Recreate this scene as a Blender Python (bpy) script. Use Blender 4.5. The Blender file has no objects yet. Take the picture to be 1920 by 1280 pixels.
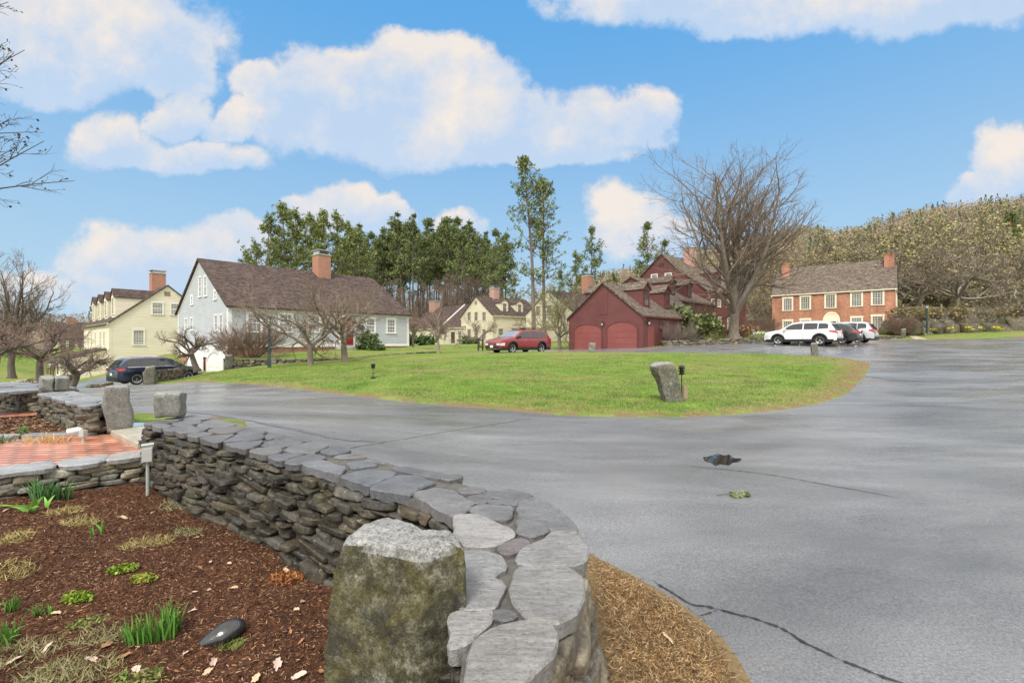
import bpy, math, random
import numpy as np
from mathutils import Vector, Matrix, noise, geometry
R = math.radians
random.seed(7); RNG = np.random.default_rng(7)
sc = bpy.context.scene
# ---------------------------------------------------------------- camera
F = 853.33            # focal length in photo pixels (16 mm on a 36 mm sensor)
cam = bpy.data.objects.new('camera', bpy.data.cameras.new('camera'))
sc.collection.objects.link(cam)
cam.data.lens = 16.0; cam.data.sensor_width = 36.0
cam.data.clip_start = 0.05; cam.data.clip_end = 3000
cam.location = (0, 0, 0)                 # the eye is the origin; the ground lies about 1.5 m below
cam.rotation_euler = (R(90), 0, 0)
sc.camera = cam
sc.render.resolution_x = 1024; sc.render.resolution_y = 682
sc.view_settings.view_transform = 'Standard'; sc.view_settings.look = 'None'
sc.view_settings.gamma = 1; sc.view_settings.exposure = 0.5
sc.cycles.max_bounces = 6; sc.cycles.transparent_max_bounces = 8
# ---------------------------------------------------------------- world: Nishita sky with cumulus
SUN_EL, SUN_AZ = R(50), R(-160)          # azimuth from +Y, clockwise; behind and left of the camera
w = bpy.data.worlds.new('World'); sc.world = w; w.use_nodes = True
nt = w.node_tree; N = nt.nodes; L = nt.links; N.clear()
def nd(t, **k):
    n = N.new(t)
    for a, b in k.items(): setattr(n, a, b)
    return n
def mth(op, a, b=None, c=None):
    n = nd('ShaderNodeMath', operation=op)
    for i, v in enumerate((a, b, c)):
        if v is None: continue
        if isinstance(v, (int, float)): n.inputs[i].default_value = v
        else: L.new(v, n.inputs[i])
    return n.outputs[0]
def mixc(f, a, b):
    n = nd('ShaderNodeMix', data_type='RGBA')
    for s, v in (('Factor', f), ('A', a), ('B', b)):
        i = [q for q in n.inputs if q.name == s and q.type == ('VALUE' if s == 'Factor' else 'RGBA')][0]
        if isinstance(v, (int, float)): i.default_value = v
        elif isinstance(v, tuple): i.default_value = (*v, 1)
        else: L.new(v, i)
    return [o for o in n.outputs if o.type == 'RGBA'][0]
sky = nd('ShaderNodeTexSky', sky_type='NISHITA', sun_disc=False, sun_elevation=SUN_EL, sun_rotation=SUN_AZ,
         air_density=1.0, dust_density=0.6, ozone_density=2.0)
geo = nd('ShaderNodeTexCoord')
sep = nd('ShaderNodeSeparateXYZ'); L.new(geo.outputs['Generated'], sep.inputs[0])
ay = mth('MAXIMUM', mth('ABSOLUTE', sep.outputs[1]), 0.12)
u0 = mth('DIVIDE', sep.outputs[0], ay); v0 = mth('DIVIDE', sep.outputs[2], ay)
cmb = nd('ShaderNodeCombineXYZ'); L.new(u0, cmb.inputs[0]); L.new(v0, cmb.inputs[1]); cmb.inputs[2].default_value = 3.7
def wnoise(sc_, det, rough=.55, dist=0.0, z=0.0):
    n = nd('ShaderNodeTexNoise'); n.inputs['Scale'].default_value = sc_; n.inputs['Detail'].default_value = det
    n.inputs['Roughness'].default_value = rough; n.inputs['Distortion'].default_value = dist
    if z:
        m = nd('ShaderNodeVectorMath', operation='ADD'); m.inputs[1].default_value = (z, z*2, z*3)
        L.new(cmb.outputs[0], m.inputs[0]); L.new(m.outputs[0], n.inputs['Vector'])
    else: L.new(cmb.outputs[0], n.inputs['Vector'])
    return n
nw = wnoise(5.0, 5, .6); nw2 = wnoise(5.0, 5, .6, z=5.3)
u = mth('ADD', u0, mth('MULTIPLY', mth('SUBTRACT', nw.outputs['Fac'], .5), .16))
v = mth('ADD', v0, mth('MULTIPLY', mth('SUBTRACT', nw2.outputs['Fac'], .5), .11))
# cloud lobes: (direction east, direction up, half width, height above, depth below)
LB = [(110,110,330,170,80),(330,130,90,110,70),(210,285,110,85,40),(330,230,65,80,40),(430,240,60,60,30),(330,300,190,45,30),
 (740,150,110,90,120),(620,170,150,90,90),(860,160,130,95,120),(790,230,330,80,90),(960,240,130,90,70),(1110,235,110,75,75),(1210,220,75,70,70),(480,160,70,50,50),(1030,285,190,50,30),
 (250,500,150,85,75),(430,450,90,60,60),(340,480,170,60,70),(640,400,90,60,50),(720,400,60,50,40),(860,420,60,40,40),
 (1160,405,95,75,60),(1200,430,130,45,60),(560,400,50,40,50),(80,560,150,60,60),
 (1900,320,75,105,70),(1850,370,70,40,40),(1500,0,520,50,75),(1880,-20,160,80,60),(1800,440,120,50,40),(1100,-120,500,90,70),(300,-160,500,120,90),(1900,-200,400,90,80)]
dm = None; sw = None; sr = None
for (px, py, hw, up, dn) in LB:
    cu, cv = (px-960)/F, (640-py)/F
    du = mth('DIVIDE', mth('SUBTRACT', u, cu), hw/F)
    dv = mth('SUBTRACT', v, cv)
    a = mth('DIVIDE', mth('MAXIMUM', dv, 0.0), up/F); b = mth('DIVIDE', mth('MINIMUM', dv, 0.0), dn/F)
    e = mth('ADD', mth('MULTIPLY', du, du), mth('ADD', mth('MULTIPLY', a, a), mth('MULTIPLY', b, b)))
    d = mth('SUBTRACT', 1.0, e)
    dm = d if dm is None else mth('SMOOTH_MAX', dm, d, .22)
    wgt = mth('MAXIMUM', mth('ADD', d, .15), 0.0); rel = mth('MULTIPLY', wgt, mth('ADD', a, b))
    sw = wgt if sw is None else mth('ADD', sw, wgt); sr = rel if sr is None else mth('ADD', sr, rel)
# overhead and behind, out of view: cloud cover added to make the light neutral
hi = nd('ShaderNodeMapRange'); L.new(v0, hi.inputs[0]); hi.inputs[1].default_value = .9; hi.inputs[2].default_value = 1.3
n3 = wnoise(.9, 4, .5, z=2.1)
dm = mth('MAXIMUM', dm, mth('SUBTRACT', mth('MULTIPLY', hi.outputs[0], mth('ADD', mth('MULTIPLY', n3.outputs['Fac'], 1.2), 1.2)), 1.0))
bk = nd('ShaderNodeMapRange'); L.new(sep.outputs[1], bk.inputs[0]); bk.inputs[1].default_value = .25; bk.inputs[2].default_value = -.15
dm = mth('MAXIMUM', dm, mth('SUBTRACT', mth('MULTIPLY', bk.outputs[0], 2.4), 1.0))
dm = mth('MAXIMUM', dm, -1.0)
nf = wnoise(11.0, 7, .66, z=1.3); nf2 = wnoise(3.2, 3, .5, z=7.7)
D = mth('ADD', dm, mth('ADD', mth('MULTIPLY', mth('SUBTRACT', nf.outputs['Fac'], .5), 1.25), mth('MULTIPLY', mth('SUBTRACT', nf2.outputs['Fac'], .5), 1.1)))
al = nd('ShaderNodeMapRange', interpolation_type='SMOOTHSTEP'); L.new(D, al.inputs[0]); al.inputs[1].default_value = -.10; al.inputs[2].default_value = .44
ns = wnoise(5.2, 6, .62, z=9.1)
shd = nd('ShaderNodeMapRange'); relh = mth('DIVIDE', sr, mth('ADD', sw, .02))          # height within the cloud: sunlit heads, grey bases
L.new(mth('ADD', ns.outputs['Fac'], mth('MULTIPLY', relh, .20)), shd.inputs[0]); shd.inputs[1].default_value = .40; shd.inputs[2].default_value = .68
WS = 0.10
cl = mixc(shd.outputs[0], (.41/WS, .50/WS, .63/WS), (.66/WS, .60/WS, .545/WS))
# blue of the air, paling to the horizon
hz = nd('ShaderNodeMapRange', interpolation_type='SMOOTHSTEP'); L.new(sep.outputs[2], hz.inputs[0]); hz.inputs[1].default_value = -.02; hz.inputs[2].default_value = .68
grad = mixc(hz.outputs[0], (.34/WS, .49/WS, .61/WS), (.080/WS, .300/WS, .61/WS))
base = mixc(.88, sky.outputs[0], grad)
lowc = nd('ShaderNodeMapRange'); L.new(sep.outputs[2], lowc.inputs[0]); lowc.inputs[1].default_value = 0.0; lowc.inputs[2].default_value = .10
alf = mth('MULTIPLY', mth('MULTIPLY', al.outputs[0], mth('ADD', .70, mth('MULTIPLY', ns.outputs['Fac'], .40))), lowc.outputs[0])
# unseen cloud overhead and behind is brightened and warmed to light the scene
over = mth('MAXIMUM', hi.outputs[0], bk.outputs[0]); cl = mixc(over, cl, (1.24/WS, 1.18/WS, 1.10/WS))
fin = mixc(alf, base, cl)
bg = nd('ShaderNodeBackground'); L.new(fin, bg.inputs[0]); bg.inputs[1].default_value = WS
wo = nd('ShaderNodeOutputWorld'); L.new(bg.outputs[0], wo.inputs[0])
# ---------------------------------------------------------------- sun, veiled by thin cloud: broad and soft
sun = bpy.data.lights.new('sun', 'SUN'); so = bpy.data.objects.new('sun', sun); sc.collection.objects.link(so)
sun.energy = 2.6; sun.angle = R(14); sun.color = (1, .95, .88)
sd = Vector((math.sin(SUN_AZ)*math.cos(SUN_EL), math.cos(SUN_AZ)*math.cos(SUN_EL), math.sin(SUN_EL)))
so.rotation_euler = sd.to_track_quat('Z', 'Y').to_euler()
so.location = (0, 0, 60)

# ================================================================ helpers
def tag(o, label=None, cat=None, group=None, kind=None):
    if label: o['label'] = label
    if cat: o['category'] = cat
    if group: o['group'] = group
    if kind: o['kind'] = kind
    return o
def empty(name, loc=(0,0,0), rz=0, label=None, cat=None, group=None):
    o = bpy.data.objects.new(name, None); sc.collection.objects.link(o); o.location = loc; o.rotation_euler = (0,0,rz)
    o.empty_display_size = .2
    return tag(o, label, cat, group)
KIDS = {}
def link(o, parent=None):
    sc.collection.objects.link(o)
    if parent is not None:
        o.parent = parent; KIDS.setdefault(parent.name, []).append(o)
    return o
def copy_tree(o, parent=None):
    c = o.copy(); link(c, parent)
    for ch in list(KIDS.get(o.name, [])): copy_tree(ch, c)
    return c
def mesh_np(name, V, Fc, mat, parent=None, smooth=False, uv=False, col=None, mats=None, fmi=None):
    """V (n,3), Fc = array (m,k) or list of tuples"""
    me = bpy.data.meshes.new(name)
    V = np.asarray(V, dtype=np.float32)
    if isinstance(Fc, np.ndarray):
        m, k = Fc.shape
        me.vertices.add(len(V)); me.vertices.foreach_set('co', V.ravel())
        me.loops.add(m*k); me.loops.foreach_set('vertex_index', Fc.astype(np.int32).ravel())
        me.polygons.add(m); me.polygons.foreach_set('loop_start', np.arange(0, m*k, k, dtype=np.int32))
        me.update(calc_edges=True)
    else:
        me.from_pydata([tuple(map(float, p)) for p in V], [], Fc)
    if uv: box_uv(me)
    if col is not None:
        ca = me.color_attributes.new('Col', 'FLOAT_COLOR', 'POINT')
        c4 = np.ones((len(V), 4), dtype=np.float32); c4[:, :3] = col
        ca.data.foreach_set('color', c4.ravel())
    if smooth: me.polygons.foreach_set('use_smooth', [True]*len(me.polygons))
    if mats:
        for m_ in mats: me.materials.append(m_)
        me.polygons.foreach_set('material_index', fmi)
    elif mat: me.materials.append(mat)
    o = bpy.data.objects.new(name, me)
    return link(o, parent)
def box_uv(me):
    ul = me.uv_layers.new(name='UVMap')
    n = len(me.loops)
    vi = np.zeros(n, dtype=np.int32); me.loops.foreach_get('vertex_index', vi)
    co = np.zeros(len(me.vertices)*3, dtype=np.float32); me.vertices.foreach_get('co', co); co = co.reshape(-1, 3)
    nr = np.zeros(len(me.polygons)*3, dtype=np.float32); me.polygons.foreach_get('normal', nr); nr = nr.reshape(-1, 3)
    tot = np.zeros(len(me.polygons), dtype=np.int32); me.polygons.foreach_get('loop_total', tot)
    nl = np.repeat(nr, tot, axis=0)
    t = np.stack([-nl[:,1], nl[:,0], np.zeros(n)], 1); tl = np.linalg.norm(t, axis=1)
    t[tl < .2] = (1, 0, 0); tl[tl < .2] = 1; t /= tl[:, None]
    b = np.cross(nl, t); p = co[vi]
    ul.data.foreach_set('uv', np.stack([(p*t).sum(1), (p*b).sum(1)], 1).astype(np.float32).ravel())
class MB:
    def __init__(s): s.v = []; s.f = []
    def poly(s, pts):
        n = len(s.v); s.v += [tuple(p) for p in pts]; s.f.append(tuple(range(n, n+len(pts)))); return s
    def box(s, x0, x1, y0, y1, z0, z1):
        n = len(s.v)
        s.v += [(x0,y0,z0),(x1,y0,z0),(x1,y1,z0),(x0,y1,z0),(x0,y0,z1),(x1,y0,z1),(x1,y1,z1),(x0,y1,z1)]
        s.f += [tuple(n+i for i in q) for q in ((0,3,2,1),(4,5,6,7),(0,1,5,4),(1,2,6,5),(2,3,7,6),(3,0,4,7))]; return s
    def obox(s, o, a, b, c):
        """box with corner o and edge vectors a,b,c"""
        o, a, b, c = map(Vector, (o, a, b, c)); n = len(s.v)
        P = [o, o+a, o+a+b, o+b]; P += [p+c for p in P]; s.v += [tuple(p) for p in P]
        fl = a.cross(b).dot(c) < 0
        for q in ((0,3,2,1),(4,5,6,7),(0,1,5,4),(1,2,6,5),(2,3,7,6),(3,0,4,7)):
            q = q[::-1] if fl else q
            s.f.append(tuple(n+i for i in q))
        return s
    def prism(s, pts, ext):
        """closed polygon pts swept by vector ext"""
        n = len(s.v); k = len(pts); e = Vector(ext)
        s.v += [tuple(p) for p in pts] + [tuple(Vector(p)+e) for p in pts]
        s.f.append(tuple(range(n+k-1, n-1, -1))); s.f.append(tuple(range(n+k, n+2*k)))
        for i in range(k):
            j = (i+1) % k; s.f.append((n+i, n+j, n+k+j, n+k+i))
        return s
    def tube(s, pts, rad, k=8, cap=True):
        V, Q = tube_np(np.array(pts, float), np.array(rad, float) if hasattr(rad, '__len__') else np.full(len(pts), float(rad)), k)
        n = len(s.v); s.v += [tuple(p) for p in V]; s.f += [tuple(int(i)+n for i in q) for q in Q]
        if cap:
            s.f.append(tuple(range(n+k-1, n-1, -1))); m = n+(len(pts)-1)*k; s.f.append(tuple(range(m, m+k)))
        return s
    def build(s, name, mat, parent=None, smooth=False, fix=True):
        o = mesh_np(name, s.v, s.f, mat, parent, smooth)
        if fix:
            import bmesh
            bm = bmesh.new(); bm.from_mesh(o.data); bmesh.ops.recalc_face_normals(bm, faces=bm.faces); bm.to_mesh(o.data); bm.free()
        box_uv(o.data)
        return o
def tube_np(P, r, k):
    n = len(P); T = np.empty_like(P); T[1:-1] = P[2:]-P[:-2]; T[0] = P[1]-P[0]; T[-1] = P[-1]-P[-2]
    T /= np.linalg.norm(T, axis=1)[:, None]+1e-9
    m = T.mean(0); ref = np.array((0,0,1.)) if abs(m[2]) < .8*np.linalg.norm(m) else np.array((1.,0,0))
    A = np.cross(T, ref); A /= np.linalg.norm(A, axis=1)[:, None]+1e-9; B = np.cross(T, A)
    an = np.arange(k)*2*math.pi/k; c = np.cos(an)[None,:,None]; s_ = np.sin(an)[None,:,None]
    V = (P[:,None,:] + (A[:,None,:]*c + B[:,None,:]*s_)*r[:,None,None]).reshape(-1, 3)
    i = np.arange(n-1)[:,None]*k; j = np.arange(k)[None,:]; j2 = (j+1) % k
    return V, np.stack([i+j, i+j2, i+k+j2, i+k+j], -1).reshape(-1, 4)
def P(px, py, Y): return Vector(((px-960)/F*Y, Y, (640-py)/F*Y))
def X_(px, Y): return (px-960)/F*Y
def Z_(py, Y): return (640-py)/F*Y

# ---------------------------------------------------------------- materials
def nmat(name):
    m = bpy.data.materials.new(name); m.use_nodes = True; t = m.node_tree
    b = t.nodes['Principled BSDF']; return m, t, b
def sock(t, n, s, v):
    i = n.inputs[s]
    if hasattr(v, 'links'): t.links.new(v, i)
    elif isinstance(v, tuple) and len(v) == 3 and i.type == 'RGBA': i.default_value = (*v, 1)
    else: i.default_value = v
def ntex(t, scale, detail=4, rough=.55, vec=None, coord='Object', stretch=None, dist=0, out='Fac'):
    tc = t.nodes.new('ShaderNodeTexCoord'); o = tc.outputs[coord]
    if stretch:
        mp = t.nodes.new('ShaderNodeMapping'); mp.inputs['Scale'].default_value = stretch; t.links.new(o, mp.inputs[0]); o = mp.outputs[0]
    n = t.nodes.new('ShaderNodeTexNoise'); t.links.new(o, n.inputs['Vector'])
    n.inputs['Scale'].default_value = scale; n.inputs['Detail'].default_value = detail; n.inputs['Roughness'].default_value = rough
    n.inputs['Distortion'].default_value = dist
    return n.outputs[out]
def ramp(t, fac, stops):
    r = t.nodes.new('ShaderNodeValToRGB'); t.links.new(fac, r.inputs[0]); e = r.color_ramp.elements
    while len(e) < len(stops): e.new(.5)
    for i, (p, c) in enumerate(stops):
        e[i].position = p; e[i].color = (*c, 1) if isinstance(c, tuple) else (c, c, c, 1)
    return r.outputs[0]
def mixm(t, f, a, b, mode='MIX'):
    n = t.nodes.new('ShaderNodeMix'); n.data_type = 'RGBA'; n.blend_type = mode
    ins = {'f': n.inputs[0], 'a': n.inputs[6], 'b': n.inputs[7]}
    for k, v in (('f', f), ('a', a), ('b', b)):
        if hasattr(v, 'links'): t.links.new(v, ins[k])
        elif isinstance(v, tuple): ins[k].default_value = (*v, 1)
        else: ins[k].default_value = v
    return n.outputs[2]
def bump(t, b, h, strength=.4, dist=.02, prev=None):
    n = t.nodes.new('ShaderNodeBump'); n.inputs['Strength'].default_value = strength; n.inputs['Distance'].default_value = dist
    t.links.new(h, n.inputs['Height'])
    if prev is not None: t.links.new(prev, n.inputs['Normal'])
    t.links.new(n.outputs[0], b.inputs['Normal']); return n.outputs[0]
def pm(name, c1, c2=None, scale=3, rough=.8, bs=0, bd=.01, bscale=None, metal=0, coord='Object', stretch=None, spec=.5, detail=5, rot=None):
    m, t, b = nmat(name)
    sock(t, b, 'Roughness', rough); sock(t, b, 'Metallic', metal); sock(t, b, 'Specular IOR Level', spec)
    if c2:
        n = ntex(t, scale, detail, .6, coord=coord, stretch=stretch); sock(t, b, 'Base Color', ramp(t, n, [(.3, c1), (.7, c2)]))
    else: sock(t, b, 'Base Color', c1)
    if bs: bump(t, b, ntex(t, bscale or scale*4, 5, .6, coord=coord, stretch=stretch), bs, bd)
    return m
def brickmat(name, c1, c2, mortar, bw=.21, bh=.072, ms=.012, rough=.85, var=(.8, 1.15), bstr=.5, nsc=1.2, offset=.5, spec=.3, st=(1,.35,1)):
    m, t, b = nmat(name)
    tc = t.nodes.new('ShaderNodeTexCoord'); br = t.nodes.new('ShaderNodeTexBrick'); t.links.new(tc.outputs['UV'], br.inputs['Vector'])
    br.offset = offset
    br.inputs['Scale'].default_value = 1; br.inputs['Brick Width'].default_value = bw; br.inputs['Row Height'].default_value = bh
    br.inputs['Mortar Size'].default_value = ms; br.inputs['Mortar Smooth'].default_value = .2
    sock(t, br, 'Color1', c1); sock(t, br, 'Color2', c2); sock(t, br, 'Mortar', mortar)
    n = ntex(t, nsc, 5, .65, coord='UV', stretch=st); f = ramp(t, n, [(.25, var[0]), (.75, var[1])])
    col = mixm(t, 1.0, br.outputs['Color'], f, 'MULTIPLY')
    sock(t, b, 'Base Color', col); sock(t, b, 'Roughness', rough); sock(t, b, 'Specular IOR Level', spec)
    inv = t.nodes.new('ShaderNodeMath'); inv.operation = 'SUBTRACT'; inv.inputs[0].default_value = 1; t.links.new(br.outputs['Fac'], inv.inputs[1])
    bump(t, b, inv.outputs[0], bstr, .01)
    return m
def colmat(name, rough=.8, mul=(1,1,1), nscale=6, namt=.25, trans=0, spec=.3):
    """colour from the per-vertex attribute, broken up by noise"""
    m, t, b = nmat(name)
    a = t.nodes.new('ShaderNodeAttribute'); a.attribute_name = 'Col'
    n = ntex(t, nscale, 4, .6); f = ramp(t, n, [(.25, (1-namt,)*3), (.75, (1+namt,)*3)])
    c = mixm(t, 1.0, a.outputs['Color'], f, 'MULTIPLY'); c = mixm(t, 1.0, c, mul, 'MULTIPLY')
    sock(t, b, 'Base Color', c); sock(t, b, 'Roughness', rough); sock(t, b, 'Specular IOR Level', spec)
    return m
M = {}
M['white'] = pm('white_paint', (.72,.72,.70), (.80,.80,.78), 1.5, .5)
M['grey_siding'] = pm('grey_siding', (.43,.455,.48), (.50,.525,.55), .8, .65, stretch=(1,1,3))
M['cream'] = pm('cream_paint', (.68,.63,.49), (.76,.71,.57), .7, .65, stretch=(1,1,3))
M['cream2'] = pm('cream_paint_far', (.56,.51,.38), (.65,.60,.46), .5, .7)
M['red'] = pm('barn_red', (.105,.030,.028), (.145,.043,.039), .6, .6, stretch=(1,1,2))
M['red_door'] = pm('garage_red', (.20,.055,.050), (.235,.070,.062), .8, .5)
M['doorred'] = pm('door_red', (.22,.02,.025), (.27,.03,.035), 2, .4)
M['glass'] = pm('window_glass', (.035,.04,.045), (.16,.17,.18), .9, .06, spec=.9)
M['curtain'] = pm('dark_curtained_glass', (.05,.035,.03), (.10,.07,.06), 2, .1, spec=.9)
M['brick'] = brickmat('red_brick', (.33,.095,.05), (.42,.15,.085), (.42,.34,.27))
M['brick_house'] = brickmat('weathered_brick', (.30,.085,.05), (.46,.19,.11), (.40,.31,.24), .23, .085, .012, var=(.65, 1.35), nsc=1.0)
M['brick_pale'] = brickmat('pale_pink_brick', (.42,.19,.15), (.48,.24,.19), (.48,.4,.34))
M['roof_brown'] = brickmat('brown_wood_shingles', (.040,.028,.024), (.105,.076,.064), (.02,.012,.012), .22, .15, .014, .9, (.45, 2.2), 1.2, 2.2, st=(.6,2.6,1))
M['roof_grey'] = brickmat('grey_wood_shingles', (.085,.065,.052), (.185,.150,.120), (.03,.025,.02), .22, .16, .014, .9, (.45, 1.9), 1.2, 2.0, st=(.6,2.4,1))
M['concrete'] = pm('concrete', (.38,.38,.36), (.5,.5,.48), 3, .85, .3, .01)
M['black'] = pm('black_metal', (.012,.013,.014), None, 1, .45)
M['dkgreen'] = pm('dark_green_metal', (.02,.045,.045), (.03,.06,.058), 3, .45)
M['lead'] = pm('lead_flashing', (.35,.38,.36), (.5,.52,.5), 4, .5, metal=.3)
M['wood'] = pm('weathered_wood', (.20,.15,.09), (.33,.26,.17), 6, .85, stretch=(1,1,.2))
M['dkwood'] = pm('dark_stained_boards', (.035,.024,.018), (.06,.042,.032), 5, .85)
M['bulb'] = pm('lantern_glass', (.6,.6,.58), None, 1, .15)
# ================================================================ terrain
CP = [ # x, y, z
 (.6,3,-1.5),(3,3,-1.5),(1,6,-1.48),(6,6,-1.48),(0,1,-1.52),(5,1,-1.5),(-1.5,6,-1.42),(-4.5,8,-1.27),(-4,6.2,-1.26),(-6.5,9.5,-1.35),(-9,11,-1.5),(-14,14,-1.8)]
for (px, py, d) in [(1250,782,8.9),(1050,778,9.15),(1450,770,9.5),(1550,752,10.7),(1610,715,14.2),(1635,681,20.0),(750,752,11.4),(600,735,13.5),(450,719,18.4),(340,717,21.6),
 (281,722,24),(240,727,29),(699,712,15.4),(1527,667,24),(1300,662,27),(1108,661,28.5),(960,662.5,31),(880,663,31),(800,664,33),(428,694,27.5),(505,689,26),(585,684,26),(650,680,27.5),(690,672,29),(1505,650,31),
 (1205,652,35.5),(1068,655,40.6),(1690,637,46),(1920,637,42),(1920,655,30),(1900,682,20),(1920,710,14.5),(1640,712,15),(1920,900,4.8),(1600,634,55),(1680,625,55),(1451,620,73),(1323,626,55),(1398,621,62),
 (924,643,65),(870,645,70),(764,645,84),(1010,641,72),(400,690,35),(205,712,46),(160,718,56),(130,733,19),(60,700,48),(100,680,62),(10,690,50),(343,668,41),(260,667,48),(1240,640,45),(1100,648,48)]:
    p = P(px, py, d); CP.append((p.x, p.y, p.z))
CP += [(-200,60,-4),(-150,150,-3),(0,120,-.2),(-60,110,-1.2),(60,110,3.5),(0,250,0),(-100,300,-1),(120,110,7),(90,60,2.5),(60,40,.5),(70,10,-1),(40,-30,-2),(-40,-30,-2),(-40,5,-2.4),(0,-25,-1.7),(30,2,-1.4),(120,-20,0),(-120,0,-4),
       (150,250,10),(-30,60,-1.9),(-18,62,-.9),(-12,50,-.7),(-30,48,-1.7),(-40,75,-1.8),(-20,20,-2.05),(-30,17,-2.3)]
CP = np.array(CP, float)
def _U(r2): return .5*r2*np.log(r2+1e-9)
_n = len(CP); _K = _U(((CP[:,None,:2]-CP[None,:,:2])**2).sum(-1)) + np.eye(_n)*.4
_Pm = np.hstack([np.ones((_n,1)), CP[:,:2]])
_A = np.block([[_K, _Pm],[_Pm.T, np.zeros((3,3))]])
_W = np.linalg.solve(_A, np.concatenate([CP[:,2], np.zeros(3)]))
def gzv(x, y):
    x = np.asarray(x, float); y = np.asarray(y, float); sh = x.shape
    xy = np.stack([x.ravel(), y.ravel()], 1)
    r = np.linalg.norm(xy, axis=1); k = np.minimum(1, 330/np.maximum(r, 1e-6)); xy2 = xy*k[:, None]
    out = np.empty(len(xy2))
    for a in range(0, len(xy2), 20000):
        q = xy2[a:a+20000]; out[a:a+20000] = _U(((q[:,None,:]-CP[None,:,:2])**2).sum(-1))@_W[:_n] + _W[_n] + q@_W[_n+1:]
    return out.reshape(sh)
def gz(x, y): return float(gzv(np.array([x]), np.array([y]))[0])
def G(px, py, dmin=1.5, dmax=140):
    """where the ray through a point of the view meets the ground"""
    d = np.geomspace(dmin, dmax, 500); zr = (640-py)/F*d; zz = gzv((px-960)/F*d, d)
    s = zr-zz; i = np.where((s[:-1] > 0) & (s[1:] <= 0))[0]
    if len(i) == 0: k = int(np.argmin(np.abs(s)/d)); dd = d[k]
    else:
        k = i[0]; f = s[k]/(s[k]-s[k+1]); dd = d[k]+(d[k+1]-d[k])*f
    return ((px-960)/F*dd, dd)
def inpoly(x, y, poly):
    x = np.asarray(x); y = np.asarray(y); c = np.zeros(x.shape, bool); n = len(poly); j = n-1
    for i in range(n):
        xi, yi = poly[i]; xj, yj = poly[j]
        m = ((yi > y) != (yj > y)) & (x < (xj-xi)*(y-yi)/((yj-yi) if yj != yi else 1e-9)+xi)
        c ^= m; j = i
    return c
def pdist(x, y, poly, closed=True):
    best = np.full(np.shape(x), 1e9); n = len(poly)
    for i in range(n if closed else n-1):
        ax, ay_ = poly[i]; bx, by = poly[(i+1) % n]; dx, dy = bx-ax, by-ay_; l2 = dx*dx+dy*dy+1e-12
        t = np.clip(((x-ax)*dx+(y-ay_)*dy)/l2, 0, 1); best = np.minimum(best, np.hypot(x-ax-t*dx, y-ay_-t*dy))
    return best
def smoothline(pts, k=6):
    out = []; n = len(pts)
    for i in range(n-1):
        p0 = pts[max(i-1,0)]; p1 = pts[i]; p2 = pts[i+1]; p3 = pts[min(i+2,n-1)]
        for s in range(k):
            t = s/k
            out.append(tuple(.5*((2*b)+(-a+c)*t+(2*a-5*b+4*c-d)*t*t+(-a+3*b-3*c+d)*t**3) for a, b, c, d in zip(p0, p1, p2, p3)))
    out.append(tuple(pts[-1])); return out
CAPZ = -.90
def CPt(px, py, z=CAPZ): d = z*F/(640-py); return ((px-960)/F*d, d)
# the near wall: inner and outer top edge
WIN = [(-.20,.55),(-.20,1.2),(-.22,1.9),(-.30,2.36),(-.62,2.62),CPt(640,898),CPt(450,840),CPt(350,815),CPt(266,792)]
WOUT = [(-.02,.55),CPt(1002,1270),CPt(1046,1185),CPt(1092,1070),CPt(1096,1010),CPt(1040,962),CPt(990,930),CPt(850,890),CPt(650,838),CPt(480,803),CPt(410,786),CPt(364,777)]
ISL = [(1600,674),(1628,680),(1630,690),(1615,712),(1592,735),(1550,752),(1500,763),(1450,770),(1350,779),(1250,782),(1150,781),(1050,778),(900,765),(750,752),(600,735),(500,723),(450,719),(400,717),(340,717),(300,720)]
isl = smoothline([G(*p) for p in ISL], 5)
far = smoothline([G(895,661,20),G(1000,660,20),G(1150,660.5,18),G(1300,662,18),G(1500,667,15),isl[0]], 6)[:-1]
strip = smoothline([G(1090,1030),G(1180,1075),G(1260,1120),G(1320,1165),G(1370,1215),G(1410,1280),(1.0,1.5),(.95,.6)], 4)
ROAD = (strip + [(1.2,-8),(60,-8),(75,20),(62,44),(50,44.2),(39.5,46),(36,46.5),(31,43),(24,37.5),(19,36.6),(15.2,37.6),(12.5,36.6),(10.35,35.45),(5.0,40.7),(2,39.5),(-1.5,37.5),(-3.5,34.5),(-3.3,32)]
        + far + isl + [(-19.2,24.5),(-20.5,29),(-22.5,32.5),(-25.5,36),(-31,38),(-31,31),(-26,26),(-22,22.3),(-16.8,17.9),(-22,17),(-30,16),(-30,11.5),(-17,10.5),(-9,8.6),(-6.2,8.0),(-5.2,7.6),(-4.3,7.3),(-3.4,6.0)]
        + [(x*1.0+.03, y-.12) for x, y in reversed(WOUT[4:])] + [(.45,2.9)])
EN_L = (-4.55,5.75)
GARDEN = [(.08,-3)]+[((a[0]+b[0])/2,(a[1]+b[1])/2) for a, b in ((WIN[0],WOUT[0]),(WIN[2],WOUT[3]),(WIN[4],WOUT[6]),(WIN[5],WOUT[7]),(WIN[6],WOUT[8]),(WIN[8],WOUT[10]))] + [(-4.0,5.3),(-4.1,5.8),(-4.55,6.28),(-4.95,6.6),(-5.8,6.45),(-8.3,8.0),(-9.5,8.4),(-16,9.6),(-16,-3)]
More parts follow.
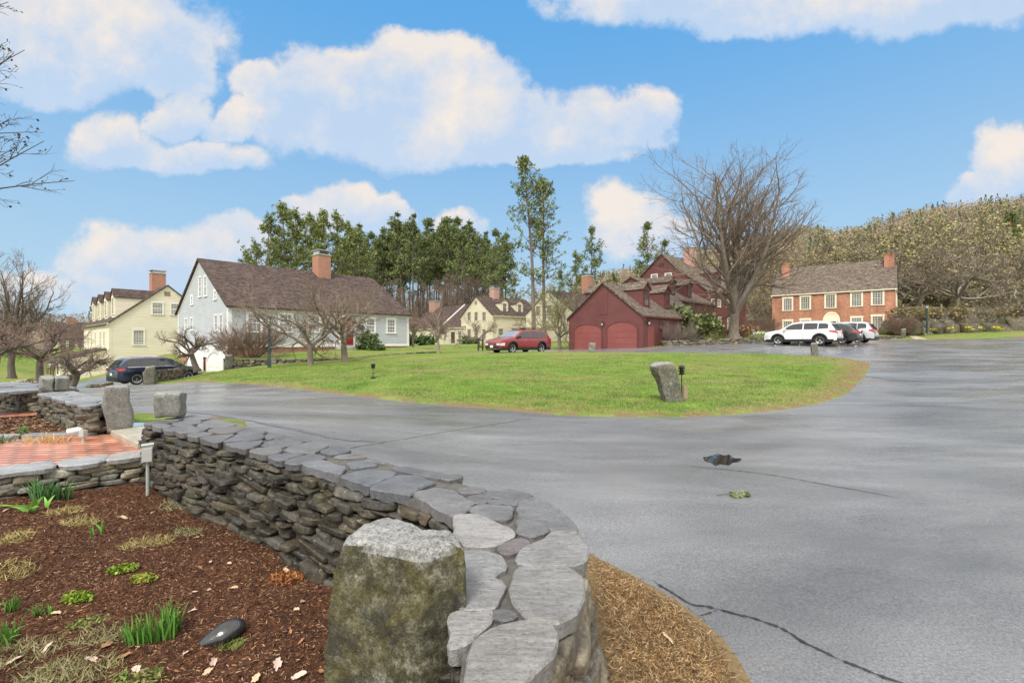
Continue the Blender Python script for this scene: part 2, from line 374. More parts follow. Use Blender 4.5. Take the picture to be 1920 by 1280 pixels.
def terrain():
    pts = []
    r = 1.0
    while r < 900:
        na = 220 if r < 130 else 110
        for k in range(na):
            a = R(-75+150*(k+random.random()*.5)/na); pts.append((r*math.sin(a), r*math.cos(a)))
        for k in range(24):
            a = R(75+210*(k+.5)/24); pts.append((r*math.sin(a), r*math.cos(a)))
        r *= 1.075
    gx, gy = np.meshgrid(np.arange(-16, 16, .45), np.arange(8.5, 27, .45))
    pts += [(float(a)+random.uniform(-.1,.1), float(b)+random.uniform(-.1,.1)) for a, b in zip(gx.ravel(), gy.ravel()) if abs(a/b) < 1.15]
    edges = []
    for pl in (ROAD, GARDEN):
        s = len(pts); dd = []
        for i in range(len(pl)):
            a, b = Vector(pl[i]), Vector(pl[(i+1) % len(pl)]); n = max(1, int((b-a).length/max(.4, .05*a.length)))
            dd += [tuple(a.lerp(b, q/n)) for q in range(n)]
        pts += dd; edges += [(s+i, s+(i+1) % len(dd)) for i in range(len(dd))]
    V, E, Fc, _, _, _ = geometry.delaunay_2d_cdt([Vector(p) for p in pts], edges, [], 0, 1e-4)
    V = np.array([tuple(v) for v in V]); Fc = np.array([f for f in Fc if len(f) == 3])
    c = V[Fc].mean(1)
    hole = inpoly(c[:,0], c[:,1], GARDEN); road = inpoly(c[:,0], c[:,1], ROAD) & ~hole
    z = gzv(V[:,0], V[:,1])
    # the lawn swells a little above the asphalt
    d = pdist(V[:,0], V[:,1], ROAD); inr = inpoly(V[:,0], V[:,1], ROAD); nearv = np.hypot(V[:,0], V[:,1]) < 60
    z = z + np.where(~inr & nearv, .07*(1-np.exp(-d/.35)), 0)
    V3 = np.column_stack([V, z])
    def sub(mask, name, mat, col=None):
        f = Fc[mask]; u_, inv = np.unique(f, return_inverse=True)
        f2 = inv.reshape(-1, 3)
        a = V3[u_][f2]; nz = np.cross(a[:,1]-a[:,0], a[:,2]-a[:,0])[:,2]; f2[nz < 0] = f2[nz < 0][:, ::-1]
        o = mesh_np(name, V3[u_], f2, mat, None, True, col=None if col is None else col[u_])
        return tag(o, kind='structure')
    e = np.where(inr, 0, np.exp(-d/np.where((V[:,0] > 6) & (V[:,1] < 22), .38+.11*np.clip(V[:,0]-6, 0, 6), .38))); st_ = (V[:,0] > .1) & (V[:,0] < 1.6) & (V[:,1] > .4) & (V[:,1] < 3.4); e = np.where(st_, 1.6, e); col = np.stack([e, e*0, e*0], 1)
    sub(road, 'road', M['asphalt']); sub(~road & ~hole, 'ground', M['lawn'], col)
def asphalt():
    m, t, b = nmat('wet_asphalt')
    big = ntex(t, .35, 4, .6, dist=.6, stretch=(.6,1.6,1)); mid = ntex(t, 2.2, 6, .65, stretch=(.6,1.6,1)); fine = ntex(t, 260, 2, .7)
    grain = ntex(t, 70, 3, .8)
    c = ramp(t, big, [(.33, (.115,.116,.119)), (.5, (.17,.171,.174)), (.66, (.225,.226,.228))])
    c = mixm(t, 1.0, c, ramp(t, mid, [(.3, .88), (.7, 1.10)]), 'MULTIPLY')
    c = mixm(t, 1.0, c, ramp(t, grain, [(.33, .62), (.5, 1.0), (.68, 1.35)]), 'MULTIPLY')
    c = mixm(t, 1.0, c, ramp(t, fine, [(.3, .75), (.7, 1.25)]), 'MULTIPLY')
    sock(t, b, 'Base Color', c)
    wet = ntex(t, .55, 5, .62, dist=.8, stretch=(.5,1.7,1))
    sock(t, b, 'Roughness', ramp(t, wet, [(.36, .10), (.5, .27), (.64, .44)]))
    sock(t, b, 'Specular IOR Level', .6)
    bump(t, b, grain, .55, .006)
    return m
def lawnmat():
    m, t, b = nmat('spring_lawn')
    big = ntex(t, .22, 4, .6); mid = ntex(t, 1.6, 5, .65); fine = ntex(t, 28, 4, .7); str_ = ntex(t, 9, 4, .7, stretch=(1,.4,1))
    c = ramp(t, mid, [(.30, (.085,.155,.024)), (.5, (.14,.215,.036)), (.68, (.21,.24,.065))])
    c = mixm(t, ramp(t, big, [(.42, 0.0), (.66, .75)]), c, (.24,.215,.09))
    c = mixm(t, 1.0, c, ramp(t, fine, [(.28, .62), (.5, 1.0), (.75, 1.4)]), 'MULTIPLY')
    c = mixm(t, 1.0, c, ramp(t, str_, [(.3, .75), (.7, 1.2)]), 'MULTIPLY')
    a = t.nodes.new('ShaderNodeAttribute'); a.attribute_name = 'Col'
    sp = t.nodes.new('ShaderNodeSeparateColor'); t.links.new(a.outputs['Color'], sp.inputs[0])
    ad = t.nodes.new('ShaderNodeMath'); ad.operation = 'MULTIPLY_ADD'; t.links.new(ntex(t, 3.0, 4, .7), ad.inputs[0]); ad.inputs[1].default_value = 1.5
    hv = t.nodes.new('ShaderNodeMath'); hv.operation = 'MULTIPLY'; t.links.new(sp.outputs[0], hv.inputs[0]); hv.inputs[1].default_value = .95
    ad.inputs[1].default_value = .55; t.links.new(hv.outputs[0], ad.inputs[2])
    c = mixm(t, ramp(t, ad.outputs[0], [(.62, 0.0), (.98, 1.0)]), c, mixm(t, fine, (.10,.07,.035), (.30,.22,.12)))
    sock(t, b, 'Base Color', c); sock(t, b, 'Roughness', .9); sock(t, b, 'Specular IOR Level', .15)
    bump(t, b, fine, .8, .03)
    return m
M['asphalt'] = asphalt(); M['lawn'] = lawnmat()
terrain()
# ================================================================ houses
M['glass'].node_tree.nodes['Principled BSDF'].inputs['Specular IOR Level'].default_value = .8
def cross_line(px, Q, w):
    a = (px-960)/F; return (a*Q[1]-Q[0])/(w[0]-a*w[1])
class House:
    """ridge runs along s; the front wall is t=0, gables at s=0 and s=L; heights are given from the eye and kept local to the base"""
    def __init__(h, name, label, O, ang, L_, W, zb, ze, zr, wall, roof, trim, cat='house', group=None, ze2=None, rt=None):
        h.O = Vector(O); h.a = R(ang); h.u = Vector((math.cos(h.a), math.sin(h.a))); h.v = Vector((-h.u.y, h.u.x))
        h.L, h.W, h.zb, h.ze, h.zr = L_, W, zb, ze, zr
        h.wall, h.roof, h.trim = wall, roof, trim; h.tr = W/2 if rt is None else rt; h.ze2 = ze if ze2 is None else ze2
        h.e = empty(name, (O[0], O[1], zb), h.a, label, cat, group)
    def loc(h, s, t, z): return (s, t, z-h.zb)
    def face(h, f):
        if f == 'front': return Vector((0,0)), Vector((1,0)), Vector((0,-1))
        if f == 'g0': return Vector((0,0)), Vector((0,1)), Vector((-1,0))
        if f == 'gL': return Vector((h.L,0)), Vector((0,1)), Vector((1,0))
    def wd(h, s, t): return h.O + h.u*s + h.v*t
    def at(h, f, px, off=0):
        """distance along a face (pushed out by off) where the view ray at px crosses it, and the depth there"""
        o, al, ou = h.face(f) if isinstance(f, str) else f
        o2 = o + ou*off; Q = h.wd(o2.x, o2.y); w_ = h.u*al.x + h.v*al.y
        k = cross_line(px, Q, w_); return k, Q.y+w_.y*k
    # ---- walls of overlapping boards
    def boards(h, step=.12, proud=.018, bottom=None, faces=('front','g0','gL'), name='wall'):
        mb = MB(); zb = h.zb if bottom is None else bottom; base = h.zb
        def strip(o, al, ou, z0, z1, a0, b0, a1, b1):
            p = lambda k, z, w_: (o.x+al.x*k+ou.x*w_, o.y+al.y*k+ou.y*w_, z-base)
            mb.poly([p(a0,z0,proud), p(b0,z0,proud), p(b1,z1,.002), p(a1,z1,.002)])
            mb.poly([p(a0,z0,0), p(b0,z0,0), p(b0,z0,proud), p(a0,z0,proud)])
        for f in faces:
            o, al, ou = h.face(f); n = h.L if f == 'front' else h.W
            top = h.ze if f == 'front' else h.zr
            z = zb
            while z < top-1e-3:
                z1 = min(z+step, top)
                if f == 'front': strip(o, al, ou, z, z1, 0, n, 0, n)
                else:
                    def rng(q):
                        a = 0 if q <= h.ze else h.tr*(q-h.ze)/(h.zr-h.ze)
                        b = n if q <= h.ze2 else n-(n-h.tr)*(q-h.ze2)/(h.zr-h.ze2)
                        return a, b
                    a0, b0 = rng(z); a1, b1 = rng(z1); strip(o, al, ou, z, z1, a0, b0, a1, b1)
                z = z1
        # solid core so that the house is closed from every side
        c = [(0.0,h.zb0()),(h.W,h.zb0()),(h.W,h.ze2),(h.tr,h.zr),(0,h.ze)]
        mb.prism([(0.003, t+(.003 if t == 0 else 0), z-base) for t, z in c], (h.L-.006, 0, 0))
        return mb.build(name, h.wall, h.e, fix=False)
    def zb0(h): return h.zb-.02
    def solid(h, name='wall', mat=None):
        c = [(0,h.zb),(h.W,h.zb),(h.W,h.ze2),(h.tr,h.zr),(0,h.ze)]
        mb = MB(); mb.prism([(0, t, z-h.zb) for t, z in c], (h.L,0,0)); return mb.build(name, mat or h.wall, h.e)
    def roofing(h, ov=.25, rk=.18, th=.10, name='roof'):
        k = (h.zr-h.ze)/h.tr; k2 = (h.zr-h.ze2)/(h.W-h.tr)
        z0 = h.zb; c = [(-ov, h.ze-k*ov), (h.tr, h.zr), (h.W+ov, h.ze2-k2*ov), (h.W+ov, h.ze2-k2*ov+th*1.3), (h.tr, h.zr+th*1.35), (-ov, h.ze-k*ov+th*1.3)]
        mb = MB(); mb.prism([(-rk, t, z-z0+.012) for t, z in c], (h.L+2*rk, 0, 0)); r = mb.build(name, h.roof, h.e)
        return r
    def trims(h, corner=.16, water=.2, frieze=.24, rake=.16, gables=('g0','gL'), mat=None, wb=None):
        mat = mat or h.trim; mb = MB(); z0 = h.zb; p = .035; wb = h.zb if wb is None else wb
        if corner:
            for s in (0, h.L):
                sg = -1 if s == 0 else 1
                mb.box(s-(p if sg < 0 else corner), s+(corner if sg < 0 else p), -p, 0.0, wb-z0, h.ze-z0-.02)
                mb.box(min(s, s+sg*p), max(s, s+sg*p), 0.001, corner, wb-z0, h.ze-z0-.02)
                mb.box(min(s, s+sg*p), max(s, s+sg*p), h.W-corner, h.W, wb-z0, h.ze2-z0-.02)
        if water:
            mb.box(-.045, h.L+.045, -.045, -.002, wb-z0-.02, wb-z0+water)
            mb.box(-.045, -.002, 0, h.W, wb-z0-.02, wb-z0+water); mb.box(h.L+.002, h.L+.045, 0, h.W, wb-z0-.02, wb-z0+water)
        if frieze:
            mb.box(-.05, h.L+.05, -.06, -.003, h.ze-z0-frieze, h.ze-z0-.004); mb.box(-.18, h.L+.18, -.22, -.061, h.ze-z0-.14, h.ze-z0-.02)
        for i in range(0, len(mb.f), 6):
            q = MB(); q.v = mb.v[i//6*8:i//6*8+8]; q.f = [tuple(k-i//6*8 for k in f) for f in mb.f[i:i+6]]; o = q.build('trim', mat, h.e)
        if rake:
            mb = MB(); k = (h.zr-h.ze)/h.tr; k2 = (h.zr-h.ze2)/(h.W-h.tr)
            for g in gables:
                s0, sx = ((-.05, .047) if g == 'g0' else (h.L+.003, .047))
                ov = .24
                mb.prism([(s0, -ov, h.ze-k*ov-z0), (s0, h.tr, h.zr-z0+.008), (s0, h.tr, h.zr-z0-rake*1.25), (s0, -ov+.02, h.ze-k*ov-z0-rake)], (sx,0,0))
                mb.build('rake_board', mat, h.e); mb = MB()
                mb.prism([(s0, h.W+ov, h.ze2-k2*ov-z0), (s0, h.W+ov-.02, h.ze2-k2*ov-z0-rake), (s0, h.tr, h.zr-z0-rake*1.25), (s0, h.tr, h.zr-z0+.008)], (sx,0,0))
                mb.build('rake_board', mat, h.e); mb = MB()
        return None
    def window(h, f, a, z0, z1, wd, nx=3, nz=4, mat=None, glass=None, parent=None, cas=.09, head=0, name='window', sill=True, bar=.018):
        """double-hung window centred at a on the face, z0..z1 being the glazed height"""
        mat = mat or h.trim; glass = glass or M['glass']; o, al, ou = h.face(f) if isinstance(f, str) else f
        zz = h.zb; hw = wd/2; mb = MB()
        def bx(a0, a1, w0, w1, q0, q1):
            mb.obox((o.x+al.x*(a+a0)+ou.x*w0, o.y+al.y*(a+a0)+ou.y*w0, q0-zz), (al.x*(a1-a0), al.y*(a1-a0), 0), (ou.x*(w1-w0), ou.y*(w1-w0), 0), (0,0,q1-q0))
        d = .06; c0 = .004
        bx(-hw-cas, -hw, c0, d, z0, z1); bx(hw, hw+cas, c0, d, z0, z1)
        bx(-hw-cas-(.03 if head else 0), hw+cas+(.03 if head else 0), c0, d+.012, z1, z1+cas+head)
        if sill: bx(-hw-cas-.03, hw+cas+.03, c0, d+.035, z0-.06, z0)
        else: bx(-hw-cas, hw+cas, c0, d, z0-cas, z0)
        zm = (z0+z1)/2
        if nz > 1: bx(-hw, hw, .030, .048, zm-.025, zm+.025)
        for s_, q0, q1 in ((-hw, z0, z1), (hw-.035, z0, z1)): bx(s_, s_+.035, .026, .042, q0, q1)
        bx(-hw+.035, hw-.035, .026, .042, z0, z0+.045); bx(-hw+.035, hw-.035, .026, .042, z1-.04, z1)
        for i in range(1, nx):
            q = -hw+wd*i/nx; bx(q-bar/2, q+bar/2, .024, .034, z0+.045, z1-.04)
        for i in range(1, nz):
            if nz % 2 == 0 and i == nz//2: continue
            q = z0+(z1-z0)*i/nz; bx(-hw+.035, hw-.035, .023, .033, q-bar/2, q+bar/2)
        wn = mb.build(name, mat, parent or h.e)
        g = MB(); n_ = lambda k, q: (o.x+al.x*(a+k)+ou.x*.0215, o.y+al.y*(a+k)+ou.y*.0215, q-zz)
        g.poly([n_(-hw,z0), n_(hw,z0), n_(hw,z1), n_(-hw,z1)])
        g.poly([(x-ou.x*.01, y-ou.y*.01, z) for x, y, z in [n_(-hw,z1), n_(hw,z1), n_(hw,z0), n_(-hw,z0)]])
        g.build('pane', glass, parent or wn, fix=False)
        return wn
    def pwin(h, f, px, py0, py1, wd, **k):
        a, d = h.at(f, px); h.window(f, a, Z_(py1, d), Z_(py0, d), wd, **k)
    def panel(h, name, f, a0, a1, z0, z1, th, mat, parent=None, o0=.003):
        o, al, ou = h.face(f); mb = MB()
        mb.obox((o.x+al.x*a0+ou.x*o0, o.y+al.y*a0+ou.y*o0, z0-h.zb), (al.x*(a1-a0), al.y*(a1-a0), 0), (ou.x*th, ou.y*th, 0), (0,0,z1-z0))
        return mb.build(name, mat, parent or h.e)
    def dormer(h, s0, s1, t0, z0, ze, zp, back=False, nx=2, nz=4, wmat=None, ww=None):
        """gabled dormer on the front (or back) slope; window looks out across the eaves"""
        Wd = h.W; T = (lambda t: Wd-t) if back else (lambda t: t); zz = h.zb; sm = (s0+s1)/2
        k = ((h.zr-h.ze)/h.tr) if not back else ((h.zr-h.ze2)/(h.W-h.tr)); zed = (h.ze2 if back else h.ze)
        ln = min((zp-zed)/k, h.tr)-t0
        mb = MB(); step = .13; z = z0-.1
        mb.prism([(s0, T(t0), z0-.3-zz), (s1, T(t0), z0-.3-zz), (s1, T(t0), ze-zz), (sm, T(t0), zp-zz), (s0, T(t0), ze-zz)], (0, ln if not back else -ln, 0))
        while z < ze-.02:
            z1 = min(z+step, ze)
            for s, sg in ((s0,-1),(s1,1)):
                tt = max(t0, (z-zed)/k) ; te = max(t0, (z-zed)/k)+.02; tb = (z-zed)/k+.3
                mb.poly([(s+sg*.018, T(t0), z-zz), (s+sg*.018, T(max(tb, t0+.1)), z-zz), (s+sg*.002, T(max(tb, t0+.1)), z1-zz), (s+sg*.002, T(t0), z1-zz)])
                mb.poly([(s, T(t0), z-zz), (s, T(max(tb, t0+.1)), z-zz), (s+sg*.018, T(max(tb, t0+.1)), z-zz), (s+sg*.018, T(t0), z-zz)])
            z = z1
        d = mb.build('dormer', h.wall, h.e, fix=False)
        kd = (zp-ze)/((s1-s0)/2); ov = .12; th = .09; mb = MB(); f = .14
        mb.prism([(s0-ov, T(t0-f), ze-kd*ov-zz+.01), (sm, T(t0-f), zp-zz+.01), (s1+ov, T(t0-f), ze-kd*ov-zz+.01), (s1+ov, T(t0-f), ze-kd*ov-zz+th), (sm, T(t0-f), zp-zz+th), (s0-ov, T(t0-f), ze-kd*ov-zz+th)],
                 (0, (ln+f+.15)*(1 if not back else -1), 0)); mb.build('dormer_roof', h.roof, d)
        fr = (Vector((0, T(t0))), Vector((1,0)), Vector((0, -1 if not back else 1)))
        h.window(fr, sm, z0+.22, ze-.12, ww or (s1-s0)*.5, nx=nx, nz=nz, parent=d, mat=wmat, cas=(s1-s0)*.12, name='window')
        mb = MB(); q = -1 if not back else 1; y = T(t0)+q*.022   # gable trim of the dormer
        mb.prism([(s0-ov, y, ze-kd*ov-zz), (sm, y, zp-zz), (sm, y, zp-zz-.14), (s0-ov+.03, y, ze-kd*ov-.11-zz)], (0, q*.02, 0))
        mb.prism([(s1+ov, y, ze-kd*ov-zz), (s1+ov-.03, y, ze-kd*ov-.11-zz), (sm, y, zp-zz-.14), (sm, y, zp-zz)], (0, q*.02, 0))
        mb.build('trim', wmat or h.trim, d)
        return d
    def chimney(h, s, t, ws, wt, z0, z1, mat, cap=.12, capmat=None, box=0):
        zz = h.zb; mb = MB(); mb.box(s-ws/2, s+ws/2, t-wt/2, t+wt/2, z0-zz, z1-zz)
        c = mb.build('chimney', mat, h.e)
        mb = MB(); mb.box(s-ws/2-.05, s+ws/2+.05, t-wt/2-.05, t+wt/2+.05, z1-zz+.001, z1-zz+cap)
        if box:
            for a in (-1, 1):
                mb.box(s+a*ws*.42-.06, s+a*ws*.42+.06, t-wt*.42, t+wt*.42, z1-zz+cap, z1-zz+cap+box)
            mb.box(s-ws/2-.08, s+ws/2+.08, t-wt/2-.08, t+wt/2+.08, z1-zz+cap+box, z1-zz+cap+box+.05)
        mb.build('chimney_cap', capmat or M['lead'], c); return c
    def arch_door(h, f, a0, a1, z0, z1, rise, mat, surround, smat, groove=4, o0=.01, name='garage_door'):
        """overhead door with a segmental head and a raised surround"""
        o, al, ou = h.face(f); zz = h.zb; am = (a0+a1)/2; hw = (a1-a0)/2
        def P3(a, z, w_): return (o.x+al.x*a+ou.x*w_, o.y+al.y*a+ou.y*w_, z-zz)
        def top(q): x = (q-am)/hw; return z1-rise+rise*math.sqrt(max(0, 1-x*x))
        n = 16; qs = [am-hw*math.cos(math.pi*i/n) for i in range(n+1)]
        mb = MB(); pts = [P3(a0, z0, o0), P3(a1, z0, o0)] + [P3(q, top(q), o0) for q in reversed(qs)]
        mb.prism(pts, (ou.x*.02, ou.y*.02, 0))
        for i in range(1, groove):
            z = z0+(z1-rise*.4-z0)*i/groove; mb.obox(P3(a0+.03, z, o0+.021), (al.x*(a1-a0-.06), al.y*(a1-a0-.06), 0), (ou.x*.012, ou.y*.012, 0), (0,0,.035))
        d = mb.build(name, mat, h.e)
        mb = MB(); w_ = surround
        def out(q, e):
            x = (q-am)/hw; x = max(-1, min(1, x)); return (am+(hw+e)*x, z1-rise+(rise+e)*math.sqrt(max(0, 1-x*x)))
        th = .06
        for i in range(n):
            A, B = qs[i], qs[i+1]
            ia, ib = (A, top(A)), (B, top(B)); oa, ob = out(A, w_), out(B, w_)
            mb.prism([P3(*ia, o0+.001), P3(*ib, o0+.001), P3(*ob, o0+.001), P3(*oa, o0+.001)], (ou.x*th, ou.y*th, 0))
        for a, b in ((a0-w_, a0), (a1, a1+w_)):
            mb.obox(P3(a, z0, o0+.001), (al.x*(b-a), al.y*(b-a), 0), (ou.x*th, ou.y*th, 0), (0,0,z1-rise-z0))
        mb.build('door_surround', smat, d); return d
    def lantern(h, f, a, z, mat=None):
        o, al, ou = h.face(f); x, y = o.x+al.x*a, o.y+al.y*a; q = z-h.zb; mb = MB()
        mb.box(x+ou.x*.02-.06, x+ou.x*.02+.06, y+ou.y*.02-.06, y+ou.y*.02+.06, q-.02, q+.16)
        cx, cy = x+ou.x*.2, y+ou.y*.2
        mb.tube([(x,y,q+.1),(x+ou.x*.1,y+ou.y*.1,q+.2),(cx,cy,q+.17)], .015, 5)
        mb.tube([(cx,cy,q+.18),(cx,cy,q+.12),(cx,cy,q+.10)], [.02,.1,.13], 8); mb.tube([(cx,cy,q-.1),(cx,cy,q-.07)], .07, 8)
        l_ = mb.build('wall_lantern', M['black'], h.e); mb = MB(); mb.tube([(cx,cy,q-.07),(cx,cy,q+.099)], [.06,.095], 8); mb.build('lantern_glass', M['bulb'], l_)

# ---------------- grey clapboard cape
O = (X_(428,30.2), 30.2)
H = House('grey_house', 'long pale grey clapboard house with a dark red door and brown shingle roof', O, 48.4, 14.35, 12.7, -.39, 2.39, 6.14, M['grey_siding'], M['roof_brown'], M['white'])
H.boards(.135, .034); H.trims(.2, .2, .26, .17); H.roofing(.28, .2)
mb = MB(); mb.box(.05, H.L-.05, .05, H.W-.05, -3.0-H.zb, -.41-H.zb); mb.build('foundation', M['brick'], H.e)
for px, a, b, n in ((376,520,556,4),(386,519,555,4)): H.pwin('g0', px, a, b, .62, nx=2, nz=4, cas=.10)
for px, a, b in ((360.5,556,571),(404.5,546,561)): H.pwin('g0', px, a, b, .42, nx=1, nz=2, cas=.13)
for px, a, b in ((406,592,620),(415.5,591,621),(350,598,620),(360,597,619)): H.pwin('g0', px, a, b, .62, nx=2, nz=4, cas=.09, glass=M['curtain'])
for px, a, b in ((477,588,622),(535.5,590,622),(588.5,592,622),(694.5,598,623),(733,599,624)): H.pwin('front', px, a, b, .82 if px < 600 else .74, nx=3, nz=4, cas=.13, head=.03, glass=M['curtain'])
a, d = H.at('front', 650.5); H.panel('door_surround', 'front', a-.72, a+.72, -.36, 2.13, .05, M['white'])
dr = H.panel('door', 'front', a-.5, a+.5, -.30, 1.85, .03, M['doorred'], o0=.054)
for zc in (.15, .85, 1.35):
    for q in (-.24, .24): H.panel('door_panel', 'front', a+q-.17, a+q+.17, zc-.2, zc+.2, .012, M['doorred'], dr, o0=.085)
mb = MB(); mb.tube([(a+.4,-.09,1.0),(a+.4,-.14,1.0)], .035, 8); mb.build('handle', M['lead'], dr)
H.panel('door_step', 'front', a-1.0, a+1.0, -.60, -.40, .8, M['concrete'])
a, d = H.at('g0', 602) ; s_, t_ = None, H.tr-.55
s_ = cross_line(603, H.wd(0, t_), H.u); dd = H.wd(s_, t_).y
H.chimney(s_, t_, 1.15, 1.15, 5.2, Z_(480, dd), M['brick'], .08, M['lead'], .32)
a0, _ = H.at('g0', 383); a1, _ = H.at('g0', 354); b0, _ = H.at('g0', 421); b1, _ = H.at('g0', 390)
H.panel('lower_wall', 'g0', .0, H.W, -1.15, -.42, .06, M['white'])
for q0, q1 in ((a0, a1), (b0, b1)): H.arch_door('g0', q0+.12, q1-.12, -2.4, -.78, .75, M['white'], .16, M['white'], o0=.05)
H.lantern('g0', (a0+b1)/2, -.55)
a, d = H.at('front', 676); zc = Z_(613.5, d)
e = H.wd(a, -.03); mb = MB(); pts = [(math.cos(R(22.5+45*i))*.36, 0, math.sin(R(22.5+45*i))*.2) for i in range(8)]
mb.prism(pts, (0,-.04,0)); sg = empty('house_sign', (e.x, e.y, zc), H.a, 'small black eight-sided board on the grey wall right of the red door', 'sign')
mb.build('board', M['black'], sg); mb = MB()
for z, w_ in ((.05,.2),(-.03,.15)): mb.box(-w_, w_, -.046, -.0405, z-.012, z+.012)
mb.build('lettering', M['lead'], sg)

# ---------------- red garage with dormers
def red(**k): pass
G1 = House('red_garage', 'dark red gabled garage with two arched doors and dormers on a brown roof', (10.2,35.5), 45, 11.5, 7.2, -.85, 2.04, 4.83, M['red'], M['roof_grey'], M['red'], 'garage')
G1.boards(.14, .03); G1.trims(.14, 0, .18, .17, wb=-.85); G1.roofing(.18, .2)
for p0, p1, yt in ((1077.5,1127.5,608),(1139,1194.5,603.5)):
    A, d1 = G1.at('g0', p1); B, d0 = G1.at('g0', p0); G1.arch_door('g0', A, B, -.72, Z_(yt, (d0+d1)/2), .62, M['red_door'], .12, M['red'])
A, _ = G1.at('g0', 1139.5); B, _ = G1.at('g0', 1123.5); G1.panel('loft_door', 'g0', A, B, Z_(590,38), Z_(549,38), .04, M['red'])
A, _ = G1.at('g0', 1131.5); G1.lantern('g0', A, Z_(608,38)); A, _ = G1.at('front', 1213); G1.lantern('front', A, Z_(606,36))
A, _ = G1.at('front', 1214.5); B, _ = G1.at('front', 1225.5); G1.panel('side_door', 'front', A, B, -.8, Z_(612,36.5), .04, M['red_door'])
G1.pwin('front', 1239.5, 606, 616, .45, nx=1, nz=2, mat=M['red'])
G1.dormer(1.65, 2.8, .9, 2.75, 4.38, 4.92, wmat=M['red'], nx=2, nz=2); G1.dormer(5.3, 6.45, .9, 2.75, 4.38, 4.92, wmat=M['red'], nx=2, nz=2)
G1.dormer(1.2, 2.35, .9, 2.75, 4.38, 4.92, back=True, wmat=M['red'], nx=2, nz=2)
G2 = House('red_wing', 'dark red two storey wing with dormers between the garage and the tall red house', (16,46), 45, 11.2, 8.8, -.6, 4.3, 6.9, M['red'], M['roof_grey'], M['red'], 'house')
G2.boards(.16, .03); G2.trims(.14, 0, .18, .17); G2.roofing(.2, .2)
G2.dormer(1.5, 2.8, .8, 4.8, 6.3, 6.85, wmat=M['red'], nx=2, nz=2); G2.dormer(5.6, 6.9, .8, 4.8, 6.3, 6.85, wmat=M['red'], nx=2, nz=2)
for px, a, b in ((1262,590,612),(1275,588,608)): G2.pwin('front', px, a, b, .7, nx=3, nz=4, mat=M['red'])
G3 = House('red_house', 'tall red clapboard house with a broad gable behind the bare maple', (23.4,55), 42, 12, 11.7, .3, 6.3, 11.3, M['red'], M['roof_grey'], M['red'], 'house')
G3.boards(.17, .03); G3.trims(.18, .2, .25, .2); G3.roofing(.25, .22)
G3.pwin('g0', 1253, 513, 526, .8, nx=4, nz=4, mat=M['white']); G3.pwin('g0', 1227, 515, 528, .8, nx=4, nz=4, mat=M['white'])
G3.pwin('g0', 1304, 555, 576, 1.0, nx=4, nz=6, mat=M['red']); G3.pwin('g0', 1304, 597, 617, 1.0, nx=4, nz=6, mat=M['red'])
for px, a, b in ((1336.5,595,617),(1349,595,616),(1336,561,574),(1348,562,575),(1364,563,576),(1366,596,616),(1389.5,598,610)): G3.pwin('front', px, a, b, .75, nx=4, nz=6, mat=M['cream'] if px < 1380 else M['red'], cas=.06)
G3.panel('gable_vent', 'g0', G3.tr-.35, G3.tr+.35, 9.75, 10.2, .05, M['dkwood'])
G3.chimney(5.2, 4.6, 1.3, 1.1, 9.5, 12.6, M['brick_pale'], .1)
G3.dormer(4.2, 6.0, .7, 6.9, 8.9, 9.8, wmat=M['red'], nx=3, nz=4)

# ---------------- brick house
u_ = Vector((.752,-.659)); nr = Vector((X_(1679,55),55)); Lb = 13.2; Ob = nr-u_*Lb
B1 = House('brick_house', 'red brick house with five bays of cream small paned windows and a grey shingle roof', (Ob.x,Ob.y), math.degrees(math.atan2(u_.y,u_.x)), Lb, 9.0, .5, 6.42, 10.5, M['brick_house'], M['roof_grey'], M['cream'])
B1.solid(); B1.roofing(.2, .12); B1.trims(0, 0, .16, .15)
for px, a, b in ((1477,560,582),(1510,556.5,580),(1557,553,577),(1606,549,574),(1645.5,545.5,571.5)): B1.pwin('front', px, a, b, 1.0, nx=4, nz=6, cas=.15, head=.10, bar=.035)
for px, a, b in ((1477,602,617),(1510,600,617),(1606,596,617.5),(1645.5,593,617)): B1.pwin('front', px, a, b, 1.0, nx=4, nz=6, cas=.15, head=.10, bar=.035)
A, d1 = B1.at('front', 1544); B, d0 = B1.at('front', 1574)
dr = B1.arch_door('front', A+.15, B-.15, .6, Z_(587, d0), .95, M['cream'], .22, M['cream'], 1, name='door')
c_ = (A+B)/2; zt = Z_(587, d0)-1.05
B1.panel('door_leaf', 'front', c_-.5, c_+.5, .6, zt, .03, M['dkwood'], dr, o0=.04)
for q in (-.78, .78): B1.panel('side_light', 'front', c_+q-.13, c_+q+.13, 1.2, zt, .02, M['glass'], dr, o0=.04)
s_ = cross_line(1667.5, B1.wd(0, 3.6), B1.u); dd = B1.wd(s_, 3.6).y
B1.chimney(s_, 3.6, 1.0, .9, 8.5, Z_(478, dd), M['brick_house'], .12, M['brick_house'])
s_ = cross_line(1474, B1.wd(0, 3.2), B1.u); B1.chimney(s_, 3.2, .9, .9, 8.5, 11.0, M['brick_house'], .12, M['brick_house'])
mb = MB(); k = (10.5-6.42)/4.5
mb.prism([(Lb+.02, .05, 6.42-.5), (Lb+.02, 8.95, 6.42-.5), (Lb+.02, 4.5, 10.35-.5)], (.03,0,0)); mb.build('gable_boards', M['cream'], B1.e)
for t_ in (1.6, 4.5, 7.4):
    for z0 in (1.6, 4.4): B1.window('gL', t_, z0, z0+1.5, .95, nx=4, nz=6, cas=.13)

